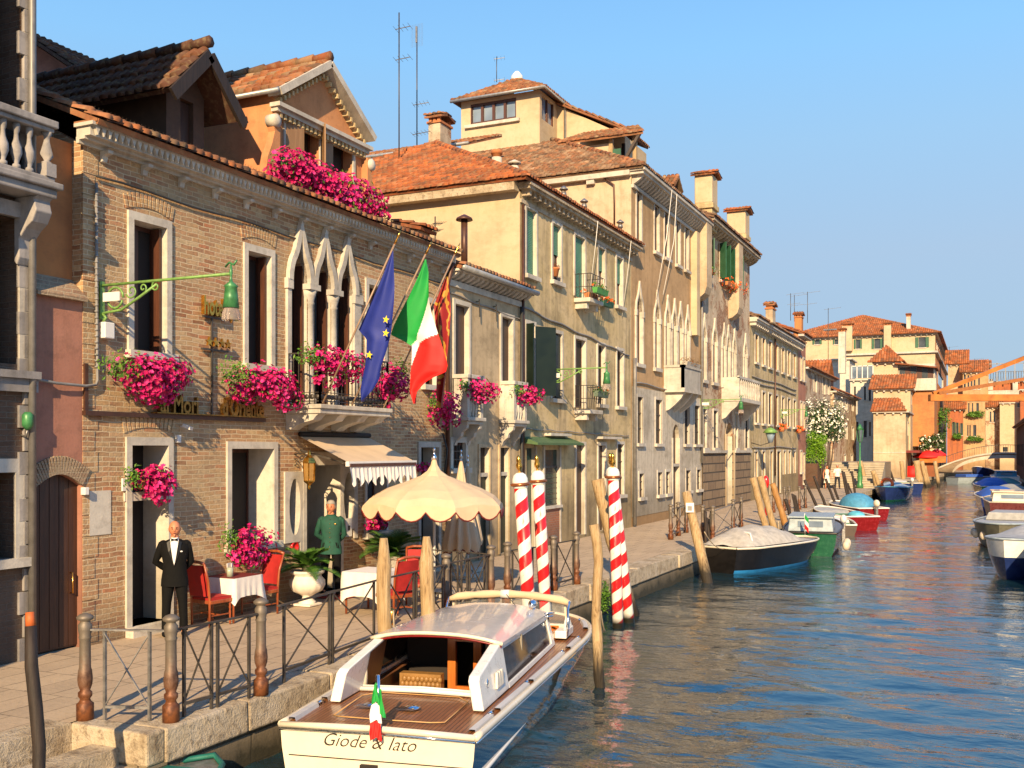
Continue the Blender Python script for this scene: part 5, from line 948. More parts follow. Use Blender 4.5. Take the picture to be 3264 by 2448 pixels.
# ---------------------------------------------------------------- far buildings beyond the terrace
def bg(label, uL, uC, Y, v, mf, uR=None, ms=None, fw=(), sw=(), roof=None, rm_=TILER, z0=.7, depth=8, name='far_house', vb=None, shc=None, rh=2.0, over=.5):
    """a far house: front wall at y = Y between photograph columns uL..uC, side wall on the canal up to uR; windows by columns and rows"""
    xL, xC = py(uL, 0, Y)[0], py(uC, 0, Y)[0]; zt = py(uC, v, Y)[1]; y2 = px(uR, 0, xC)[0] if uR else Y+depth
    h = thing(name, label, 'building', ((xL+xC)/2, Y, z0)); m = MB(); rv = []
    fo = [(py(a,0,Y)[0], py(b,0,Y)[0], py(a,d,Y)[1], py(a,c,Y)[1], .22) for a, b, c, d in fw]
    wall(m, Y, xL, xC, z0, zt, fo, ax='y', s=-1, rm=rv)
    so_ = [(px(a,0,xC)[0], px(b,0,xC)[0], px(a,d,xC)[1], px(a,c,xC)[1], .08) for a, b, c, d in sw]
    m.build('wall', mf, h); m = MB(); wall(m, xC, Y, y2, z0, zt, so_, rm=rv); m.quad((xL,Y,z0),(xL,Y,zt),(xL,y2,zt),(xL,y2,z0)); m.quad((xL,Y,zt),(xC,Y,zt),(xC,y2,zt),(xL,y2,zt)); m.quad((xL,y2,z0),(xC,y2,z0),(xC,y2,zt),(xL,y2,zt)); m.build('side_wall', ms or mf, h)
    for q in rv: q.build('window_reveal', WHITEP, h)
    for i, (a, b, c, d, e) in enumerate(fo):
        w = MB().box(a, b, Y+e, Y+e+.02, c, d).build('window', GLASS, h); MB().box(a-.12, b+.12, Y-.08, Y, c-.12, c).build('sill', STONE, w)
        if shc: MB().box(a-(b-a)*.5, a-.02, Y-.07, Y-.01, c, d).build('shutter', shc, w); MB().box(b+.02, b+(b-a)*.5, Y-.07, Y-.01, c, d).build('shutter', shc, w)
    for a, b, c, d, e in so_:
        w = MB().box(xC-e-.02, xC-e, a, b, c, d).build('window', GLASS, h); surround(xC, a, b, c, d, w=.1).build('frame', STONE, w)
    m = MB().box(xL-.1, xC+.3, Y-.3, Y+.0, zt-.15, zt).box(xC, xC+.3, Y, y2, zt-.15, zt); 
    n = max(3, int((xC-xL)/.7))
    for i in range(n): x = xL+(xC-xL)*(i+.5)/n; m.box(x-.09, x+.09, Y-.25, Y, zt-.33, zt-.15)
    m.build('cornice', STONE, h)
    if roof == 'hip':
        xm = (xL+xC)/2; dy = min((xC-xL)/2, (y2-Y)/2); q = MB(); L = math.hypot(dy, rh); W = xC-xL+2*over
        tiles(q, (xL-over, Y-over, zt+.02), (1,0,0), (0,dy+over,rh), [(0,0),(W,0),(W-dy-over,L+over*.9),(dy+over,L+over*.9)] if W > 2*(dy+over)+.1 else [(0,0),(W,0),(W/2,L+over*.9)], pitch=.28, course=.6, seg=3)
        D = y2-Y+2*over; tiles(q, (xC+over, Y-over, zt+.02), (0,1,0), (-dy-over,0,rh), [(0,0),(D,0),(max(D-dy-over, dy+over),L+over*.9),(dy+over,L+over*.9)], pitch=.28, course=.6, seg=3); q.build('roof', rm_, h)
    if roof == 'lean':
        q = MB(); tiles(q, (xL-over, Y-over, zt+.02), (1,0,0), (0, 4, rh), [(0,0),(xC-xL+2*over,0),(xC-xL+2*over,4.4),(0,4.4)], pitch=.28, course=.6, seg=3); q.build('roof', rm_, h)
    if roof == 'side':
        q = MB(); tiles(q, (xC+over, Y, zt+.02), (0,1,0), (-4,0,rh), [(0,0),(y2-Y,0),(y2-Y,4.6),(0,4.6)], pitch=.28, course=.6, seg=3); q.build('roof', rm_, h)
    return h, xL, xC, y2, zt
def sidehouse(label, uA, uB, X, v, mt, win=(), **k):
    """a far house whose canal front lies on x = X between photograph columns uA..uB"""
    y0 = px(uA, 0, X)[0]; u = uA; return bg(label, uA-40, uA, y0, v, mt, uR=uB, ms=mt, sw=win, **k)
h, xl, xc, y2, zt = sidehouse('far worn pink corner house rising behind the oleander', 2567, 2657, -13.5, 1170, WORN, [(2594,2603,1191,1248),(2622,2630,1200,1255),(2636,2643,1204,1256),(2594,2602,1330,1390),(2622,2630,1330,1388),(2640,2647,1330,1386)], roof='side', rh=1.6)
q = MB(); tiles(q, (xc+.5, y2-7, zt+.1), (-1,0,0), (0,1.8,1.5), [(0,0),(4,0),(4,2.3),(0,2.3)], pitch=.28, course=.6); tiles(q, (xc+.5, y2-3.4, zt+.1), (-1,0,0), (0,-1.8,1.5), [(0,0),(4,0),(4,2.3),(0,2.3)], pitch=.28, course=.6); q.build('dormer_roof', TILER, h); MB().prism([(xc+.1, y2-7, zt), (xc+.1, y2-3.4, zt), (xc+.1, y2-5.2, zt+1.5)], (-3,0,0)).build('dormer', CREAM, h)
sidehouse('low far house with tile roof between pink corner and white house', 2658, 2729, -13.2, 1246, WORN, [(2671,2677,1264,1305),(2680,2686,1266,1306),(2694,2700,1270,1308),(2715,2720,1274,1310),(2676,2682,1356,1398),(2694,2701,1358,1400),(2715,2721,1362,1402),(2690,2696,1450,1476),(2712,2717,1450,1476)], roof='side', rm_=TILER, rh=1.8)
x_, y_ = py(2668, 0, 100)[0], 100
bg('blank cream gable wall rising over the low far houses', 2598, 2708, 131, 1142, WHITEP, depth=6)
bg('far pale grey white house with dark roof terrace', 2710, 2782, 128, 1208, WHITEP, uR=2786, ms=WHITEP, fw=[(2722,2728,1232,1275),(2754,2760,1232,1275),(2769,2776,1235,1278),(2728,2736,1345,1375),(2753,2763,1341,1394),(2770,2776,1345,1390),(2748,2753,1470,1490),(2772,2777,1470,1490)], name='far_white_house', shc=None)
q = thing('roof_terrace', 'glazed roof terrace on the far white house', 'terrace', (py(2745,0,128)[0], 128, 12)); za, zb = py(2715,1158,128)[1], py(2715,1206,128)[1]; xa, xb_ = py(2714,0,128)[0], py(2782,0,128)[0]
MB().box(xa, xb_, 128.3, 128.34, zb, za-.4).build('glass_panel', GLASSB, q); m = MB()
for i in range(5): x = xa+(xb_-xa)*i/4; m.box(x-.05, x+.05, 128.2, 128.3, zb, za-.3)
m.box(xa, xb_, 128.2, 128.3, za-.4, za-.3); m.build('frame', WHITE, q)
EW = [(2893,2899,1347,1388),(2902,2908,1348,1388),(2911,2916,1349,1388),(2922,2927,1350,1388)]
h, xl, xc, y2, zt = bg('cream corner house by the red parasols', 2784, 2887, 112, 1310, CREAMB, uR=2934, ms=OCHRE, sw=EW, name='cream_corner_house', roof=None)
q = MB(); tiles(q, (xl-.3, 111.6, zt+.03), (1,0,0), (0, 4.2, 1.5), [(0,0),(xc-xl+.4,0),(xc-xl-.6,4.4),(0,4.4)], pitch=.28, course=.6); q.build('roof', TILER, h)
MB().box(xc+.0, xc+1.3, 112.6, 118, 3.3, 3.55).build('awning', MAROON, h); MB().box(xl, xc, 111.95, 112.0, 3.28, 3.36).build('string_course', STONE, h)
bg('cream house with red tile roof, second behind the cream corner house', 2784, 2902, 116.5, 1238, CREAM, uR=2934, ms=CREAM, sw=[(2906,2910,1255,1290),(2914,2918,1257,1290)], roof='lean', rh=1.7, name='far_house')
h, xl, xc, y2, zt = bg('cream house with hipped roof and white loggia in the distance', 2784, 2862, 121, 1153, CREAM, roof='hip', rh=1.9, over=.6, name='loggia_house')
xa, xb_ = py(2862,0,120.6)[0], py(2978,0,120.6)[0]; z1, z2, z3 = py(2862,1206,120.6)[1], py(2862,1160,120.6)[1], py(2930,1245,120.6)[1]
MB().box(xa, xb_, 120.6, 127, 4, z3+.0).build('loggia_base', ORANGE, h); MB().box(xa-.3, xb_+.2, 120.2, 120.6, z3, z1-.1).build('parapet', WHITEP, h); m = MB(); m.box(xa, xb_, 121.4, 127, z3, z2)
m.build('loggia_wall', WHITEP, h)
for i in range(6):
    x = xa+.4+(xb_-xa-.8)*i/5; MB().box(x-.28, x+.28, 121.33, 121.4, z1, z2-.35).build('window', DWOOD if i % 2 else GLASS, h)
MB().prism([(xa-.3, 120.3, z2), (xb_+.3, 120.3, z2-.6), (xb_+.3, 120.3, z2-.45), (xa-.3, 120.3, z2+.15)], (0,6,0)).build('loggia_roof', TILER, h)
sidehouse('orange plaster house on the canal before the bend', 2934, 2981, -6.6, 1240, ORANGE, [(2936,2940,1253,1302),(2953,2958,1258,1304),(2936,2940,1360,1405),(2953,2957,1360,1405),(2970,2973,1362,1405)], name='orange_house')
big, xl, xc, y2, zt = bg('large cream palazzo with green shutters closing the distant view', 2480, 2981, 150, 1060, CREAM, uR=3017, ms=ORANGE, fw=[(2597,2612,1083,1098),(2660,2671,1083,1098),(2728,2741,1082,1112),(2787,2805,1080,1112),(2928,2950,1075,1108)], sw=[(2985,2987.5,1088,1112),(2991,2993.5,1090,1112),(2997,2999.5,1092,1113),(2989,3006,1180,1222)], roof='hip', rh=4.2, over=.7, name='large_far_palazzo', shc=GSHUT)
m = MB().box(py(2697,0,150)[0], xc+.35, 149.6, 150.0, py(2981,1118,150)[1]-.25, py(2981,1118,150)[1]).box(xc, xc+.35, 150, y2, py(2981,1118,150)[1]-.25, py(2981,1118,150)[1]); m.build('string_course', STONE, big)
m = MB(); xs, zs_ = py(2650, 1040, 152.5); m.box(xs-1, xs+.8, 152.0, 153.2, zs_-.6, zs_-.45); m.build('skylight', GLASSB, big)
for ua, ub, v0, v1, Y, mt, lb in ((2683,2716,1038,1085,149.2,CREAM,'wide cream chimney before the far palazzo roof'),(2672,2694,1056,1150,127,WHITEP,'tall white chimney stack before the far palazzo'),(2817,2840,1036,1095,149.2,CREAM,'square cream chimney at the far palazzo eaves'),(2889,2902,1008,1065,151.2,WHITEP,'slender pale chimney on the far palazzo roof')):
    xa, za = py(ua, v1, Y); xb_, zb = py(ub, v0, Y); chimney(lb, xa, xb_, Y, Y+.9, za-1.5, zb, mt, capm=TILER)
for u, v0, v1, Y, lb in ((2520, 935, 1022, 100, 'far roof aerial nearest the brick chimney'), (2532, 940, 1025, 101, 'far roof aerial beside the orange chimney'), (2574, 930, 1030, 102, 'far roof aerial right of the orange chimney'), (2640, 982, 1150, 104, 'tall white aerial mast before the far palazzo roof'), (3026, 1105, 1150, 158, 'aerial right of the large far palazzo'), (3107, 1143, 1180, 160, 'small aerial over the far roofs by the pergola')):
    b = at(u, v1, Y); t_ = at(u, v0, Y)[2]; tv_aerial(lb, b, t_-b[2], [(t_-b[2]-.1, 1.6, .3, 3), ((t_-b[2])*.6, 1.2, .3, 3)], th=.03)
bg('narrow red house under the tall far palazzo end', 3019, 3069, 158, 1304, REDP, fw=[(3037,3042,1345,1385),(3048,3053,1347,1385),(3062,3067,1349,1387)], roof='lean', rh=1.2, name='red_house', depth=4, shc=GSHUT)
bg('cream brick house with red roof behind narrow red house', 3022, 3078, 163, 1160, CREAMB, roof='lean', rh=2.5, depth=6, uR=None)
fwj = [(3072,3078,1192,1240),(3084,3089,1196,1240),(3094,3099,1198,1240),(3104,3109,1200,1240),(3118,3123,1203,1240),(3086,3090,1285,1320),(3098,3102,1285,1320),(3112,3120,1285,1320),(3083,3087,1355,1390),(3090,3094,1355,1390),(3102,3112,1355,1390)]
bg('grey brown house with rows of narrow windows beyond the bridge', 3069, 3140, 161, 1185, BROWN, fw=fwj, roof='lean', rh=2, name='far_house', depth=6)
bg('small pinkish house right of the grey brown house', 3141, 3187, 166, 1297, WORN, fw=[(3155,3160,1312,1345),(3167,3172,1312,1345)], roof='lean', rh=1.2, depth=5)
bg('plain cream wall house at the far right over the bridge', 3187, 3252, 164, 1282, CREAM, fw=[(3243,3250,1284,1298),(3196,3212,1425,1440)], name='far_house', depth=5)
bg('dark red house cut by the right edge', 3252, 3300, 162, 1240, REDP, name='far_house', depth=5)
h, xl, xc, y2, zt = bg('brick loggia house with white columns behind the orange beam', 3140, 3290, 170, 1212, REDP, name='far_loggia_house', depth=5)
m = MB(); 
for u in (3157, 3236): x = py(u, 0, 169.6)[0]; m.box(x-.35, x+.35, 169.2, 169.8, py(u,1243,169)[1], py(u,1208,169)[1])
m.build('columns', STONE, h); MB().box(py(3140,0,169)[0], py(3255,0,169)[0], 169.2, 170, py(3140,1260,169)[1], py(3140,1245,169)[1]).build('parapet', STONE, h)
pg_ = thing('roof_pergola', 'roof terrace with pergola posts and iron railing at far right', 'pergola', (xl+4, 169, zt)); m = MB()
for u in (3151, 3178, 3205, 3235, 3264): x = py(u, 0, 169)[0]; m.box(x-.06, x+.06, 168.9, 169.1, zt-.3, py(u,1156,169)[1])
m.box(py(3149,0,169)[0], py(3290,0,169)[0], 168.9, 169.1, py(3200,1158,169)[1]-.1, py(3200,1158,169)[1]); m.build('frame', GREYI, pg_); q = MB()
x0, x1 = py(3152,0,169)[0], py(3290,0,169)[0]
for i in range(34): q.bar((x0+(x1-x0)*i/34, 169, zt), (x0+(x1-x0)*(i+(.8 if i % 2 else -.8))/34, 169, zt+1.3), .05)
q.box(x0, x1, 168.97, 169.03, zt+1.3, zt+1.36); q.build('railing', IRON, pg_)
bg('dark tiled hut roof beside the pergola', 3120, 3150, 168, 1172, BROWN, roof='lean', rh=1.3, depth=4, rm_=TILE)
# plants on the far houses
def clump(name, label, cat, c, rad, n, nf=0, mf=WHF, ml=DLEAF, seed=1, fs=.14, trunk=None, group=None):
    t = thing(name, label, cat, (c[0], c[1], .75 if trunk else c[2]-rad[2]), group)
    rn = random.Random(seed); L = MB(); F = MB(); lob = [(Vector((rn.uniform(-.62,.62)*rad[0], rn.uniform(-.62,.62)*rad[1], rn.uniform(-.65,.6)*rad[2])), rn.uniform(.3,.55)) for _ in range(14)]
    C0 = Vector(c)
    for i in range(n+nf):
        o_, s_ = rn.choice(lob); z = rn.uniform(-1,1); a = rn.uniform(0,6.283); r_ = math.sqrt(1-z*z); d = Vector((r_*math.cos(a), r_*math.sin(a), z)); k = s_*(rn.uniform(.5,1.1) if i < n else rn.uniform(.95,1.15)); p = C0+o_+Vector((d.x*rad[0], d.y*rad[1], d.z*rad[2]))*k
        nn = (d+Vector((rn.uniform(-.8,.8), rn.uniform(-.8,.8), rn.uniform(-.3,.9)))).normalized(); u = nn.orthogonal().normalized(); w = nn.cross(u); a = rn.uniform(0,6.283); u, w = u*math.cos(a)+w*math.sin(a), w*math.cos(a)-u*math.sin(a); s = fs*rn.uniform(.6,1.2)
        if i < n: L.add([p-u*s, p+w*s*.4, p+u*s, p-w*s*.4], [(0,1,2,3)])
        else: s *= .85; F.add([p+nn*.02]+[p+u*s*math.cos(j*1.257)+w*s*math.sin(j*1.257) for j in range(5)], [(0,1+j,1+(j+1)%5) for j in range(5)])
    L.build('crown', ml, t)
    if nf: F.build('blossom', mf, t)
    if trunk:
        m = MB()
        for i in range(trunk): a = i*6.283/trunk; b = Vector((c[0]+.15*math.cos(a), c[1]+.15*math.sin(a), .75)); e_ = C0+Vector((rad[0]*.45*math.cos(a), rad[1]*.45*math.sin(a), -rad[2]*.1)); m.tube([b, b.lerp(e_, .5)+Vector((.1,0,.2)), e_], [.09,.06,.03], 6)
        m.build('trunk', BARK, t)
    return t
cx, cz = py(2628, 1372, 80.5); clump('oleander_tree', 'tall oleander covered in white blossom at end of terrace', 'tree', (cx, 80.5, cz), (1.65, 1.6, 2.55), 5200, 1100, fs=.10, trunk=6, seed=4)
cx, cz = py(2604, 1428, 78.3); clump('green_shrub', 'bright yellow green bush in front of the white oleander', 'shrub', (cx, 78.3, cz), (.85, .85, 1.35), 4200, 0, ml=BRIGHTLEAF, fs=.075, trunk=4, seed=5)
for i, (u, v, Y, r, nf, lb) in enumerate(((2952,1412,118,(.9,.8,.8),60,'white flowering oleander left of the red parasol top'), (2985,1408,119.5,(.8,.8,.8),60,'white flowering oleander behind the red parasols'), (3008,1330,140,(.9,.6,1.4),0,'green creeper hanging on the far palazzo corner'), (3004,1400,126,(.5,.5,2.2),0,'dark cypress like bush by the parasols'))):
    x, z = py(u, v, Y); clump('potted_oleander' if nf else 'creeper', lb, 'plant', (x, Y, z), r, 700, nf, fs=.14, seed=20+i, ml=DLEAF if i != 2 else LEAF)
for i, (ua, ub, v, Y, lb) in enumerate(((3072, 3138, 1320, 160.5, 'trailing green window plants on the grey brown house, upper row'), (3075, 3140, 1398, 160.3, 'trailing green window plants on the grey brown house, lower row'), (3035, 3068, 1390, 157.6, 'green plants along the red house sill'))):
    xa, z = py(ua, v, Y); xb_, _ = py(ub, v, Y); clump('window_plants', lb, 'plant', ((xa+xb_)/2, Y, z), ((xb_-xa)/2*.9, .4, .45), 900, 0, fs=.14, seed=30+i, ml=LEAF)
# stepped bridge over the side canal, hedge wall, lamp post
x0, x1 = py(2612, 0, 80)[0], py(2790, 0, 82)[0]
m = MB(); n = 11
for i in range(n): m.box(-11.9, x1+.5, 80+i*.42+.05, 80+(i+1)*.42+.05, .7, .75+(i+1)*.172-.045); m.box(-11.92, x1+.52, 80+i*.42, 80+(i+1)*.42+.04, .75+(i+1)*.172-.045, .75+(i+1)*.172)
sb = tag(m.build('bridge_steps', mat('pale_step_stone', (.40,.34,.25), .85, sc=2)), kind='structure'); tag(MB().box(-14, x1+.5, 80+n*.42, 90, .2, .75+n*.172-.003).build('side_bridge', BRICK2), kind='structure')
tag(MB().box(-11.95, -11.0, 77.0, 79.9, .75, 2.6).build('garden_wall', DARKBRICK, None), 'dark brick garden wall under the bright green bush', 'wall')
lx, ly = gd(2741, 1556); lp = thing('street_lamp', 'green lamp post with four sided lantern beside the steps', 'street lamp', (lx, ly, .75))
zl0, zl1 = py(2740, 1408, ly)[1], py(2740, 1353, ly)[1]
MB().lathe((lx, ly, .75), [(.24,0),(.24,.25),(.16,.4),(.20,.8),(.12,1.4),(.14,1.5),(.07,1.7),(.055,zl0-.75)], 10).build('post', GREENI, lp); MB().lathe((lx, ly, zl0), [(.13,0),(.24,.85),(.26,.88)], 4).build('lantern', GLASSB, lp); MB().lathe((lx, ly, zl0+.88), [(.3,0),(.12,.3),(.04,.45)], 4).build('lantern_roof', GREENI, lp); m = MB()
for k in range(4): a = k*math.pi/2; m.bar((lx+.13*math.cos(a), ly+.13*math.sin(a), zl0), (lx+.25*math.cos(a), ly+.25*math.sin(a), zl0+.88), .03)
m.build('lantern_frame', GREENI, lp)
# arched footbridge
BY = 139.5; fb = thing('footbridge', 'low white arched footbridge with iron railing across the canal', 'bridge', (2, BY, 0)); XA, XB = py(3034,0,BY)[0], py(3034,0,BY)[0]+12.2; XM = (XA+XB)/2
arch = [(XM-(XB-XA)/2*math.cos(math.pi*i/24), .05+2.55*math.sin(math.pi*i/24)**.9) for i in range(25)]
def deck(x): t = (x-XM)/((XB-XA)/2+2.2); return 1.0+2.25*max(0, 1-t*t)
m = MB()
for (xa, za), (xb_, zb) in zip(arch, arch[1:]): m.add([(xa,BY,za),(xb_,BY,zb),(xb_,BY,deck(xb_)),(xa,BY,deck(xa)),(xa,BY+3,za),(xb_,BY+3,zb),(xb_,BY+3,deck(xb_)),(xa,BY+3,deck(xa))], [(0,1,2,3),(7,6,5,4),(0,4,5,1),(3,2,6,7)])
m.prism([(XA-2.2, BY, .2), (XA, BY, .05), (XA, BY, deck(XA)), (XA-2.2, BY, 1.0)], (0,3,0)); m.build('span', BRICK2, fb)
m = MB()
for (xa, za), (xb_, zb) in zip(arch, arch[1:]): m.prism([(xa,BY-.05,za-.02),(xb_,BY-.05,zb-.02),(xb_,BY-.05,zb+.38),(xa,BY-.05,za+.38)], (0,.1,0))
m.build('arch_ring', WHITEP, fb); m = MB()
xs = [XA-2.2+i*(XB-XA+4.4)/20 for i in range(21)]
for a, b in zip(xs, xs[1:]): m.prism([(a,BY-.1,deck(a)-.12),(b,BY-.1,deck(b)-.12),(b,BY-.1,deck(b)+.08),(a,BY-.1,deck(a)+.08)], (0,.3,0))
m.build('coping', STONE, fb); m = MB()
for i in range(60): x = XA-2.0+i*(XB-XA+4)/60; m.bar((x, BY, deck(x)), (x, BY, deck(x)+.95), .035)
for a, b in zip(xs, xs[1:]): m.bar((a,BY,deck(a)+.98),(b,BY,deck(b)+.98),.07)
m.build('railing', IRON, fb)
for i in range(34): pass
# shaded brick building along the right bank
m = MB(); rb_ = thing('shaded_brick_building', 'dark shaded brick building along the right bank', 'building', (3.6, 100, .6))
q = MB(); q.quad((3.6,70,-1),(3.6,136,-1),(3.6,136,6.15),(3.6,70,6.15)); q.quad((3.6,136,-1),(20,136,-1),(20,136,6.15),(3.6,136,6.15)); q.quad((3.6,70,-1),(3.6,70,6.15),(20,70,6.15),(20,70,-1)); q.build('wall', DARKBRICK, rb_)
q = MB(); tiles(q, (3.2, 69.5, 6.2), (0,1,0), (6,0,1.9), [(0,0),(67,0),(67,6.3),(0,6.3)], pitch=.3, course=.7, seg=3); q.build('roof', TILE, rb_)
for i in range(14): y = 74+i*4.4; MB().box(3.55, 3.6, y, y+1.1, 1.9, 4.2).build('window', DARK, rb_)
# orange crane boom
cb = thing('crane_boom', 'orange steel boom with slanting braces reaching in from the right', 'crane', pd(3300, 1268, 60)); a, b = pd(2962, 1268, 60), pd(3420, 1268, 60)
OST = mat('orange_painted_steel', (.44,.15,.025), .55, .2, var=.3, sc=2)
MB().bar(a, b, .42, .40).build('beam', OST, cb, bevel=.02)
c = pd(3420, 1080, 61); d = pd(3420, 1182, 60.5); MB().bar(a+Vector((.2,.3,.25)), c, .2, .24).build('upper_brace', OST, cb); MB().bar(a+Vector((.5,.1,.25)), d, .2, .2).build('lower_brace', mat('rusty_steel', (.30,.11,.03), .6, .2), cb)
b2 = pd(3420, 1434, 60); MB().bar((b2.x, b2.y, -.5), c, .4, .4).build('mast', OST, cb); MB().cbox((b2.x+1, b2.y, .5), 6, 5, 1.6).build('barge', mat('barge_steel', (.12,.08,.06), .6), cb)
def Z(s, x0, y0): return lambda x, y: (x0+x/s, y0+y/s)
z6, z7, z2_ = Z(2.37,700,700), Z(2.37,800,1300), Z(2.37,0,700)
# ---------------------------------------------------------------- hotel balcony, awning, signs, lamps, lantern
BX = -11.0
ba0, ba1 = 15.42, 17.85
m = MB().box(FX, BX+.04, ba0-.03, ba1+.03, 4.36, 4.44).box(FX, BX, ba0, ba1, 4.27, 4.36); bo = m.build('balcony', STONE, ht, bevel=.012)
for y in (ba0+.03, 16.15, 16.9, ba1-.3): MB().prism([(FX+a, y, 4.27+b) for a, b in ((0,0),(0,-.30),(.12,-.30),(.25,-.22),(.45,-.16),(.62,-.12),(.68,-.05),(.76,0))], (0, .26, 0)).build('bracket', STONE, bo, bevel=.01)
m = MB()
def railrun(m, a, b, z, n, h=.95):
    a, b = Vector(a), Vector(b); m.bar(a+Vector((0,0,h)), b+Vector((0,0,h)), .03, .025); m.bar(a+Vector((0,0,.06)), b+Vector((0,0,.06)), .02)
    m.bar(a+Vector((0,0,.22)), b+Vector((0,0,.22)), .012)
    for i in range(n+1): p = a.lerp(b, i/n); m.bar(p, p+Vector((0,0,h)), .030 if i in (0, n) else .014)
    for i in range(n): p = a.lerp(b, (i+.5)/n); m.lathe(p+Vector((0,0,.14)), [(.05,-.006),(.05,.006)], 8, Matrix.Rotation(R(90),3,'X' if abs((b-a).x) > abs((b-a).y) else 'Y')); q = p+Vector((0,0,h-.07)); m.tube([a.lerp(b, i/n)+Vector((0,0,h-.16)), q, a.lerp(b, (i+1)/n)+Vector((0,0,h-.16))], .007, 4)
railrun(m, (FX+.05, ba0+.05, 4.44), (BX-.04, ba0+.05, 4.44), 0, 6); railrun(m, (BX-.04, ba0+.05, 4.44), (BX-.04, ba1-.05, 4.44), 0, 20); railrun(m, (FX+.05, ba1-.05, 4.44), (BX-.04, ba1-.05, 4.44), 0, 6); m.build('balcony_railing', IRON, bo)
aw = thing('awning', 'cream canvas awning with pointed scalloped valance over hotel entrance', 'awning', (FX, 17, 3.85))
ay0, ay1, axo, azo = 15.80, 18.2, -10.64, 3.37
rows = [[(FX+.05+(axo-FX-.05)*t, ay0+(ay1-ay0)*s, 3.86+(azo-3.86)*t-.035*math.sin(math.pi*t)*math.sin(math.pi*s)) for s in [i/8 for i in range(9)]] for t in [j/8 for j in range(9)]]
m = MB().grid(rows); m.build('canopy', CLOTH, aw); MB().bar((axo, ay0-.04, azo-.03), (axo, ay1+.04, azo-.03), .07, .09).build('front_bar', WHITE, aw); MB().bar((axo+.04, ay0, azo-.055), (axo+.04, ay1, azo-.055), .02, .06).build('trim', DWOOD, aw)
m = MB(); rn = random.Random(2); top = []; bot = []; N = 84
for i in range(N+1): t = i/N; ph = (t*10) % 1; top.append((axo+.03+.008*math.sin(i*1.9), ay0+(ay1-ay0)*t, azo-.09)); bot.append((axo+.05+.022*math.sin(i*1.3+1), ay0+(ay1-ay0)*t, azo-.25-.22*(1-abs(2*ph-1))**.8))
m.grid([top, bot]); m.build('valance', WCLOTH, aw); MB().bar((FX, ay0+.1, 3.6), (axo, ay0+.1, azo-.05), .035).bar((FX, ay1-.1, 3.6), (axo, ay1-.1, azo-.05), .035).build('folding_arm', IRON, aw)
MB().tube([(FX+.07, ay0, 3.90), (FX+.07, ay1, 3.90)], .05, 8).build('roller', DARK, aw)
def text_mesh(name, s, size, mt, M, parent=None, ext=.01, shear=0., bold=0., sx=1.):
    cu = bpy.data.curves.new(name, 'FONT'); cu.body = s; cu.size = size; cu.extrude = ext; cu.shear = shear; cu.offset = bold; cu.resolution_u = 3
    o = bpy.data.objects.new(name, cu); C.objects.link(o); me = bpy.data.meshes.new_from_object(o.evaluated_get(bpy.context.evaluated_depsgraph_get())); bpy.data.objects.remove(o)
    S_ = Matrix.Diagonal((sx, 1, 1, 1)); me.transform(M @ S_)
    b = MB(); b.add([tuple(v.co) for v in me.vertices], [tuple(p.vertices) for p in me.polygons]); bpy.data.meshes.remove(me); return b.build(name, mt, parent)
def wall_text(s, y, z, size, mt, parent, **k):       # lettering standing off a wall that faces +X, read along +Y
    M = Matrix.Translation((FX+.09, y, z)) @ Matrix(((0,0,1,0),(1,0,0,0),(0,1,0,0),(0,0,0,1))); return text_mesh('letters', s, size, mt, M, parent, **k)
sg = thing('hotel_sign', 'gilt gothic hotel lettering and stars on a rod between upper windows', 'sign', (FX, Yp(672), 5.2))
wall_text('hotel', Yp(632), 5.86, .42, GOLD, sg, ext=.035, bold=.012, sx=.60); m = MB().bar((FX+.05, Yp(668), 4.15), (FX+.05, Yp(668), 5.85), .03).bar((FX+.05, Yp(640), 5.82), (FX+.05, Yp(715), 5.82), .04, .03).bar((FX+.05, Yp(636), 5.28), (FX+.05, Yp(718), 5.28), .05, .03); m.build('rod', IRON, sg)
for i in range(4):
    c = Vector((FX+.09, Yp(650)+i*.155, 5.40)); MB().prism([c+Vector((0, (.085 if j % 2 == 0 else .035)*math.sin(j*math.pi/5), (.085 if j % 2 == 0 else .035)*math.cos(j*math.pi/5))) for j in range(10)], (.04,0,0)).build('star', GOLD, sg)
SGOLD = mat('shade_dark_gilding', (.30,.16,.04), .35, .9, var=.5, sc=20)  # gilt colour darkened to stand for the flowers' shadow on the letters
s2 = thing('name_sign', 'gilt gothic letters standing on the brown ledge over the hotel door', 'sign', (FX, Yp(700), 4.17))
wall_text('ai Mori', Yp(492), 4.19, .42, SGOLD, s2, ext=.035, bold=.008, sx=.72); wall_text("d'Oriente", Yp(692), 4.19, .42, SGOLD, s2, ext=.035, bold=.012, sx=.66); MB().box(FX, FX+.14, Yp(480), Yp(835), 4.172, 4.19).build('ledge_rail', SGOLD, s2)
LAMPG = mat('clear_lamp_glass', (.7,.6,.55), .08, spec=.9); LAMPG.node_tree.nodes['Principled BSDF'].inputs['Transmission Weight'].default_value = .75; LAMPG.node_tree.nodes['Principled BSDF'].inputs['IOR'].default_value = 1.1
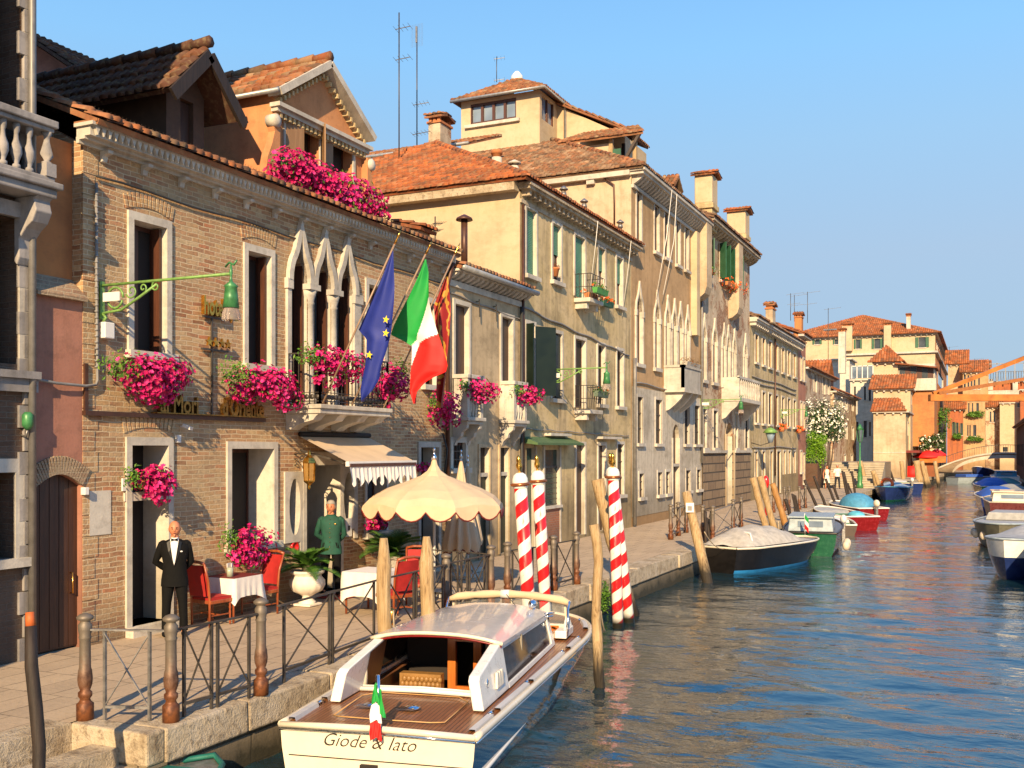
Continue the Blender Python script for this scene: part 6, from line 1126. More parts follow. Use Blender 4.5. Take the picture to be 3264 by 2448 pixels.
def wall_lamp(label, Y, zt, L_, zb=None, group='green bracket lamps on the facades', plate=True, main=GREENI):
    t = thing('wall_lamp', label, 'wall lamp', (FX, Y, zt), group); m = MB(); m.tube([(FX, Y, zt), (FX+L_, Y, zt+.0)], .022, 6)
    def sp(cx, cz, r, a0, a1, n=14, k=.5): return [(cx+r*(1-k*i/n)*math.cos(a0+(a1-a0)*i/n), Y, cz+r*(1-k*i/n)*math.sin(a0+(a1-a0)*i/n)) for i in range(n+1)]
    m.tube([(FX+.02, Y, zt-.42), (FX+.12, Y, zt-.40), (FX+.40, Y, zt-.38), (FX+.70, Y, zt-.24), (FX+1.08, Y, zt-.05)], .02, 6); m.tube(sp(FX+.28, zt-.20, .16, 0, 6.0, k=.1), .018, 6)
    m.tube(sp(FX+.60, zt-.12, .11, 3.5, 11, k=.8), .013, 5); m.tube(sp(FX+.82, zt-.09, .07, -1, 6, k=.8), .013, 5); m.tube(sp(FX+1.06, zt-.08, .08, 1.5, 8, k=.7), .014, 5); m.box(FX, FX+.03, Y-.04, Y+.04, zt-.50, zt+.06); m.tube([(FX+.04, Y, zt-.42), (FX+.10, Y, zt-.48), (FX+.04, Y, zt-.54)], .022, 6)
    m.build('bracket', LGREEN, t); lx = FX+L_; q = MB(); q.lathe((lx, Y, zt-.53), [(.08,.06),(.115,.06),(.095,.22),(.085,.34),(.10,.36),(.025,.42),(.015,.50),(.025,.54),(.012,.66)], 14); q.tube([(lx-.1, Y, zt+.1), (lx-.03, Y, zt+.16), (lx+.05, Y, zt+.12), (lx+.1, Y, zt+.18)], .015, 5); q.build('lamp_shade', main, t)
    MB().lathe((lx, Y, zt-.64), [(.125,0),(.13,.02),(.12,.10),(.09,.18)], 14, cap=False).build('glass', WHITEG if False else LAMPG, t); MB().lathe((lx, Y, zt-.68), [(.01,0),(.025,.03),(.03,.16)], 8).build('bulb_holder', BRASS, t)
    if plate: MB().box(FX+.10, FX+.42, Y-.06, Y-.04, zt-.25, zt-.12).build('number_plate', WHITE, t)
    return t
wall_lamp('large green scrolled wall lamp by the first hotel window', Yp(322), 6.02, 2.42); y_ = 28.02; wall_lamp('green scrolled wall lamp on the stained ochre house', y_, px(1742,1178)[1], py(1934,0,y_)[0]-FX)
for u, v, ut, lb in ((2489, 1306, 2570, 'green wall lamp with white plate on the long cream house'), (2232, 1275, 2362, 'dark green wall lamp between the two gothic palaces')):
    Y = px(u,0)[0]; wall_lamp(lb, Y, px(u,v)[1], min(3.2, py(ut,0,Y)[0]-FX), main=GREENI)
lt = thing('street_lantern', 'hanging lantern with pale green hood on long cream house', 'lantern', (FX, Yp(2395), 3.9)); ly_ = Yp(2395); m = MB(); m.tube([(FX, ly_, 4.0), (FX+.5, ly_, 3.85), (FX+1.0, ly_, 4.0)], .03, 6); m.build('bracket', IRON, lt); MB().lathe((FX+1.05, ly_, 4.0), [(.12,0),(.28,.55)], 6).build('lantern', GLASSB, lt); MB().lathe((FX+1.05, ly_, 4.55), [(.42,0),(.25,.2),(.06,.3)], 10).build('hood', LGREEN, lt)
ln = thing('entrance_lantern', 'ornate gilded lantern on scroll bracket beside hotel door', 'lantern', (FX, 15.72, 3.3)); Y = 15.72; LX = -11.46
m = MB(); m.tube([(FX, Y, 3.52), (LX, Y, 3.56), (LX, Y, 3.50)], .014, 6); m.tube([(FX+.02+.09*math.cos(a*.7)*(1-a*.07), Y, 3.36+.09*math.sin(a*.7)*(1-a*.07)) for a in range(12)], .01, 5); m.tube([(FX+.18+.08*math.cos(a*.7)*(1-a*.07), Y, 3.42+.08*math.sin(a*.7)*(1-a*.07)) for a in range(12)], .01, 5); m.build('bracket', IRON, ln)
MB().lathe((LX, Y, 3.02), [(.10,0),(.115,.34)], 6, smooth=False).build('glass', mat('amber_lantern_glass', (.30,.17,.05), .1, spec=.8), ln); m = MB()
for k in range(6): a = k*math.pi/3; m.bar((LX+.10*math.cos(a), Y+.10*math.sin(a), 3.02), (LX+.118*math.cos(a), Y+.118*math.sin(a), 3.36), .018)
m.lathe((LX, Y, 3.36), [(.14,0),(.13,.03),(.09,.09),(.035,.14),(.03,.20),(.01,.23)], 6, smooth=False); m.lathe((LX, Y, 2.86), [(.008,0),(.03,.04),(.02,.07),(.06,.11),(.115,.15),(.115,.17)], 6, smooth=False); m.build('frame', GOLD, ln)
# ---------------------------------------------------------------- flags
def flag(label, tip, base, rows, Y, fm, mats, zf, stars=(), name='flag', rip=.05, bow=0.):
    t = thing(name, label, 'flag', base); b, tp = Vector(base), Vector(tip); d = (tp-b).normalized()
    MB().tube([b, tp], .018, 6).build('flagpole', mat('varnished_pole', (.30,.20,.13), .4), t); MB().lathe(tp, [(.012,0),(.03,.05),(.012,.1),(.025,.16),(.002,.28)], 8, d.to_track_quat('Z','Y').to_matrix()).build('finial', BRASS, t)
    vs0 = rows[0][0]; vs1 = rows[-1][0]; NV, NU = (120, 48) if fm else (44, 16); G = []; UV = []
    for j in range(NV+1):
        v = vs0+(vs1-vs0)*j/NV
        for r0, r1 in zip(rows, rows[1:]):
            if r0[0] <= v <= r1[0]: break
        q = (v-r0[0])/(r1[0]-r0[0]); ul, ur = r0[1]+(r1[1]-r0[1])*q, r0[2]+(r1[2]-r0[2])*q; row = []; uv = []
        for i in range(NU+1):
            u = ul+(ur-ul)*i/NU; U, V = zf(u, v); ph = i/NU; x, z = py(U, V, Y); row.append((x, Y+rip*math.sin(ph*7+j*.09)*min(1, j/10)*(.4+ph), z)); uv.append((u, v))
        G.append(row); UV.append(uv)
    m = MB().grid(G); o = m.build('cloth', mats[0], t)
    for q in mats[1:]: o.data.materials.append(q)
    if fm:
        k = 0
        for j in range(NV):
            for i in range(NU):
                a, c = UV[j][i], UV[j+1][i+1]; o.data.polygons[k].material_index = fm((a[0]+c[0])/2, (a[1]+c[1])/2); k += 1
    for (su, sv) in stars:
        U, V = zf(su, sv); x, z = py(U, V, Y); MB().prism([(x+(.075 if j % 2 == 0 else .03)*math.sin(j*math.pi/5+.2), Y-.10, z+(.075 if j % 2 == 0 else .03)*math.cos(j*math.pi/5+.2)) for j in range(10)], (0,.008,0)).build('star', mat('flag_yellow', (.8,.62,.03), .7), t)
    return t
BLUE = mat('flag_blue', (.008,.022,.22), .65, var=.08, sc=3, bump=.1); GRN = mat('flag_green', (.01,.30,.05), .65, var=.08, sc=3); WHT = mat('flag_white', (.78,.75,.76), .65, var=.04, sc=3); RED = mat('flag_red', (.72,.015,.012), .65, var=.08, sc=3)
def _fr():
    t = NT('flag_crimson_gold'); n = t.n('TexWave', Scale=1.6, Distortion=14., Detail=3.); t.l(t.obj(), n.inputs['Vector']); t.set(Base_Color=t.ramp(n.outputs['Fac'], [(.80,(.26,.010,.008)),(.88,(.50,.25,.03))]), Roughness=.6); return t.m
Y = 15.72; xb, zb = py(*z6(785,1385), 15.5); flag('blue European flag with yellow stars hanging from slanting pole', (py(*z6(1322,185), Y)[0], Y, py(*z6(1322,185), Y)[1]), (BX, 15.5, 4.46), [(235,1306,1312),(400,1238,1308),(600,1150,1304),(835,1045,1292),(900,1108,1284),(1000,1108,1262),(1100,1100,1232),(1200,1080,1222),(1290,1065,1172),(1375,1075,1082)], Y, None, [BLUE], z6, ((1278,760),(1277,862),(1152,1025)))
def itf(u, v):
    b1 = 1580-(v-590)*.30 if v < 900 else 1487-(v-900)*.7; b2 = (v-865)/(1110-865)
    if v < 590 or (u < b1 and v < 960): return 0
    # white-red line runs (1650,865) - (1505,930) - (1500,1000) - (1445,1110)
    if u > 1505: lim = 865+(1650-u)*.448
    else: lim = 930+(1505-u)*3.0
    return 2 if v > lim else 1
Y = 16.9; flag('green white and red Italian flag hanging from slanting pole', (py(*z6(1556,262), Y)[0], Y, py(*z6(1556,262), Y)[1]), (BX, 16.45, 4.46), [(300,1552,1560),(450,1487,1566),(600,1418,1588),(800,1320,1638),(870,1295,1652),(915,1385,1662),(955,1452,1670),(1100,1445,1712),(1150,1440,1705),(1190,1440,1620),(1230,1438,1560),(1300,1438,1503),(1390,1468,1482)], Y, itf, [GRN, WHT, RED], z6)
Y = 18.5; flag('crimson and gold Venetian banner hanging beside the drainpipe', (py(1449,812,Y)[0], Y, py(1449,812,Y)[1]), (BX, 17.6, 4.46), [(430,1712,1726),(650,1612,1728),(900,1635,1722),(1100,1645,1716),(1300,1638,1702),(1420,1650,1690)], Y, None, [_fr()], z6, rip=.08)
# ---------------------------------------------------------------- flower baskets
def basket(label, u0, u1, v0, v1, X, n=260, nl=120, seed=1, box=None, leafc=(-.05,-.3,.1), fs=.042, name='flower_basket', gx=.30, wide=0, mf=MAG):
    uc, vc = (u0+u1)/2, (v0+v1)/2; y, z = px(uc, vc, X); d = -X*sA+y*cA; w = (u1-u0)/2*d/CF; hgt = (v1-v0)/2*d/CF; th = CA-math.atan((uc-CU)/CF); ry = math.sqrt(max(.04, w*w-(gx*math.cos(th))**2))/max(.45, math.sin(th))
    t = thing(name, label, 'flower basket', (X, y, z-hgt), 'petunia baskets on the facades'); MB().prism([(X-.22, y-ry*.45, z+.06), (X-.04, y-ry*.45, z+.06), (X-.08, y-ry*.45, z-.08), (X-.2, y-ry*.45, z-.08)], (0, ry*.9, 0)).build('trough', box or TERRA, t)
    L = Vector(leafc or (0,0,0)); flowers(t, (X, y, z), (gx, ry, hgt), n, nl, seed, leafc=(L.x*1, L.y*ry/.3, L.z*hgt/.3) if leafc else None, fs=fs); return t
basket('big magenta petunia mass beneath the first upper hotel window', 400, 640, 1122, 1298, FX+.38, 620, 260, 1)
basket('magenta petunia mass with green left side beneath the second upper window', 757, 952, 1148, 1314, FX+.38, 560, 260, 2)
basket('magenta petunias over terracotta box on the balcony rail behind the blue flag', 992, 1168, 1102, 1236, BX+.05, 420, 260, 3, fs=.04)
basket('shaded purple petunia mass at the right end of the hotel balcony', 1198, 1299, 1150, 1312, BX+.0, 420, 220, 4, leafc=(.0,.3,.2))
basket('petunias spilling in front of the crimson banner', 1375, 1468, 1246, 1356, FX+.35, 300, 120, 5); basket('round petunia basket hanging in the open doorway behind the bald waiter', 431, 560, 1470, 1614, FX+.25, 260, 110, 6, gx=.22)
basket('petunias with pale green leaves on the ground floor hotel window sill', 738, 884, 1660, 1808, FX+.32, 330, 170, 7, gx=.25); basket('little petunia bunch above the right hand palm', 1178, 1234, 1634, 1692, FX+.2, 120, 40, 8, gx=.15, leafc=None)
basket('small shaded petunia basket in the doorway behind the open parasol', 1340, 1374, 1468, 1510, FX+.1, 60, 30, 9, gx=.1, leafc=None)
basket('petunias on the first stone balcony of low tan house', 1478, 1590, 1204, 1290, FX+.48, 300, 140, 10); basket('petunias over orange box on the second stone balcony of low tan house', 1634, 1731, 1226, 1292, FX+.48, 300, 140, 11, leafc=(0,-.3,.1))
y0_, z0_ = px(918, 545, -12.05); y1_, z1_ = px(1205, 655, -12.05)
t = thing('flower_box', 'long overflowing magenta petunia box under the pediment dormer', 'flower box', (-12.1, (y0_+y1_)/2, 8.4)); MB().box(-12.25, -12.0, y0_, y1_, 8.5, 8.66).build('trough', TERRA, t)
zc_ = px(1060, 600, -12.0)[1]; F_ = 0
for i in range(3):
    yy = y0_+(y1_-y0_)*(i+.5)/3; flowers(t, (-12.0, yy, 8.60), (.42, (y1_-y0_)/3*.78, .42), 420, 150, 50+i, leafc=(0,-.25,.05) if i == 0 else None, fs=.048) if False else None
yq, zq = px(1065, 603, -11.7); flowers(t, (-11.75, yq, zq), (.42, (y1_-y0_)/2*1.12, .42), 900, 300, 51, fs=.05); flowers(t, (-11.95, yq-.9, zq+.15), (.4, .8, .38), 350, 160, 52, leafc=(0,-.3,.05), fs=.05)
# ---------------------------------------------------------------- iron posts and railings along the quay
pm = MB().lathe((0,0,0), [(.105,0),(.105,.17),(.075,.19),(.06,.22),(.085,.25),(.085,.29),(.06,.31),(.085,.37),(.092,.43),(.082,.52),(.07,.55),(.066,.84),(.07,.85),(.078,.87),(.068,.89),(.082,.94),(.086,1.0),(.06,1.03),(.055,1.04),(.10,1.06),(.105,1.085),(.07,1.11),(.02,1.125)], 16)
POST = pm.build('iron_post', RUSTI); POST['category'] = 'post'; first_post = [1]
def post(x, y, label, s=.84):
    o = POST if first_post else dup(POST)
    if first_post: first_post.clear()
    o.location = (x, y, .755); o['label'] = label; o['group'] = 'cast iron posts along the quay'; o['category'] = 'post'; o.scale = (s, s, 1); return o
def railing(a, b, label, n=2, h=.95, m_=IRON, inset=.12, name='railing'):
    a, b = Vector((*a, .755)), Vector((*b, .755)); d = (b-a).normalized(); L_ = (b-a).length; m = MB(); up = Vector((0,0,1)); m.bar(a+up*h, b+up*h, .05, .018)
    for i in range(n):
        p, q = a+d*(inset+(L_-2*inset)*i/n), a+d*(inset+(L_-2*inset)*(i+1)/n-(.09 if i < n-1 else 0))
        for c in (p, q): m.bar(c, c+up*h, .03)
        m.bar(p+up*.14, q+up*.14, .03, .03); m.bar(p+up*.15, q+up*(h-.03), .022, .01); m.bar(q+up*.15+d.cross(up)*.012, p+up*(h-.03)+d.cross(up)*.012, .022, .01)
    o = m.build(name, m_); return tag(o, label, 'railing', 'iron railings along the quay')
post(-8.60, 7.86, 'leftmost rusty iron post at the head of the water steps'); post(-7.72, 8.18, 'rusty red iron post on the pier corner'); p2 = gd(832, 2215); post(*p2, 'grey iron post behind the pier corner post')
railing((-8.56, 7.88), (-7.78, 8.16), 'pale galvanised railing panel across the pier end', 1, m_=GREYI, inset=.17)
railing((-7.74, 8.26), (p2[0]+.0, p2[1]-.08), 'dark railing between the first two pier posts', 2)
f0 = gd(888, 2182); railing(f0, (-8.0, f0[1]+2.6), 'grey railing with crossed bars behind the white taxi stern', 2); MB
railing((-8.0, f0[1]+2.75), (-8.05, 14.8), 'railing with crossed bars behind the bleached poles', 2)
for x, y, lb in ((-8.1, 14.9, 'dark iron post beside the open parasol'), (-8.1, 16.6, 'black topped iron post near the folded parasol'), (-8.1, 17.3, 'iron post left of the striped poles'), (-7.87, 19.0, 'rusting iron post just right of the striped poles'), (-7.80, 20.1, 'iron post at the right end of the short railing')): post(x, y, lb)
railing((-8.1, 14.95), (-8.1, 16.55), 'dark railing under the folded parasol', 2); railing((-8.15, 16.65), (-9.6, 16.9), 'railing turning towards the hotel under the folded parasol', 2); railing((-7.87, 19.05), (-7.8, 20.05), 'short railing right of the striped poles', 1); railing((-8.1, 17.35), (-7.9, 18.2), 'narrow railing left of the striped poles', 1)
fp = [(2138,1720),(2162,1708),(2187,1698),(2240,1724),(2272,1728),(2337,1694),(2362,1682)]; nm = ['first','second','third','fourth','fifth','sixth','seventh']
for (u, v), n_ in zip(fp, nm): x, y = gd(u, v); post(x, y, n_+' post from the left in the cluster behind the black boat')
for i, j, lb in ((0, 2, 'left railing in the cluster behind the black boat'), (3, 4, 'railing just right of the leaning signed pole'), (4, 5, 'thin gate like railing above the black boat'), (5, 6, 'right railing in the cluster behind the black boat')): railing(gd(*fp[i]), gd(*fp[j]), lb, 1, m_=GREYI if (i, j) == (4, 5) else IRON)
for (u, v, lb) in ((2466,1634,'far post left of the brown leaning plank'),(2500,1628,'far post right of the brown leaning plank'),(2515,1626,'far post beside the thin oars'),(2548,1625,'far post left of the pink house base'),(2567,1620,'far post at the pink house corner')): x, y = gd(u, v); post(x, y, lb)
railing(gd(2500,1628), gd(2515,1626), 'far railing beside the thin oars', 1); railing(gd(2548,1625), gd(2567,1620), 'far railing at the pink house', 1)
# ---------------------------------------------------------------- striped mooring poles
def _stripe():
    t = NT('striped_pole_paint'); s_ = t.n('SeparateXYZ'); t.l(t.obj(), s_.inputs[0]); a = t.math('ARCTAN2', s_.outputs[1], s_.outputs[0]); f = t.math('FRACT', t.math('SUBTRACT', t.math('DIVIDE', s_.outputs[2], .44), t.math('DIVIDE', a, 2*math.pi)))
    n = t.noise(t.obj(), 5, 4); c = t.mix(t.math('GREATER_THAN', f, .5), t.ramp(n, [(.3,(.66,.62,.55)),(.6,(.80,.77,.70))]), t.ramp(n, [(.3,(.50,.008,.012)),(.7,(.66,.015,.015))]))
    w = t.n('SeparateXYZ'); t.l(t.pos(), w.inputs[0]); m = t.n('MapRange', i1=.12, i2=.24, i3=1., i4=0.); t.l(t.math('ADD', w.outputs[2], t.math('MULTIPLY', n, .05)), m.inputs[0])
    c = t.mix(t.ramp(t.noise(t.scale(t.obj(), (9, 9, 2.2)), 1.6, 6, .7), [(.60, 0.), (.66, .8)]), c, (.30,.22,.15)); t.set(Base_Color=t.mix(m.outputs[0], c, (.02,.018,.01)), Roughness=.35, Coat_Weight=.2); return t.m
STRIPE = _stripe()
def striped(label, u0, v0, d0, u1, v1, r=.112):      # base seen at (u0, v0), cap top at (u1, v1), distance d0
    b = pd(u0, v0, d0); tp = pd(u1, v1, d0); ax = (tp-b).normalized(); b = b-ax*((b.z+1.2)/ax.z); H = (tp-b).length
    t = thing('striped_pole', label, 'mooring pole', b, 'red and white striped mooring poles'); q = ax.to_track_quat('Z','Y'); M3 = q.to_matrix(); t.rotation_mode = 'QUATERNION'; t.rotation_quaternion = q
    def part(n, prof, mt, s=20): 
        o = MB().lathe((0,0,0), prof, s); o.v = [(x+t.location.x, y+t.location.y, z+t.location.z) for x, y, z in o.v]; return o.build(n, mt, t)
    part('pole', [(r,0),(r*1.02,H*.6),(r*.98,H-.24)], STRIPE, 24); part('cap', [(r*1.0,H-.26),(r*1.12,H-.25),(r*1.12,H-.21),(r*1.2,H-.19),(r*1.15,H-.10),(r*.95,H-.04),(r*.5,H)], WHITEG); part('collar', [(r*1.15,H-.225),(r*1.5,H-.21),(r*1.5,H-.18),(r*1.15,H-.165)], COPPER); part('finial', [(.03,H-.02),(.018,H+.04),(.045,H+.07),(.055,H+.12),(.035,H+.18),(.045,H+.2),(.025,H+.27),(.004,H+.3)], GOLD, 12); return t
striped('leftmost striped pole of the pair behind the taxi', 1690, 2000, 17.0, 1656, 1507); striped('right striped pole of the pair behind the taxi', 1740, 1960, 18.8, 1713, 1500)
striped('front striped pole of the pair right of the taxi', 1970, 2000, 20.6, 1954, 1490); striped('rear leaning striped pole of the pair right of the taxi', 2006, 1985, 21.2, 1949, 1488)
# ---------------------------------------------------------------- wooden mooring poles
def pole(label, b, t_, r, mt=POLEW, pointed=False, n=9, seed=1, name='mooring_pole', group='wooden mooring poles', cut=None, wob=.016):
    rn = random.Random(seed); b, t_ = Vector(b), Vector(t_); pts = []; rs = []
    for i in range(n+1): q = i/n; pts.append(b.lerp(t_, q)+Vector((rn.uniform(-wob,wob), rn.uniform(-wob,wob), 0))*(1 if 0 < i < n else 0)); rs.append(r*(1.05-.1*q)*rn.uniform(.9, 1.1))
    m = MB(); 
    if pointed: pts.append(t_+(t_-b).normalized()*.001); rs.append(rs[-1]*.9); pts[-2] = t_-(t_-b).normalized()*.35; pts[-1] = t_; rs[-1] = r*.5
    m.tube(pts, rs, 10); o = m.build(name, mt); return tag(o, label, 'mooring pole', group)
a = pd(1225, 2030, 14.25); a.z = -1; b = pd(1223, 1715, 14.25); pole('left of two bleached poles with cut tops behind the taxi roof', (a.x+.03, a.y, -1), b, .11, pointed=True, seed=2)
a = pd(1372, 1950, 15.1); b = pd(1360, 1710, 15.0); pole('right of two bleached poles with cut tops behind the taxi roof', (a.x, a.y, -1), b, .107, pointed=True, seed=3)
a = pd(1915, 2190, 15.45); b = pd(1893, 1672, 15.45); pole('crooked bleached pole standing at the taxi bow', (a.x+.02, a.y, -1), b, .078, seed=5, n=12, wob=.045)
a = pd(2256, 1858, 27.8); b = pd(2188, 1568, 28.4); lp_ = a+(a-b)*.35; pole('leaning bleached pole with white notice left of black boat', lp_, b, .135, seed=6)
tg_ = thing('notice', 'small white notice fixed to the leaning pole', 'notice', pd(2199, 1620, 28.1)); c = pd(2199, 1618, 28.10); MB().cbox((c.x, c.y, c.z), .22, .02, .26, Matrix.Rotation(CA-.15, 3, 'Z')).build('plate', WHITE, tg_); MB().cbox((c.x-.0, c.y-.012, c.z-.02), .12, .01, .13, Matrix.Rotation(CA-.15, 3, 'Z')).build('mark', CABLE, tg_)
a = pd(1985, 1840, 22.3); b = pd(1905, 1528, 22.3); pole('thick leaning timber behind the front striped pole', a+(a-b)*.4, b, .15, seed=7)
for u0, v0, u1, v1, d, r, mt, lb in ((2443,1690,2400,1522,38,.13,POLEW,'left bleached pole of the leaning pair behind the green boat'),(2466,1680,2423,1518,38.5,.13,POLEW,'right bleached pole of the leaning pair behind the green boat'),(2496,1645,2462,1541,41,.13,mat_wood('orange_pole_wood',(.42,.22,.07),(.24,.11,.03),sc=(20,20,1.5)),'orange brown leaning plank behind the green boat cabin')):
    a, b = pd(u0, v0, d), pd(u1, v1, d); pole(lb, a+(a-b)*.5, b, r, mt, seed=int(u0))
for i, (u0, v0, u1, v1, d) in enumerate(((2522,1652,2503,1590,42),(2608,1625,2564,1530,50),(2635,1622,2594,1518,53),(2664,1610,2632,1526,56),(2676,1605,2655,1545,58),(2706,1606,2684,1500,60),(2711,1600,2690,1505,62),(2728,1590,2716,1502,66),(2724,1596,2703,1540,64))):
    a, b = pd(u0, v0, d), pd(u1, v1, d); pole(('first','second','third','fourth','fifth','sixth','seventh','eighth','ninth')[i]+' thin dark mooring stake from the left along the far quay', a+(a-b)*.6, b, .07 if i < 8 else .05, DPOLE, seed=i)
for i in range(4): a, b = pd(2538+i*5, 1652, 43), pd(2524+i*4, 1573+i*2, 43); pole(('leftmost','second','third','rightmost')[i]+' of four thin oars leaning by the far post', a+(a-b)*.4, b, .03, DPOLE, seed=i, name='oar', group='thin oars')
for i, (u0, v0, u1, v1, d) in enumerate(((2250,1720,2248,1630,31),(2262,1725,2252,1650,31.5),(2272,1722,2258,1655,32))): a, b = pd(u0, v0, d), pd(u1, v1, d); pole(('left','middle','right')[i]+' dark stake between leaning pole and black boat cover', a+(a-b)*.8, b, .05, DPOLE, seed=i, name='dark_stake', group='dark stakes')
for i, (u0, v0, u1, v1, d, r, mt) in enumerate(((2763,1560,2740,1470,78,.2,POLEW),(2812,1590,2790,1510,72,.13,POLEW),(2800,1565,2782,1500,76,.2,POLEW),(2880,1535,2873,1470,100,.2,POLEW),(2838,1540,2820,1498,84,.09,DPOLE),(2850,1535,2837,1500,86,.09,DPOLE),(2933,1548,2921,1468,98,.32,POLEW),(2955,1548,2938,1470,98,.2,POLEW),(2962,1545,2947,1485,99,.16,POLEW),(2991,1542,2980,1470,100,.18,POLEW))):
    a, b = pd(u0, v0, d), pd(u1, v1, d); pole(('big pole right of green lamp post','slim pole left of buoyed boat','pale pole beside the steps rail','lone pale pole before the cream corner house','thin dark stake above the lifebuoy boat','second thin dark stake above the lifebuoy boat','stout pole left below the red parasols','slanting pole centre below the red parasols','slanting pole right below the red parasols','thin pole at the right below the red parasols')[i], a+(a-b)*.5, b, r, mt, seed=40+i)
a = (-7.10, 6.15, -1); b = pd(98, 1995, 8.9); pole('thin black mooring stake leaning at lower left with orange tip', a, b, .055, DPOLE, seed=9); c = b+(b-Vector(a)).normalized()*.12; 
tipp = bpy.data.objects[-1] if False else None
MBt = MB().tube([b, c], [.045, .038], 8).build('painted_tip', ORF if False else mat('orange_tip_paint', (.45,.10,.02), .6), [o for o in bpy.data.objects if o.get('label','').startswith('thin black mooring stake')][0])
# ---------------------------------------------------------------- parasols
def parasol(label, x, y, zt, Rr, poleb=.755, piping=True):
    t = thing('parasol', label, 'parasol', (x, y, poleb)); pk = [(.0,0),(.03,-.05),(.05,-.16),(.10,-.27),(.2,-.37),(.4,-.49),(.7,-.64),(.9,-.79),(1.0,-.93)]; pr_ = [(a+(c-a)*k/4, b+(d-b)*k/4) for (a, b), (c, d) in zip(pk, pk[1:]) for k in range(4)]+[pk[-1]]; N = 96; rows = []
    def rad(th): a = (th % (math.pi/4))-math.pi/8; return math.cos(math.pi/8)/math.cos(a)
    for f, dz in pr_: rows.append([(x+Rr*f*rad(2*math.pi*j/N)*math.cos(2*math.pi*j/N), y+Rr*f*rad(2*math.pi*j/N)*math.sin(2*math.pi*j/N), zt+dz+(.05*f*(1-math.cos(8*2*math.pi*j/N))/2 if f > .2 else 0)) for j in range(N)])
    last = []
    for j in range(N):
        th = 2*math.pi*j/N; k = rad(th); sc = abs(math.sin(th*8)); last.append((x+Rr*1.015*k*math.cos(th), y+Rr*1.015*k*math.sin(th), zt-1.01-.17*sc**.7))
    rows.append(last); MB().grid(rows, close=True, smooth=False).build('canopy', CLOTH, t); MB().tube(last+[last[0]], .016, 5, cap=False).build('piping', MAROON, t)
    MB().tube([(x, y, poleb), (x, y, zt+.0)], .028, 8).build('pole', WHITE, t); MB().lathe((x, y, zt-.01), [(.06,-.04),(.05,.02),(.02,.06),(.015,.13),(.03,.15),(.02,.19)], 10).build('finial', CHROME, t); MB().cbox((x, y, poleb+.04), .6, .6, .08).build('base', STONE, t)
    m = MB()
    for k in range(8): a = k*math.pi/4; m.bar((x, y, zt-.3), (x+Rr*.97*math.cos(a), y+Rr*.97*math.sin(a), zt-.98), .016)
    m.build('ribs', WHITE, t); return t
parasol('open cream parasol with maroon scalloped edge on the terrace', -9.78, 17.5, 3.46, 1.42)
def folded(label, x, y, zt, zb, r):
    t = thing('folded_parasol', label, 'parasol', (x, y, .755)); rows = []; N = 60
    for f, k in ((0,.05),(.1,.16),(.3,.32),(.55,.6),(.8,.85),(.93,1.),(1.,.9)): rows.append([(x+r*k*(1+.22*math.cos(10*2*math.pi*j/N)*min(1,f*2))*math.cos(2*math.pi*j/N), y+r*k*(1+.22*math.cos(10*2*math.pi*j/N)*min(1,f*2))*math.sin(2*math.pi*j/N), zt+(zb-zt)*f-(.05*math.cos(10*2*math.pi*j/N) if f > .9 else 0)) for j in range(N)])
    MB().grid(rows, close=True).build('canopy', CLOTH, t); MB().tube(rows[-1]+[rows[-1][0]], .012, 5, cap=False).build('piping', MAROON, t); MB().tube([(x, y, .76), (x, y, zt+.05)], .03, 8).build('pole', WHITE, t); MB().lathe((x, y, zt), [(.05,0),(.02,.06),(.015,.12),(.03,.14),(.015,.18)], 10).build('finial', CHROME, t); MB().cbox((x, y, .80), .6, .6, .08).build('base', STONE, t)
folded('folded cream parasol behind the open parasol', -10.55, 20.1, 3.42, 1.36, .36); folded('second folded parasol just right of the first folded parasol', -10.95, 21.2, 3.30, 1.4, .30)
for i, (u, v, w, Y) in enumerate(((2958,1446,46,118.),(2985,1441,30,121.))):
    x, z = py(u, v, Y); r_ = w/CF*Y/1.08; t = thing('red_parasol', ('wide red parasol over the far kiosk','second red parasol behind the wide one')[i], 'parasol', (x, Y, .75)); MB().lathe((x, Y, z), [(r_,-.45),(r_*.98,-.25),(r_*.5,.1),(.05,.4)], 12).build('canopy', RED, t); MB().tube([(x, Y, .75), (x, Y, z+.4)], .05, 6).build('pole', WHITE, t)
x, z = py(2908, 1517, 115); ks = thing('red_table', 'red draped table beside the red parasols', 'table', (x, 115, .75)); MB().lathe((x, 115, .75), [(.75,0),(.62,.5),(.5,1.15)], 14).build('drape', RED, ks)
x, z = py(2944, 1500, 117); ks = thing('kiosk', 'small orange awning kiosk under the red parasols', 'kiosk', (x, 117, .75)); MB().box(x-1.2, x+1.2, 117, 119, .75, 2.3).build('counter', REDP, ks); MB().prism([(x-.4,116.4,2.25),(x+2.2,116.4,2.25),(x+2.2,117,2.95),(x-.4,117,2.95)], (0,.05,0)).build('awning', OST, ks); MB().box(x-1.2, x+1.6, 117, 119, 2.9, 3.0).build('roof', DARK, ks)
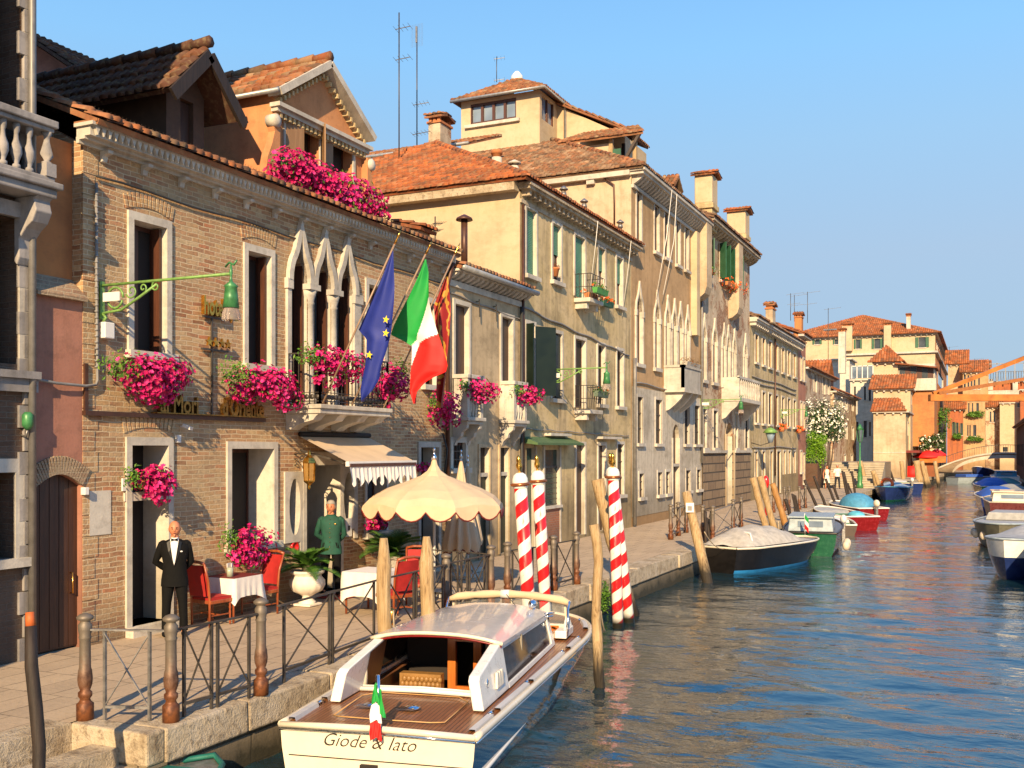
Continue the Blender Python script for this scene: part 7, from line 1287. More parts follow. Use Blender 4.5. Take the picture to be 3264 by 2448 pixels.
# ---------------------------------------------------------------- urns with palms
def palm(label, x, y, z, n, L_, seed):
    rn = random.Random(seed); t = thing('cycad_palm', label, 'palm', (x, y, z)); m = MB(); st = MB()
    for i in range(n):
        a = i*2.399+rn.uniform(-.2,.2); el = rn.uniform(.25, 1.25); l = L_*rn.uniform(.8, 1.1); pts = []
        for k in range(12):
            q = k/11; r_ = l*(q*math.cos(el)+.22*q*q); zz = l*(q*math.sin(el)-.62*q*q*(1.2-el*.5)); pts.append(Vector((x+r_*math.cos(a), y+r_*math.sin(a), z+.05+zz)))
        st.tube(pts, .007, 4)
        for k in range(1, 12):
            for f in (0, .33, .66):
                p = pts[k-1].lerp(pts[k], f); d = (pts[k]-pts[k-1]).normalized(); sd = d.cross(Vector((0,0,1))).normalized(); lw = l*.27*math.sin(math.pi*(.12+.83*(k-1+f)/11))
                for s_ in (-1, 1): e_ = p+sd*s_*lw+d*lw*.5+Vector((0,0,.06*l)); m.add([p-d*.011, p.lerp(e_,.5)-d*.009+Vector((0,0,.008)), e_, p.lerp(e_,.5)+d*.009+Vector((0,0,.008)), p+d*.011], [(0,1,2,3,4)])
    m.build('leaflets', PALM, t); st.build('stems', PALM, t); MB().lathe((x, y, z-.02), [(.09,0),(.1,.08),(.05,.14)], 10).build('trunk', BARK, t)
def urn(label, x, y, s=1.):
    t = thing('urn_planter', label, 'urn', (x, y, .76)); n = 48; prof = [(.14,0),(.16,.04),(.09,.09),(.085,.13),(.15,.17),(.26,.22),(.315,.32),(.31,.40),(.26,.46),(.25,.49),(.30,.52),(.315,.55),(.29,.57),(.26,.55)]; rows = []
    for r_, z in prof:
        gad = .05 if .15 < z < .42 else 0; rows.append([(x+s*r_*(1+gad*(abs(math.cos(j*math.pi/n*12))-.5))*math.cos(2*math.pi*j/n), y+s*r_*(1+gad*(abs(math.cos(j*math.pi/n*12))-.5))*math.sin(2*math.pi*j/n), .79+z*s*1.06) for j in range(n)])
    MB().grid(rows, close=True).build('bowl', URN, t); MB().box(x-.19, x+.19, y-.19, y+.19, .76, .80).build('plinth', URN, t, bevel=.01); MB().lathe((x, y, .79+.52*s), [(.26*s,0),(.2,.03),(.0,.04)], 16).build('soil', mat('soil', (.05,.03,.02), .9), t)
ux, uy = -11.22, 15.33; urn('white gadrooned urn left of the hotel entrance', ux, uy, 1.02); palm('small palm in the urn left of hotel entrance', ux, uy, 1.38, 20, .62, 3)
ux, uy = -11.2, 18.25; urn('white gadrooned urn right of the hotel entrance behind the pole', ux, uy, 1.02); palm('larger palm in the right hand urn', ux, uy, 1.38, 26, .82, 5)
# ---------------------------------------------------------------- tables and chairs
def chair(label):                                    # faces +y, seat .47 high
    t = thing('restaurant_chair', label, 'chair', (0,0,0), 'red velvet chairs of the hotel terrace')
    m = MB(); m.grid([[(-.23+.46*i/6, -.21+.44*j/6, .47+.035*math.sin(math.pi*(i+.3)/6.6)*math.sin(math.pi*(j+.3)/6.6)) for i in range(7)] for j in range(7)]); m.box(-.23,.23,-.21,.23,.43,.47); m.build('seat', REDV, t)
    MB().box(-.245,.245,-.22,.245,.37,.43).build('seat_frame', REDWOOD, t, bevel=.01)
    rows = [[(-.19-.02*k/7+(.38+.04*k/7)*i/6, -.22-.10*(k/7)**1.3-.02*math.sin(math.pi*i/6), .50+.50*k/7) for i in range(7)] for k in range(8)]; b = MB().grid(rows); b.grid([[(x, y-.05, z) for x, y, z in r_] for r_ in rows]); b.build('backrest', REDV, t)
    m = MB()
    for s_ in (-1, 1): m.tube([(s_*.215, -.21, .0), (s_*.215, -.215, .45), (s_*.22, -.25, .75), (s_*.235, -.34, 1.03)], [.02,.022,.022,.018], 6)
    m.tube([(-.24,-.345,1.03),(-.1,-.355,1.06),(.1,-.355,1.06),(.24,-.345,1.03)], .026, 6); m.build('back_frame', REDWOOD, t)
    for s_ in (-1, 1): MB().lathe((s_*.21, .21, 0), [(.012,0),(.018,.03),(.014,.08),(.02,.2),(.014,.25),(.024,.28),(.015,.31),(.024,.34),(.024,.38)], 8).build('leg', REDWOOD, t)
    MB().bar((-.21,-.21,.18),(-.21,.21,.18),.018).bar((.21,-.21,.18),(.21,.21,.18),.018).bar((-.21,.0,.18),(.21,.0,.18),.018).build('stretcher', REDWOOD, t); return t
ch = chair('red chair half hidden behind the bald waiter'); ch.location = (-11.40, 12.98, .757); ch.rotation_euler = (0,0,R(-8))
dup(ch, (-11.38, 14.18, .757), R(172), 'red chair with high back beneath the ground floor flowers'); dup(ch, (-8.98, 14.75, .757), R(70), 'bright red chair seen from behind at the railing'); dup(ch, (-9.35, 16.05, .757), R(-160), 'red chair on the far side of the white terrace table')
def table(label, clabel, x, y, w, l, drop=.42, seed=1, over=True):
    t = thing('dining_table', label, 'table', (x, y, .757), 'dining tables'); MB().box(x-w/2, x+w/2, y-l/2, y+l/2, 1.455, 1.485).build('tabletop', REDWOOD, t)
    for a in (-1, 1):
        for b in (-1, 1): MB().tube([(x+a*(w/2-.05), y+b*(l/2-.05), .757), (x+a*(w/2-.05), y+b*(l/2-.05), 1.455)], .02, 6).build('leg', REDWOOD, t)
    n = 64; top, low, mid = [], [], []; hw, hl = w/2+.012, l/2+.012
    for j in range(n):
        th = 2*math.pi*(j+.5)/n; cx_, sx_ = math.cos(th), math.sin(th); k = 1/max(abs(cx_)/hw, abs(sx_)/hl); px_, py_ = k*cx_, k*sx_; cr = (abs(px_)/hw*abs(py_)/hl)**4; f = 1+.05*math.sin(th*16+seed)+.12*cr
        top.append((x+px_, y+py_, 1.490)); mid.append((x+px_*(1+.04*cr), y+py_*(1+.04*cr), 1.35)); low.append((x+px_*f, y+py_*f, 1.49-drop*(.75+.35*cr)))
    m = MB().grid([low, mid, top], close=True); m.add(top, [tuple(range(n))]); c = m.build('tablecloth', WCLOTH); tag(c, clabel, 'tablecloth')
    if over: tag(MB().box(x-w/2+.01, x+w/2-.01, y-l/2+.01, y+l/2-.01, 1.492, 1.497).build('table_runner', MAROON), 'maroon overlay on the little table by the waiter', 'table linen')
table('small table beside the waiter against the brick wall', 'white tablecloth beside the bald waiter', -11.42, 13.55, .62, .72)
table('terrace table behind the bright red chair', 'white tablecloth behind the bright red chair', -9.72, 15.2, .75, .8, drop=.55, seed=4, over=False)
mn = thing('menu_cards', 'white folded menu card standing on maroon table', 'menu', (-11.45, 13.5, 1.5)); MB().cbox((-11.45, 13.55, 1.60), .012, .13, .20, Matrix.Rotation(.5,3,'Z')).cbox((-11.50, 13.53, 1.60), .012, .13, .20, Matrix.Rotation(.2,3,'Z')).build('card', WHITE, mn); gl = tag(MB().lathe((-11.35, 13.38, 1.498), [(.055,0),(.055,.15)], 12).build('glass_holder', mat('pale_green_glass', (.35,.38,.28), .1)), 'pale glass candle holder on the maroon table', 'candle holder')
tag(MB().lathe((-8.72, 14.2, .757), [(.03,0),(.055,.04),(.05,.12),(.065,.2),(.02,.28)], 10).build('brass_vase', BRASS), 'little brass pot on the paving under the red chair', 'pot')
tag(MB().grid([[( -11.75+.75*i/4, 16.15+1.0*j/4, .762+.0*i) for i in range(5)] for j in range(5)]).build('doormat', mat('red_mat', (.35,.04,.02), .9)), 'red doormat at the hotel entrance step', 'mat')
tag(MB().lathe((FX+.95, 60.5, .757), [(.10,0),(.10,.9),(.18,.95),(.2,1.15),(.1,1.3)], 10).build('hydrant', REDPAINT), 'small bright red hydrant near the long cream house', 'hydrant') if False else None
x, y = gd(2446, 1590+0); rd = pd(2441, 1545, 44); hyd = thing('life_buoy_post', 'bright red lifebuoy housing standing before the long cream house', 'life buoy', (rd.x, rd.y, .757)); MB().tube([(rd.x, rd.y, .757), (rd.x, rd.y, 1.9)], .05, 6).build('post', REDPAINT, hyd); MB().ell((rd.x, rd.y, rd.z+.1), .14, .12, .3).build('housing', REDPAINT, hyd)
# floating weed and small tuft on the quay wall
clump('quay_weed', 'green weeds growing from the quay wall near the bow pole', 'weeds', (-7.42, 20.9, .45), (.16, .35, .35), 500, 0, ml=LEAF, fs=.04, seed=60)
# ---------------------------------------------------------------- boats
def rot_place(t, loc, rz): t.location = loc; t.rotation_euler = (0, 0, rz)
def _teak():
    t = NT('teak_planks'); s_ = t.n('SeparateXYZ'); t.l(t.obj(), s_.inputs[0]); f = t.math('FRACT', t.math('MULTIPLY', s_.outputs[0], 1/.048)); n = t.noise(t.scale(t.obj(), (25, 2, 1)), 2, 5); pl = t.math('FLOOR', t.math('MULTIPLY', s_.outputs[0], 1/.048)); w = t.n('TexWhiteNoise', _noise_dimensions='1D'); t.l(pl, w.inputs['W'])
    c = t.ramp(n, [(.3,(.20,.075,.028)),(.7,(.34,.14,.055))]); c = t.mix(t.math('MULTIPLY', w.outputs[0], .5), c, (.17,.065,.025)); c = t.mix(t.math('LESS_THAN', f, .17), c, (.02,.014,.01)); t.set(Base_Color=c, Roughness=.38, Coat_Weight=.15); return t.m
TEAK = _teak(); HULLBLACK = mat('black_gloss_hull', (.012,.015,.020), .07, var=.1, sc=1.5, coat=1., spec=.9); CREAMG = mat('cream_gloss_paint', (.72,.64,.49), .24, var=.07, sc=2.5, coat=.5); ROOFW = mat('grey_white_gloss', (.56,.55,.54), .22, var=.02, coat=.45)
VARN = mat_wood('varnished_mahogany', (.60,.18,.035), (.40,.10,.022), sc=(16,16,1.5), rough=.2, coat=.8); LEATH = mat('tan_leather', (.30,.16,.05), .5, var=.2); RUBR = mat('grey_white_rubber', (.50,.49,.48), .5, var=.06)
TL, TB0, TBM, TK = 7.6, 1.10, 1.29, .71
def thb(t): return TB0+(TBM-TB0)*(t/TK) if t < TK else TBM*max(0, 1-((t-TK)/(1-TK))**2.35)**.5
def tsz(t): return .62+.10*t**1.5
tx = thing('water_taxi', 'white roofed wooden water taxi with cream transom moored in foreground', 'motorboat')
N = 48; tt = [i/N for i in range(N)]+[.985, .995, 1.0]; rows = []
for t in tt:
    b, z, y = thb(t), tsz(t), t*TL; fl = max(0, (t-.45)/.55)**1.4; k = 1-.50*fl; yb = -.9*fl*(1 if t > .8 else 1)
    half = [(b, y, z-.03), (b*(.985-.10*fl), y-.10*fl, z*.62), (b*(.95-.30*fl), y-.30*fl, z*.25), (b*(.90-.45*fl), y-.45*fl, .0), (b*(.78-.45*fl), y-.6*fl, -.18), (b*.3*(1-fl), y-.7*fl, -.34), (0, y-.7*fl, -.38)]
    rows.append(half+[(-p[0], p[1], p[2]) for p in half[-2::-1]])
MB().grid(rows).build('hull', HULLBLACK, tx)
r0 = rows[0]; m = MB(); m.prism([(p[0], -.012, p[2]) for p in r0], (0, .02, 0)); tr = m.build('transom', CREAMG, tx)
MB().box(-1.0, 1.02, -.020, -.011, .295, .305).build('groove', DARK, tr); MB().box(-.16, .03, -.06, -.01, .13, .26).build('exhaust_flap', DARK, tr)
M = Matrix.Translation((-.62, -.016, .43)) @ Matrix(((1,0,0,0),(0,0,-1,0),(0,1,0,0),(0,0,0,1))); text_mesh('boat_name', 'Giode & Iato', .20, DARK, M, tr, ext=.003, shear=.42, bold=-.002, sx=1.02)
def strip(fn0, fn1, t0, t1, n=30, side=1, h=.0, th=.03):   # strip of deck between two half-breadths
    ro = []
    for i in range(n+1): t = t0+(t1-t0)*i/n; ro.append([(side*fn0(t), t*TL, tsz(t)+h), (side*fn1(t), t*TL, tsz(t)+h)])
    return ro
m = MB(); n = 14
for i in range(n+1):
    pass
rr_ = []
for i in range(11): t = .205*i/10; rr_.append([(thb(t)*(-1+2*j/12)*.985, t*TL, tsz(t)+.035*(1-(-1+2*j/12)**2)) for j in range(13)])
MB().grid(rr_).build('aft_deck', TEAK, tx)
for s_ in (-1, 1): MB().grid(strip(lambda t: thb(t)*.985, lambda t: .80, .200, .73, side=s_)).build('side_deck', TEAK, tx)
rr_ = []
for i in range(21): t = .725+.272*i/20; rr_.append([(thb(t)*(-1+2*j/8)*.985, t*TL, tsz(t)+.05*(1-(-1+2*j/8)**2)) for j in range(9)])
MB().grid(rr_).build('fore_deck', TEAK, tx)
edge = [(thb(t), t*TL, tsz(t)) for t in tt]; ring = edge+[(-x, y, z) for x, y, z in edge[-2::-1]]
MB().tube(ring, .042, 8).build('rub_rail', CREAMG, tx); MB().tube([(x*1.012, y, z-.055) for x, y, z in ring], .014, 6).build('steel_strip', CHROME, tx)
MB().tube([(-TB0, -.01, .62), (-.5, -.045, .645), (0, -.05, .655), (.5, -.045, .645), (TB0, -.01, .62)], .035, 8).build('transom_rail', CREAMG, tx); MB().tube([(-TB0, -.02, .575), (-.5, -.055, .60), (0, -.06, .61), (.5, -.055, .60), (TB0, -.02, .575)], .014, 6).build('transom_strip', CHROME, tx)
for a, b in ((.015,.10),(.135,.30),(.325,.55),(.60,.69),(.80,.88)):
    for s_ in (-1, 1):
        ro = []; n = 10
        for i in range(n+1): t = a+(b-a)*i/n; w = thb(t); ro.append([(s_*(w-.035), t*TL, tsz(t)+.005), (s_*(w-.04), t*TL, tsz(t)+.05), (s_*(w-.11), t*TL, tsz(t)+.05), (s_*(w-.125), t*TL, tsz(t)+.005)])
        MB().grid(ro, smooth=False).build('fender_pad', WHITEG if a != .135 and False else RUBR, tx)
        if s_ > 0 or a < .1: MB().tube([(s_*(thb(b+.015)-.10), (b+.012)*TL-.05, tsz(b)+.04), (s_*(thb(b+.015)-.10), (b+.012)*TL+.07, tsz(b)+.04)], .018, 6).cbox((s_*(thb(b)-.10), (b+.012)*TL+.01, tsz(b)+.02), .05, .05, .04).build('cleat', CHROME, tx)
m = MB(); m.tube([(-.62,.30,.668),(-.52,.25,.675),(.0,.2,.685),(.52,.25,.675),(.66,.32,.668),(.66,1.2,.675),(.5,1.38,.682),(-.5,1.38,.682),(-.66,1.2,.675),(-.62,.30,.668)], .008, 4); m.build('deck_inlay', mat('pale_inlay', (.5,.28,.10), .4), tx)
for cx in (-.40, .10):
    m = MB()
    for i in range(3): m.cbox((cx, .62+.045*i, .70), .22-.03*i, .018, .012)
    m.lathe((cx+.04, .74, .687), [(.10,0),(.09,.015),(.02,.03)], 14); m.build('deck_vent', CHROME, tx)
# cabin
def side_x(z): return .935-.10*(z-.66)/.5
for s_ in (-1, 1):
    def pr(poly, t_=.13, nm='cabin_side', mt=CREAMG, bv=.015):
        m = MB(); out = [(s_*side_x(z), y, z) for y, z in poly]; inn = [(s_*(side_x(z)-t_), y, z) for y, z in poly]; k = len(poly); m.add(out+inn, [tuple(range(k)), tuple(range(2*k-1, k-1, -1))]+[(i, k+i, k+(i+1)%k, (i+1)%k) for i in range(k)]); return m.build(nm, mt, tx, bevel=bv)
    cs = pr([(.90,.655),(.93,.985),(1.0,1.03),(2.12,1.225),(2.12,1.12),(2.08,.70),(2.08,.655)], mt=WHITEG); pr([(2.08,.655),(2.08,.715),(4.84,.735),(4.86,.68)], .05, 'window_sill', WHITEG, .004); pr([(4.66,.73),(4.62,1.10),(4.72,1.15),(4.84,.735)], .05, 'window_post', WHITEG, .004)
    pr([(2.12,1.13),(2.12,1.225),(4.74,1.165),(4.62,1.09)], .06, 'cabin_edge', ROOFW, .004)
    MB().add([(s_*(side_x(z)-.135), y, z) for y, z in ((1.60,.66),(1.60,1.11),(2.12,1.195),(2.12,.66))], [(0,1,2,3)]).build('inner_panel', DWOOD, tx)
    MB().tube([(s_*b_, y_, .10+.02*k) for k, (b_, y_) in enumerate([(thb(q)*(.945-.06*q)+.01, q*TL) for q in [i*.045 for i in range(11)]])], .028, 6).build('spray_rail', WHITE, tx)
    m = MB(); m.add([(s_*(side_x(z)-.02), y, z) for y, z in ((2.08,.70),(2.12,1.14),(4.64,1.10),(4.68,.73))], [(0,1,2,3)]); m.build('side_window', mat('tinted_glass_%d' % (s_+1), (.02,.014,.010), .05, spec=.9), tx)
    if s_ > 0:
        MB().lathe((side_x(.9)+.001, 1.22, .90), [(.055,0),(.055,.01),(.04,.012)], 14, Matrix.Rotation(R(90),3,'Y')).build('porthole_ring', CHROME, cs); MB().lathe((side_x(.9)+.008, 1.22, .90), [(.042,0),(.0,.006)], 14, Matrix.Rotation(R(90),3,'Y')).build('porthole', DARK, cs)
        for k in range(3): MB().prism([(side_x(.8)+.002, 1.50+.10*k-.02, .775), (side_x(.8)+.002, 1.60+.10*k, .775), (side_x(.95)+.012, 1.57+.10*k+.05, .955), (side_x(.95)+.012, 1.50+.10*k+.05, .955)], (.035,0,0)).build('vent_louvre', CREAMG, cs, bevel=.01)
ro = []
for i in range(17):
    y = 2.02+2.75*i/16; w = .865-.02*(i/16)**2; zc = 1.228-.062*i/16; ro.append([(w*(-1+2*j/16), y+(.10*(1-(-1+2*j/16)**2) if i > 8 else -.05*(1-(-1+2*j/16)**2)), zc+.105*(1-(abs(-1+2*j/16))**2.4)) for j in range(17)])
m = MB().grid(ro); m.grid([[(x*.99, y, z-.05) for x, y, z in r_] for r_ in ro]); m.grid([ro[0], [(x*.99, y, z-.05) for x, y, z in ro[0]]]); m.grid([ro[-1], [(x*.99, y, z-.05) for x, y, z in ro[-1]]]); m.grid([[r_[0] for r_ in ro], [(r_[0][0]*.99, r_[0][1], r_[0][2]-.05) for r_ in ro]]); m.grid([[r_[-1] for r_ in ro], [(r_[-1][0]*.99, r_[-1][1], r_[-1][2]-.05) for r_ in ro]]); rf = m.build('cabin_roof', ROOFW, tx)
MB().tube([(x, y-.012, z-.022) for x, y, z in ro[0]], .026, 6).build('roof_trim', CREAMG, rf); MB().tube([(x*.98, y+.0, z-.062) for x, y, z in ro[0]], .014, 6).build('red_trim', mat('dark_red_lacquer', (.20,.01,.01), .3), rf)
MB().tube([(-.84,1.52,.675),(-.4,1.47,.70),(.0,1.45,.712),(.4,1.47,.70),(.84,1.52,.675)], .030, 8).tube([(-.84,1.58,.70),(0,1.52,.735),(.84,1.58,.70)], .014, 6).build('coaming', WHITEG, tx)
MB().tube([(-.80,1.62,.66),(-.80,1.60,1.03)], .045, 8).build('door_jamb', CREAMG, tx)
cabi = MB().box(-.88,.88,1.56,4.9,-.05,.0).box(-.90,-.86,1.56,4.9,-.05,.66).box(.86,.90,1.56,4.9,-.05,.66).box(-.88,.88,1.53,1.56,-.05,.66).build('cabin_lining', DWOOD, tx)
MB().box(-.86,.86,4.70,4.74,0,1.15).build('bulkhead', DARK, tx); fr_ = MB().box(-.16,-.05,2.98,3.06,0,1.18).box(.20,.31,2.98,3.06,0,1.18).box(-.05,.20,2.99,3.04,.0,.42).box(-.05,.20,2.99,3.04,1.02,1.18).build('cabin_door', VARN, tx); MB().box(.36,.86,3.02,3.06,.1,1.15).build('white_panel', GREYP, tx); MB().box(-.86,-.16,3.32,3.36,.3,1.1).build('forward_panel', DARK, tx)
ro = [[(-.42+.5*i/24*1.1, 2.95-.035*abs(math.sin(i*math.pi/4))-.02*j/8, .35+.30*j/8+.02*math.sin(i)) for i in range(25)] for j in range(9)]
m = MB()
for i in range(9):
    for j in range(4): m.ell((-.74+.062*i+(.03 if j % 2 else 0), 2.80, .32+.07*j), .036, .03, .042, 8, 6)
m.box(-.78,-.20,2.80,2.95,.1,.60); st_ = m.build('tufted_seat', LEATH, tx); MB().box(-.84,-.45,1.8,3.1,.0,.38).box(.45,.84,1.9,3.0,.0,.38).build('bench', LEATH, tx)
# cockpit, windscreen, rolled hood, searchlight
MB().box(-.80,.80,4.9,5.62,.1,.2).box(-.86,-.80,4.86,5.6,.1,.82).box(.80,.86,4.86,5.6,.1,.80).box(-.84,.84,5.55,5.62,.1,.84).build('cockpit', VARN, tx)
MB().box(-.95,.98,5.58,5.70,.72,.86).build('windscreen_base', CREAMG, tx, bevel=.015); MB().box(.86,1.04,5.15,5.72,.715,.83).prism([(1.02,5.2,.83),(1.02,5.72,.83),(.98,5.66,1.02),(.98,5.5,.92)], (-.04,0,0)).build('windscreen_fairing', WHITEG, tx, bevel=.01)
sg_ = mat('clear_screen_glass', (.8,.85,.85), .03); nb = sg_.node_tree.nodes['Principled BSDF']; nb.inputs['Transmission Weight'].default_value = .9; nb.inputs['IOR'].default_value = 1.02
MB().quad((-.92,5.64,.85),(.96,5.64,.85),(.94,5.52,1.24),(-.88,5.52,1.24)).build('windscreen', sg_, tx)
MB().bar((-.92,5.64,.85),(-.88,5.52,1.24),.03).bar((.96,5.64,.85),(.94,5.52,1.24),.035).bar((.1,5.64,.85),(.08,5.52,1.24),.02).build('windscreen_frame', CREAMG, tx)
pts = [(-.93+1.97*i/14, 5.46+.05*math.sin(i/14*math.pi), 1.24+.075*math.sin(i/14*math.pi)-(.03 if i in (0,14) else 0)) for i in range(15)]
MB().tube(pts, [.035]+[.062+.008*math.sin(i*2.3) for i in range(13)]+[.04], 10).build('rolled_hood', CLOTH, tx); MB().tube([pts[6], pts[7]], .071, 10).build('hood_strap', WHITE, tx)
for s_, xx in ((-1,-.93),(1,1.03)): MB().tube([(xx*1.0,5.25,.74),(xx*1.02,5.22,.95),(xx,5.32,1.12),(xx,5.44,1.24)], .02, 7).build('hood_bow', CHROME, tx)
MB().tube([(.62,4.78,1.17),(.62,4.79,1.24)], .02, 8).lathe((.62,4.72,1.30), [(.02,.12),(.06,.08),(.07,.0),(.06,-.01)], 12, Matrix.Rotation(R(90),3,'X')).build('searchlight', CHROME, tx); MB().tube([(.40,4.5,1.30),(.30,4.62,1.36),(.20,4.75,1.42)], .006, 5).build('whip_aerial', DCABLE, tx)
MB().tube([(.80,4.62,1.17),(.90,4.66,1.18),(.92,4.80,1.16),(.84,4.86,1.15)], .015, 6).tube([(.84,4.62,1.13),(.92,4.70,1.13),(.90,4.84,1.12)], .015, 6).build('grab_rail', CHROME, tx)
fs = thing('ensign', 'small Italian ensign drooping from the taxi stern staff', 'flag'); fx, fy = .06, -.075; MB().tube([(fx+.015,fy,.66),(fx+.0,fy-.02,1.235)], .021, 10).build('staff', CHROME, fs)
def drape(z0, z1, n, g, c0):
    return [[(fx-.01+g(z0+(z1-z0)*j/n)*(-.5+i/8), fy-.05-.02*math.sin(i*1.7+j*.4), z0+(z1-z0)*j/n-.01*abs(i-4)) for i in range(9)] for j in range(n+1)]
gw_ = lambda z: .03+.095*min(1, (1.17-z)/.3)
for nm, mt, x0, x1, za, zb in (('green_band', GRN, -.5, .5, 1.17, .96), ('white_band', WHT, -.5, .5, .96, .77), ('red_band', RED, -.5, .5, .77, .585)): MB().grid(drape(za, zb, 8, gw_, 0)).build(nm, mt, fs)
MB().grid([[(x+.055, y-.03, z-.0) for x, y, z in r_[4:]] for r_ in drape(1.12, .84, 8, gw_, 0)]).build('green_fold', GRN, fs)
for o in (tx, fs): rot_place(o, (-5.85, 9.2, 0), .185)
def rope(label, a, b, sag=.25, r=.014):
    a, b = Vector(a), Vector(b); tag(MB().tube([a.lerp(b, i/12)-Vector((0,0,sag*4*(i/12)*(1-i/12))) for i in range(13)], r, 5).build('mooring_rope', mat('old_rope', (.34,.27,.18), .9)), label, 'rope')
rope('mooring rope from taxi port side to the left bleached pole', (-7.25, 11.9, .72), (-7.5, 12.25, 1.35), .06); rope('mooring rope from taxi bow to the crooked pole', (-5.35, 15.0, .78), (-5.27, 14.6, 1.15), .05); rope('rope from black boat to the leaning signed pole', (-6.75, 29.9, .78), (-7.1, 28.2, 1.3), .25)
# generic small boats: x across, y forward, stern at y = 0
def boat(label, loc, rz, L_, B, zs=.55, zb=.8, hull=HULLBLACK, rail=WHITEG, inner=None, band=None, full=2.2, cover=None, cmat=None, extra=None, group=None, name='moored_boat', pointed_stern=False, fenders=(), deck=None, hib=0):
    t = thing(name, label, 'boat', group=group)
    def hb(q):
        a = 1 if not pointed_stern else min(1, .45+q*5)**.6
        return B/2*a*((.86+.14*min(1, q/.4)) if q < .5 else max(0, 1-((q-.5)/.5)**full)**.6)
    def sz(q): return zs+(zb-zs)*q**2
    n = 20; qs = [i/n for i in range(n+1)]; ro = []; rb_ = []
    for q in qs:
        b, z, y = hb(q), sz(q), q*L_; fl = max(0, (q-.5)/.5)**1.5
        hf = [(b, y, z), (b*(.95-.1*fl), y-.08*fl, z*.55), (b*(.86-.3*fl), y-.25*fl, .10), (b*(.80-.32*fl), y-.3*fl, -.02), (b*.55*(1-fl*.6), y-.4*fl, -.18), (0, y-.45*fl, -.25)]
        ro.append(hf+[(-p[0], p[1], p[2]) for p in hf[-2::-1]]); rb_.append([(p[0]*1.006, p[1], p[2]) for p in hf[2-hib:5]])
    m = MB().grid(ro); m.add(ro[0], [tuple(range(len(ro[0])))]); h = m.build('hull', hull, t)
    if band: m = MB().grid(rb_); m.grid([[(-x, y, z) for x, y, z in r_] for r_ in rb_]); m.build('waterline_band', band, h)
    e = [r_[0] for r_ in ro]; rg = e+[(-x, y, z) for x, y, z in e[-2::-1]]; MB().tube(rg+[rg[0]], .035, 6, cap=False).build('gunwale', rail, t)
    d = MB().grid([[(hb(q)*k, q*L_, sz(q)-(.22 if .12 < q < .68 and inner else .03)) for k in (-.97,-.5,0,.5,.97)] for q in qs]); d.build('deck', deck or inner or GREYI, t)
    if inner: MB().box(-hb(.3)*.95, hb(.3)*.95, L_*.3, L_*.38, sz(.3)-.16, sz(.3)-.12).box(-hb(.6)*.9, hb(.6)*.9, L_*.58, L_*.66, sz(.6)-.16, sz(.6)-.12).build('thwart', mat('thwart_paint_'+name, (.10,.22,.14), .6), t)
    cm = cmat or CLOTH
    if cover == 'tarp':
        MB().grid([[(hb(q)*.93*k, q*L_, sz(q)+.03+.34*(1-k*k)*(math.sin(math.pi*min(1,(q-.08)*1.5)) if .08 < q < .75 else 0)+.12*math.sin(q*16)*(1-k*k)*(.1 < q < .7)*.5) for k in [-1+i/5 for i in range(11)]] for q in [.04+.86*i/28 for i in range(29)]]).build('tarpaulin', cm, t)
    if cover == 'hump':
        MB().grid([[(hb(q)*.9*k, q*L_, sz(q)+.04+(.50*math.sin(math.pi*((q-.05)/.62))**.55 if .05 < q < .67 else 0)*(1-abs(k)**2.6)+.03*math.sin(q*40+k*5)*(1-k*k)) for k in [-1+i/6 for i in range(13)]] for q in [.04+.70*i/34 for i in range(35)]]).build('tarpaulin', cm, t)
    if cover == 'dome': MB().ell((0, L_*.42, zs), B*.46, L_*.26, .72, 18, 10).build('tarpaulin', cm, t)
    if cover == 'cabin':
        a = B*.37; y0, y1 = L_*.1, L_*.5; MB().prism([(-a, y0, zs), (a, y0, zs), (a*.92, y0+.06, zs+.46), (-a*.92, y0+.06, zs+.46)], (0, y1-y0, .05)).build('cabin', cm, t, bevel=.03); MB().box(-a*1.0, a*1.0, y0-.05, y1+.15, zs+.47, zs+.52).build('cabin_roof', cm, t); MB().box(-a*.55, a*.55, y0-.0, y0+.05, zs+.16, zs+.36).build('window', GLASSB, t)
    if cover == 'box': MB().prism([(-B*.38, L_*.15, zs), (B*.38, L_*.15, zs), (B*.33, L_*.15, zs+.30), (-B*.33, L_*.15, zs+.30)], (0, L_*.3, 0)).build('hatch_cover', cm, t, bevel=.03)
    for (fx_, fy_, fz_) in fenders: MB().ell((fx_, fy_, fz_), .13, .13, .17, 10, 8).build('fender', mat('cream_fender', (.6,.5,.38), .5), t)
    if extra: extra(t, hb, sz)
    t.location = loc; t.rotation_euler = (0, 0, rz); return t
def outboard(mt, x=0, cov=WHITE):
    def f(t, hb, sz):
        m = MB().ell((x, -.22, sz(0)+.26), .14, .24, .19, 12, 8); o = m.build('outboard_motor', cov, t); MB().cbox((x, -.2, sz(0)-.15), .12, .16, .75).cbox((x, -.12, sz(0)+.05), .22, .2, .12).build('leg', mt, o)
    return f
def wp(u, v): x, y = gd(u, v, 0); return (x, y, 0)
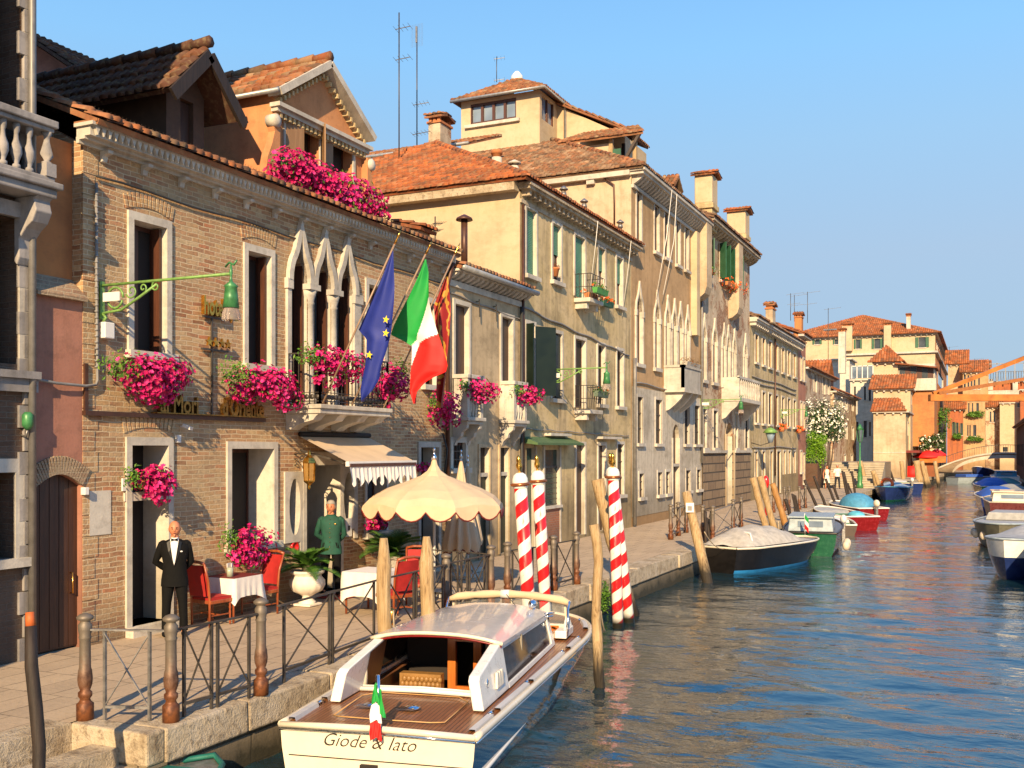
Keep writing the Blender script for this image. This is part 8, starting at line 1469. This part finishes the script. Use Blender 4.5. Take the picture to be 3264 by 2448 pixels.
BLUEB = mat('bright_blue_band', (.015,.17,.42), .5); GHULL = mat('green_gloss_hull', (.006,.075,.028), .25, coat=.4); RHULL = mat('red_gloss_hull', (.17,.008,.010), .25, coat=.4); BHULL = mat('dark_blue_gloss_hull', (.015,.03,.12), .2, coat=.5); GREYB = mat('pale_blue_grey_paint', (.30,.36,.40), .4); BTARP = mat('blue_tarpaulin', (.03,.10,.40), .7, bump=.3); CTARP = mat('cyan_blue_tarpaulin', (.06,.25,.42), .7, bump=.3); TTARP = mat('turquoise_tarpaulin', (.10,.42,.55), .7); GTARP = mat('green_tarpaulin', (.008,.12,.09), .6, bump=.3); GREYT = mat('grey_boat_cover', (.34,.34,.33), .7, bump=.2); BEIGET = mat('beige_boat_cover', (.42,.39,.34), .85, bump=.3)
def hd(a, b): return math.atan2(-(b[0]-a[0]), b[1]-a[1])
def ex_black(t, hb, sz):
    MB().tube([(.8,.6,.70),(.5,.9,1.12),(-.2,1.2,1.18),(-.7,1.4,.8)], .03, 6).build('white_strap', WHITE, t); MB().cbox((.55,.5,.62),.45,.18,.14).cbox((-.2,.3,.62),.3,.2,.16).build('deck_gear', WHITE, t); MB().cbox((.75,1.1,.60),.02,.26,.10).build('red_plate', REDPAINT, t)
boat('black boat with beige cover and bright blue waterline band', (-7.0,29.6,0), hd((-7.0,29.6),(-5.45,34.6)), 5.6, 2.1, .74, .72, mat('black_boat_paint', (.006,.005,.005), .35), CREAMG, band=BLUEB, cover='hump', cmat=BEIGET, extra=ex_black, full=3, pointed_stern=True)
def ex_green(t, hb, sz):
    MB().tube([(-.15,.0,.7),(-.15,-.12,1.45)], .015, 6).build('staff', WHITE, t); MB().grid([[(-.15+.13*i/3, -.12-.02*i, 1.42-.16*j-.05*i) for i in range(4)] for j in range(2)]).build('green_flag_band', GRN, t); MB().grid([[(-.15+.13*i/3, -.12-.02*i, 1.26-.16*j-.05*i) for i in range(4)] for j in range(2)]).build('white_flag_band', WHT, t); MB().grid([[(-.15+.13*i/3, -.12-.02*i, 1.10-.16*j-.05*i) for i in range(4)] for j in range(2)]).build('red_flag_band', RED, t)
boat('green boat with pale grey cabin and small Italian flag', (-5.35,35.6,0), .10, 6.2, 2.05, .78, .95, GHULL, IRON, band=MAROON, cover='cabin', cmat=GREYB, fenders=((1.18,.4,.35),(1.2,1.1,.38)), extra=ex_green)
boat('small white open boat with green slatted seat', (-5.35,44.6,0), .25, 3.6, 1.35, .45, .6, mat('dark_brown_hull',(.05,.03,.02),.5), WHITEG, inner=WHITE, extra=outboard(GREYI))
boat('red hulled open boat with white rim, nearest of the two red boats', (-4.86,47.9,0), hd((-4.86,47.9),(-7.25,51.7)), 4.5, 1.8, .62, .85, RHULL, WHITEG, inner=GREYT, extra=lambda t, hb, sz: MB().ell((0,.7,.62),.36,.5,.22,12,8).build('cyan_cover', TTARP, t))
boat('second red boat under a blue domed tarpaulin', (-5.04,54.9,0), hd((-5.04,54.9),(-7.3,58.3)), 4.3, 1.9, .62, .8, RHULL, WHITEG, cover='dome', cmat=CTARP, extra=outboard(GREYI, cov=CREAMG))
def ex_buoy(t, hb, sz):
    m = MB(); m.tube([(.36*math.cos(a*math.pi/8), 6.1, 1.2+.36*math.sin(a*math.pi/8)) for a in range(17)], .11, 8, cap=False); m.build('lifebuoy', mat('orange_lifebuoy', (.65,.12,.02), .5), t)
b_ = boat('dark blue boat with orange lifebuoy on its bow', (-5.75,82.0,0), math.pi-.06, 7.0, 2.3, .85, 1.05, BHULL, CTARP, cover='tarp', cmat=GREYB, band=GHULL, extra=ex_buoy)
boat('cream boat with white outboard behind the lifebuoy boat', (-5.3,88.5,0), .35, 6.5, 2.2, .9, 1.1, BHULL, CREAMG, inner=CREAMG, extra=outboard(GREYI, cov=WHITE))
boat('low grey work barge before the footbridge', (-3.0,118,0), -.9, 7, 2.4, .7, .8, GREYB, GREYI, cover='box', cmat=BTARP); boat('blue and white boat under the footbridge arch', (1.0,136,0), 2.9, 7, 2.3, .9, 1.7, BHULL, WHITEG, cover='tarp', cmat=BEIGET); boat('dark open boat moored beneath the footbridge', (-1.2,134,0), 1.5, 5, 2, .8, 1.0, HULLBLACK, DPOLE, cover=None)
boat('grey covered boat with dark blue hull at the right edge', (2.4,37.2,0), math.pi-.30, 6.4, 2.2, .95, 1.15, WHITEG, GREYB, band=BHULL, hib=1, cover='tarp', cmat=GREYT)
boat('pale grey boat stern cut by the right edge', (1.95,29.6,0), -.1, 5.0, 1.9, 1.05, 1.1, GREYB, GREYI, band=MAROON, cover='box', cmat=GREYB)
boat('grey boat with square hatch cover and round fenders', (1.35,47.3,0), math.pi-.12, 7.0, 2.4, .85, .95, mat('olive_grey_hull',(.14,.13,.09),.4), GREYB, cover='box', cmat=GREYT, fenders=((.62,6.1,.45),(.98,5.3,.45),(1.14,4.5,.45)), deck=GREYT)
boat('cream topped cruiser with dark red hull among right hand boats', (1.35,56.0,0), .03, 7.0, 2.5, 1.0, 1.1, mat('dark_red_hull',(.10,.015,.012),.3), CREAMG, cover='cabin', cmat=CREAMG)
for i, (x, y, c, hl, zs, lb) in enumerate(((.9,64,BTARP,BHULL,.9,'boat under bright blue tarpaulin behind the cream topped cruiser'),(1.4,72,GREYT,BHULL,.9,'grey covered boat in the right hand row'),(.9,80,BTARP,GHULL,1.0,'boat with deep blue cover farther up the right row'),(1.6,89,mat('teal_tarpaulin',(.03,.15,.14),.7),BHULL,.9,'teal covered boat far up the right row'),(2.0,104,CTARP,WHITEG,1.1,'white and blue boat near the dark brick building'))):
    boat(lb, (x,y,0), (.05,-.08,.1,0,.05)[i], 7, 2.4, zs, zs+.15, hl, WHITEG, cover=('hump','tarp','hump','tarp','cabin')[i], cmat=c, extra=outboard(GREYI, cov=GREYB) if i == 0 else None)
# green covered gondola like boat under the pier corner
x, y = gd(770, 2425, .42); boat('boat under dark green tarpaulin at the pier corner', (-6.65,3.6,0), .16, 5.0, 1.25, .30, .34, HULLBLACK, GTARP, cover='tarp', cmat=GTARP, pointed_stern=True)
# ---------------------------------------------------------------- people
def body_mesh(J, head, lean=0, vox=.011, yaw=0., fem=False):
    """one continuous surface: limbs grown with a skin modifier, head and face joined by a voxel remesh"""
    names = list(J); idx = {n: i for i, n in enumerate(names)}; E_ = []
    for n in names:
        if J[n][2]: E_.append((idx[J[n][2]], idx[n]))
    me = bpy.data.meshes.new('t'); me.from_pydata([J[n][0] for n in names], E_, []); o = bpy.data.objects.new('t', me); C.objects.link(o)
    sk = o.modifiers.new('s', 'SKIN'); lay = me.skin_vertices[0].data
    for i, n in enumerate(names): r = J[n][1]; lay[i].radius = r if isinstance(r, tuple) else (r, r)
    lay[0].use_root = True; sb_ = o.modifiers.new('u', 'SUBSURF'); sb_.levels = 2; sb_.render_levels = 2
    dg = bpy.context.evaluated_depsgraph_get(); m2 = bpy.data.meshes.new_from_object(o.evaluated_get(dg)); b = MB(); b.add([tuple(v.co) for v in m2.vertices], [tuple(p.vertices) for p in m2.polygons], True); bpy.data.objects.remove(o)
    hc = Vector(head); RM = Matrix.Rotation(yaw, 3, 'Z')
    def sh(q):
        x, y, z = q
        if z < -.03: k = 1-(-z-.03)*1.9; x *= k; y = y*(k if y > 0 else 1-(-z-.03)*.6)
        if y > 0: y *= 1.08
        return Vector((x, y, z))
    h = MB(); h.ell((0,0,0), .087, .099, .122, 24, 18, fn=sh)
    h.ell((0,-.100,-.018), .013, .020, .026, 8, 6); h.ell((0,-.088,.018), .009, .010, .03, 8, 6); h.ell((0,-.078,-.062), .026, .012, .009, 10, 6); h.ell((0,-.072,-.10), .022, .018, .016, 8, 6)
    for s_ in (-1, 1): h.ell((s_*.086,.012,-.008), .009, .020, .032, 8, 6); h.ell((s_*.030,-.080,.020), .017, .009, .006, 8, 6); h.ell((s_*.040,-.068,-.030), .020, .014, .018, 8, 6)
    h.xf(Matrix.Translation(hc) @ RM.to_4x4()); b.add(h.v, h.f, True)
    ob = b.build('t', SKIN); rm = ob.modifiers.new('r', 'REMESH'); rm.mode = 'VOXEL'; rm.voxel_size = vox; rm.use_smooth_shade = True; sm = ob.modifiers.new('m', 'SMOOTH'); sm.iterations = 2
    dg = bpy.context.evaluated_depsgraph_get(); m3 = bpy.data.meshes.new_from_object(ob.evaluated_get(dg)); bpy.data.objects.remove(ob); return m3
def loft(m, secs, n=24, cap=True):                   # secs: (cx, cy, z, rx, ry)
    rows = [[(cx+rx*math.copysign(abs(math.cos(2*math.pi*j/n))**.9, math.cos(2*math.pi*j/n)), cy+ry*math.sin(2*math.pi*j/n), z) for j in range(n)] for cx, cy, z, rx, ry in secs]; m.grid(rows, close=True)
    if cap: m.add(rows[0], [tuple(range(n))[::-1]]); m.add(rows[-1], [tuple(range(n))])
    return m
def person(label, loc, rz, top, legs, pose='behind', hair=None, sc=1., tie=False, dress=False, yaw=0., vox=.011, stride=0., shoes=BLACKC, sleeve=True, badge=False, group=None, tunic=False, lookup=0):
    t = thing('person', label, 'person', group=group)
    if pose == 'behind': EL, HL = {-1: (-.285,.07,1.13), 1: (.235,.10,1.12)}, {-1: (-.07,.17,.955), 1: (.09,.19,.96)}
    else: EL, HL = {-1: (-.265,.03+stride*.3,1.13), 1: (.265,.03-stride*.3,1.13)}, {-1: (-.27,-.05+stride*.5,.90), 1: (.27,-.05-stride*.5,.90)}
    J = {'pelvis': ((0,.0,.95), (.15,.11), None), 'waist': ((0,0,1.10), (.135,.10), 'pelvis'), 'chest': ((0,.0,1.30), (.155,.11), 'waist'), 'collar': ((0,.01,1.45), (.08,.07), 'chest'), 'neck': ((0,.0,1.53), .066, 'collar'), 'skull': ((0,-.0,1.60), .05, 'neck')}
    for s_ in (-1, 1):
        k = 'r' if s_ < 0 else 'l'; J['sh'+k] = ((s_*.185,.01,1.425), .052, 'chest'); J['el'+k] = (EL[s_], .043, 'sh'+k); J['wr'+k] = (HL[s_], .029, 'el'+k); d = (Vector(HL[s_])-Vector(EL[s_])).normalized(); J['pa'+k] = (tuple(Vector(HL[s_])+d*.05), (.036,.02), 'wr'+k)
        pal = Vector(HL[s_])+d*.085; side = d.cross(Vector((0,1,.3))).normalized()
        for f in range(4): off = side*(f-1.5)*.019; a = pal+off; b_ = a+d*(.03+.006*(f in (1,2)))+Vector((0,-.006,-.004)); c = b_+d*.028+Vector((-s_*.012,-.008,-.012)); J['f%d%s' % (f,k)] = (tuple(a), .010, 'pa'+k); J['g%d%s' % (f,k)] = (tuple(b_), .009, 'f%d%s' % (f,k)); J['h%d%s' % (f,k)] = (tuple(c), .008, 'g%d%s' % (f,k))
        a = Vector(HL[s_])+d*.035+side*.042; J['t'+k] = (tuple(a), .011, 'pa'+k); J['u'+k] = (tuple(a+d*.035+side*.006), .009, 't'+k)
        sy = stride*s_; J['hip'+k] = ((s_*.09,0,.90), .088, 'pelvis'); J['kn'+k] = ((s_*.115,-.015+sy*.5,.50), .058, 'hip'+k); J['an'+k] = ((s_*.125,.02+sy,.09), .038, 'kn'+k); J['toe'+k] = ((s_*.14,-.14+sy,.03), .032, 'an'+k)
    me = body_mesh(J, (0,-.012,1.642), vox=vox, yaw=yaw); me.materials.clear(); me.materials.append(SKIN); bd = bpy.data.objects.new('body', me); C.objects.link(bd); bd.parent = t
    RM = Matrix.Translation((0,-.012,1.642)) @ Matrix.Rotation(yaw, 4, 'Z')
    m = MB()
    for s_ in (-1, 1): m.ell((s_*.031,-.097,.004), .013, .006, .007, 8, 6).ell((s_*.034,-.096,.026), .018, .006, .004, 8, 5)
    m.xf(RM).build('eyes', DARK, bd); m = MB().ell((0,-.098,-.062), .026, .006, .005, 8, 5).xf(RM); m.build('mouth', mat('lip', (.28,.07,.05), .6), bd)
    if hair:
        def hf(q): return Vector((q.x, q.y, max(q.z, -.045 if q.y > -.035 else .045)))
        m = MB().ell((0,.010,.018), .094, .106, .118, 24, 16, fn=hf).xf(RM); m.build('hair', hair, bd)
    m = MB(); n = 16
    for s_ in (-1, 1):
        sy = stride*s_; loft(m, [(s_*.135,.015+sy,.07,.060,.075),(s_*.13,.01+sy*.8,.25,.063,.078),(s_*.118,-.01+sy*.5,.50,.070,.080),(s_*.10,-.005+sy*.2,.72,.092,.098),(s_*.085,0,.88,.105,.115),(s_*.06,0,.98,.11,.12)], n)
    if not dress: m.build('trousers', legs, bd)
    m = MB()
    for s_ in (-1, 1): sy = stride*s_; m.ell((s_*.142,-.055+sy,.035), .046, .135, .045, 12, 8, fn=lambda q: Vector((q.x, q.y, max(q.z, -.034))))
    m.build('shoes', shoes, bd)
    m = MB()
    if dress: loft(m, [(0,0,.42,.26,.20),(0,0,.60,.225,.17),(0,0,.85,.185,.14),(0,0,1.08,.135,.105),(0,0,1.28,.165,.115),(0,0,1.42,.15,.09),(0,0,1.46,.09,.07)])
    else: loft(m, [(0,.01,.76 if not (legs is not BLACKC and pose != 'behind') else .92,.205,.155),(0,.01,.86,.200,.150),(0,.0,1.02,.175,.128),(0,.0,1.12,.172,.125),(0,-.005,1.28,.205,.138),(0,.0,1.38,.215,.125),(0,.005,1.44,.175,.10),(0,.01,1.475,.10,.078),(0,.01,1.50 if tunic else 1.485,.068,.066)])
    for s_ in (-1, 1):
        a, e, w = Vector((s_*.175,.01,1.415)), Vector(EL[s_]), Vector(HL[s_]); we = w if sleeve else e.lerp(a, .2)
        if not dress: m.ell(a-Vector((s_*.008,0,.006)), .066, .070, .060, 12, 8)
        if not dress: m.tube([a, a.lerp(e,.3), a.lerp(e,.7), e]+([e.lerp(w,.4), w] if sleeve else []), [.064,.066,.058,.054]+([.052,.042] if sleeve else []), 12)
    tp = m.build('dress' if dress else ('jacket' if tie else 'tunic'), top, bd)
    if tie:
        m = MB(); rows = []
        for i in range(15):                          # shirt front following the chest
            q = i/14; z = 1.485-.385*q; w = .062*(1-q)**.8+.002; rx, ry, cy = (.205, .138, -.005) if z < 1.38 else (.19-.9*(z-1.38), .125-.45*(z-1.38), 0); ro = []
            for j in range(7): x = w*(-1+2*j/6); ro.append((x, cy-ry*math.sqrt(max(0,1-(x/rx)**2))-.010-.004*(1-(j-3)**2/9), z))
            rows.append(ro)
        MB().grid(rows).build('shirt_front', WSHIRT, tp); MB().tube([(.05,-.02,1.49),(.035,-.065,1.495),(0,-.078,1.485),(-.035,-.065,1.495),(-.05,-.02,1.49)], .017, 8).build('shirt_collar', WSHIRT, tp)
        m = MB(); 
        for s_ in (-1, 1): m.add([(0,-.098,1.478+.007),(s_*.048,-.098,1.478+.024),(s_*.048,-.098,1.478-.024),(0,-.098,1.478-.007),(0,-.112,1.478+.007),(s_*.048,-.106,1.478+.024),(s_*.048,-.106,1.478-.024),(0,-.112,1.478-.007)], [(0,1,2,3),(4,5,6,7),(0,1,5,4),(1,2,6,5),(2,3,7,6)])
        m.build('bow_tie', BLACKC, tp)
        for s_ in (-1, 1): MB().add([(s_*.064,-.118,1.47),(s_*.11,-.112,1.44),(s_*.085,-.140,1.30),(s_*.004,-.146,1.09),(s_*.006,-.149,1.10),(s_*.058,-.143,1.32)], [(0,1,2,5),(5,2,3,4)]).build('lapel', mat('satin_lapel', (.008,.008,.009), .35), tp)
        MB().ell((0,-.140,1.085), .009, .006, .009, 8, 6).build('button', DARK, tp); MB().ell((.105,-.132,1.30), .020, .004, .011, 10, 6).build('badge', WHITE, tp)
    if tunic:
        for i in range(7): MB().ell((.0,-.135-.008*(i in (2,3,4))-(.02 if i > 4 else 0), 1.42-.085*i), .008, .006, .008, 8, 6).build('button', BRASS, tp)
        MB().ell((.10,-.137,1.33), .022, .004, .010, 10, 6).build('badge', BRASS, tp); MB().tube([(.062*math.cos(a), .0+.06*math.sin(a), 1.495) for a in [k*.5236 for k in range(13)]], .012, 6, cap=False).build('collar', top, tp)
    t.location = loc; t.rotation_euler = (0, 0, rz); t.scale = (sc, sc, sc); return t
person('smiling bald waiter in black dinner suit and bow tie by the open door', (-11.27, 12.02, .757), R(40), BLACKC, BLACKC, tie=True, sc=.995)
person('grey haired doorman in green buttoned tunic standing at the hotel entrance', (-11.50, 16.48, .80), R(26), GREENC, BLACKC, tunic=True, hair=GREYHAIR, sc=1.03, yaw=R(-8))
xw, yw = gd(2636, 1557); person('woman in white sleeveless dress walking on the far quay', (xw, yw, .757), R(20), mat('white_dress_cloth', (.72,.68,.58), .8), BLACKC, pose='walk', dress=True, hair=mat('brown_hair', (.12,.04,.02), .7), stride=.10, sc=.96, vox=.016, shoes=SKIN)
xm_, ym_ = gd(2669, 1558); person('man in white shirt and blue trousers walking on the far quay', (xm_, ym_, .757), R(20), mat('white_polo_cloth', (.70,.66,.60), .8), DARKC, pose='walk', hair=GREYHAIR, stride=-.10, sc=1.0, vox=.016, sleeve=False)
x, z = py(2904, 1500, 117.5); person('distant person in blue shirt behind the red draped table', (x, 117.5, .757), R(20), mat('blue_shirt_cloth', (.05,.07,.35), .8), DARKC, pose='walk', hair=GREYHAIR, vox=.02)
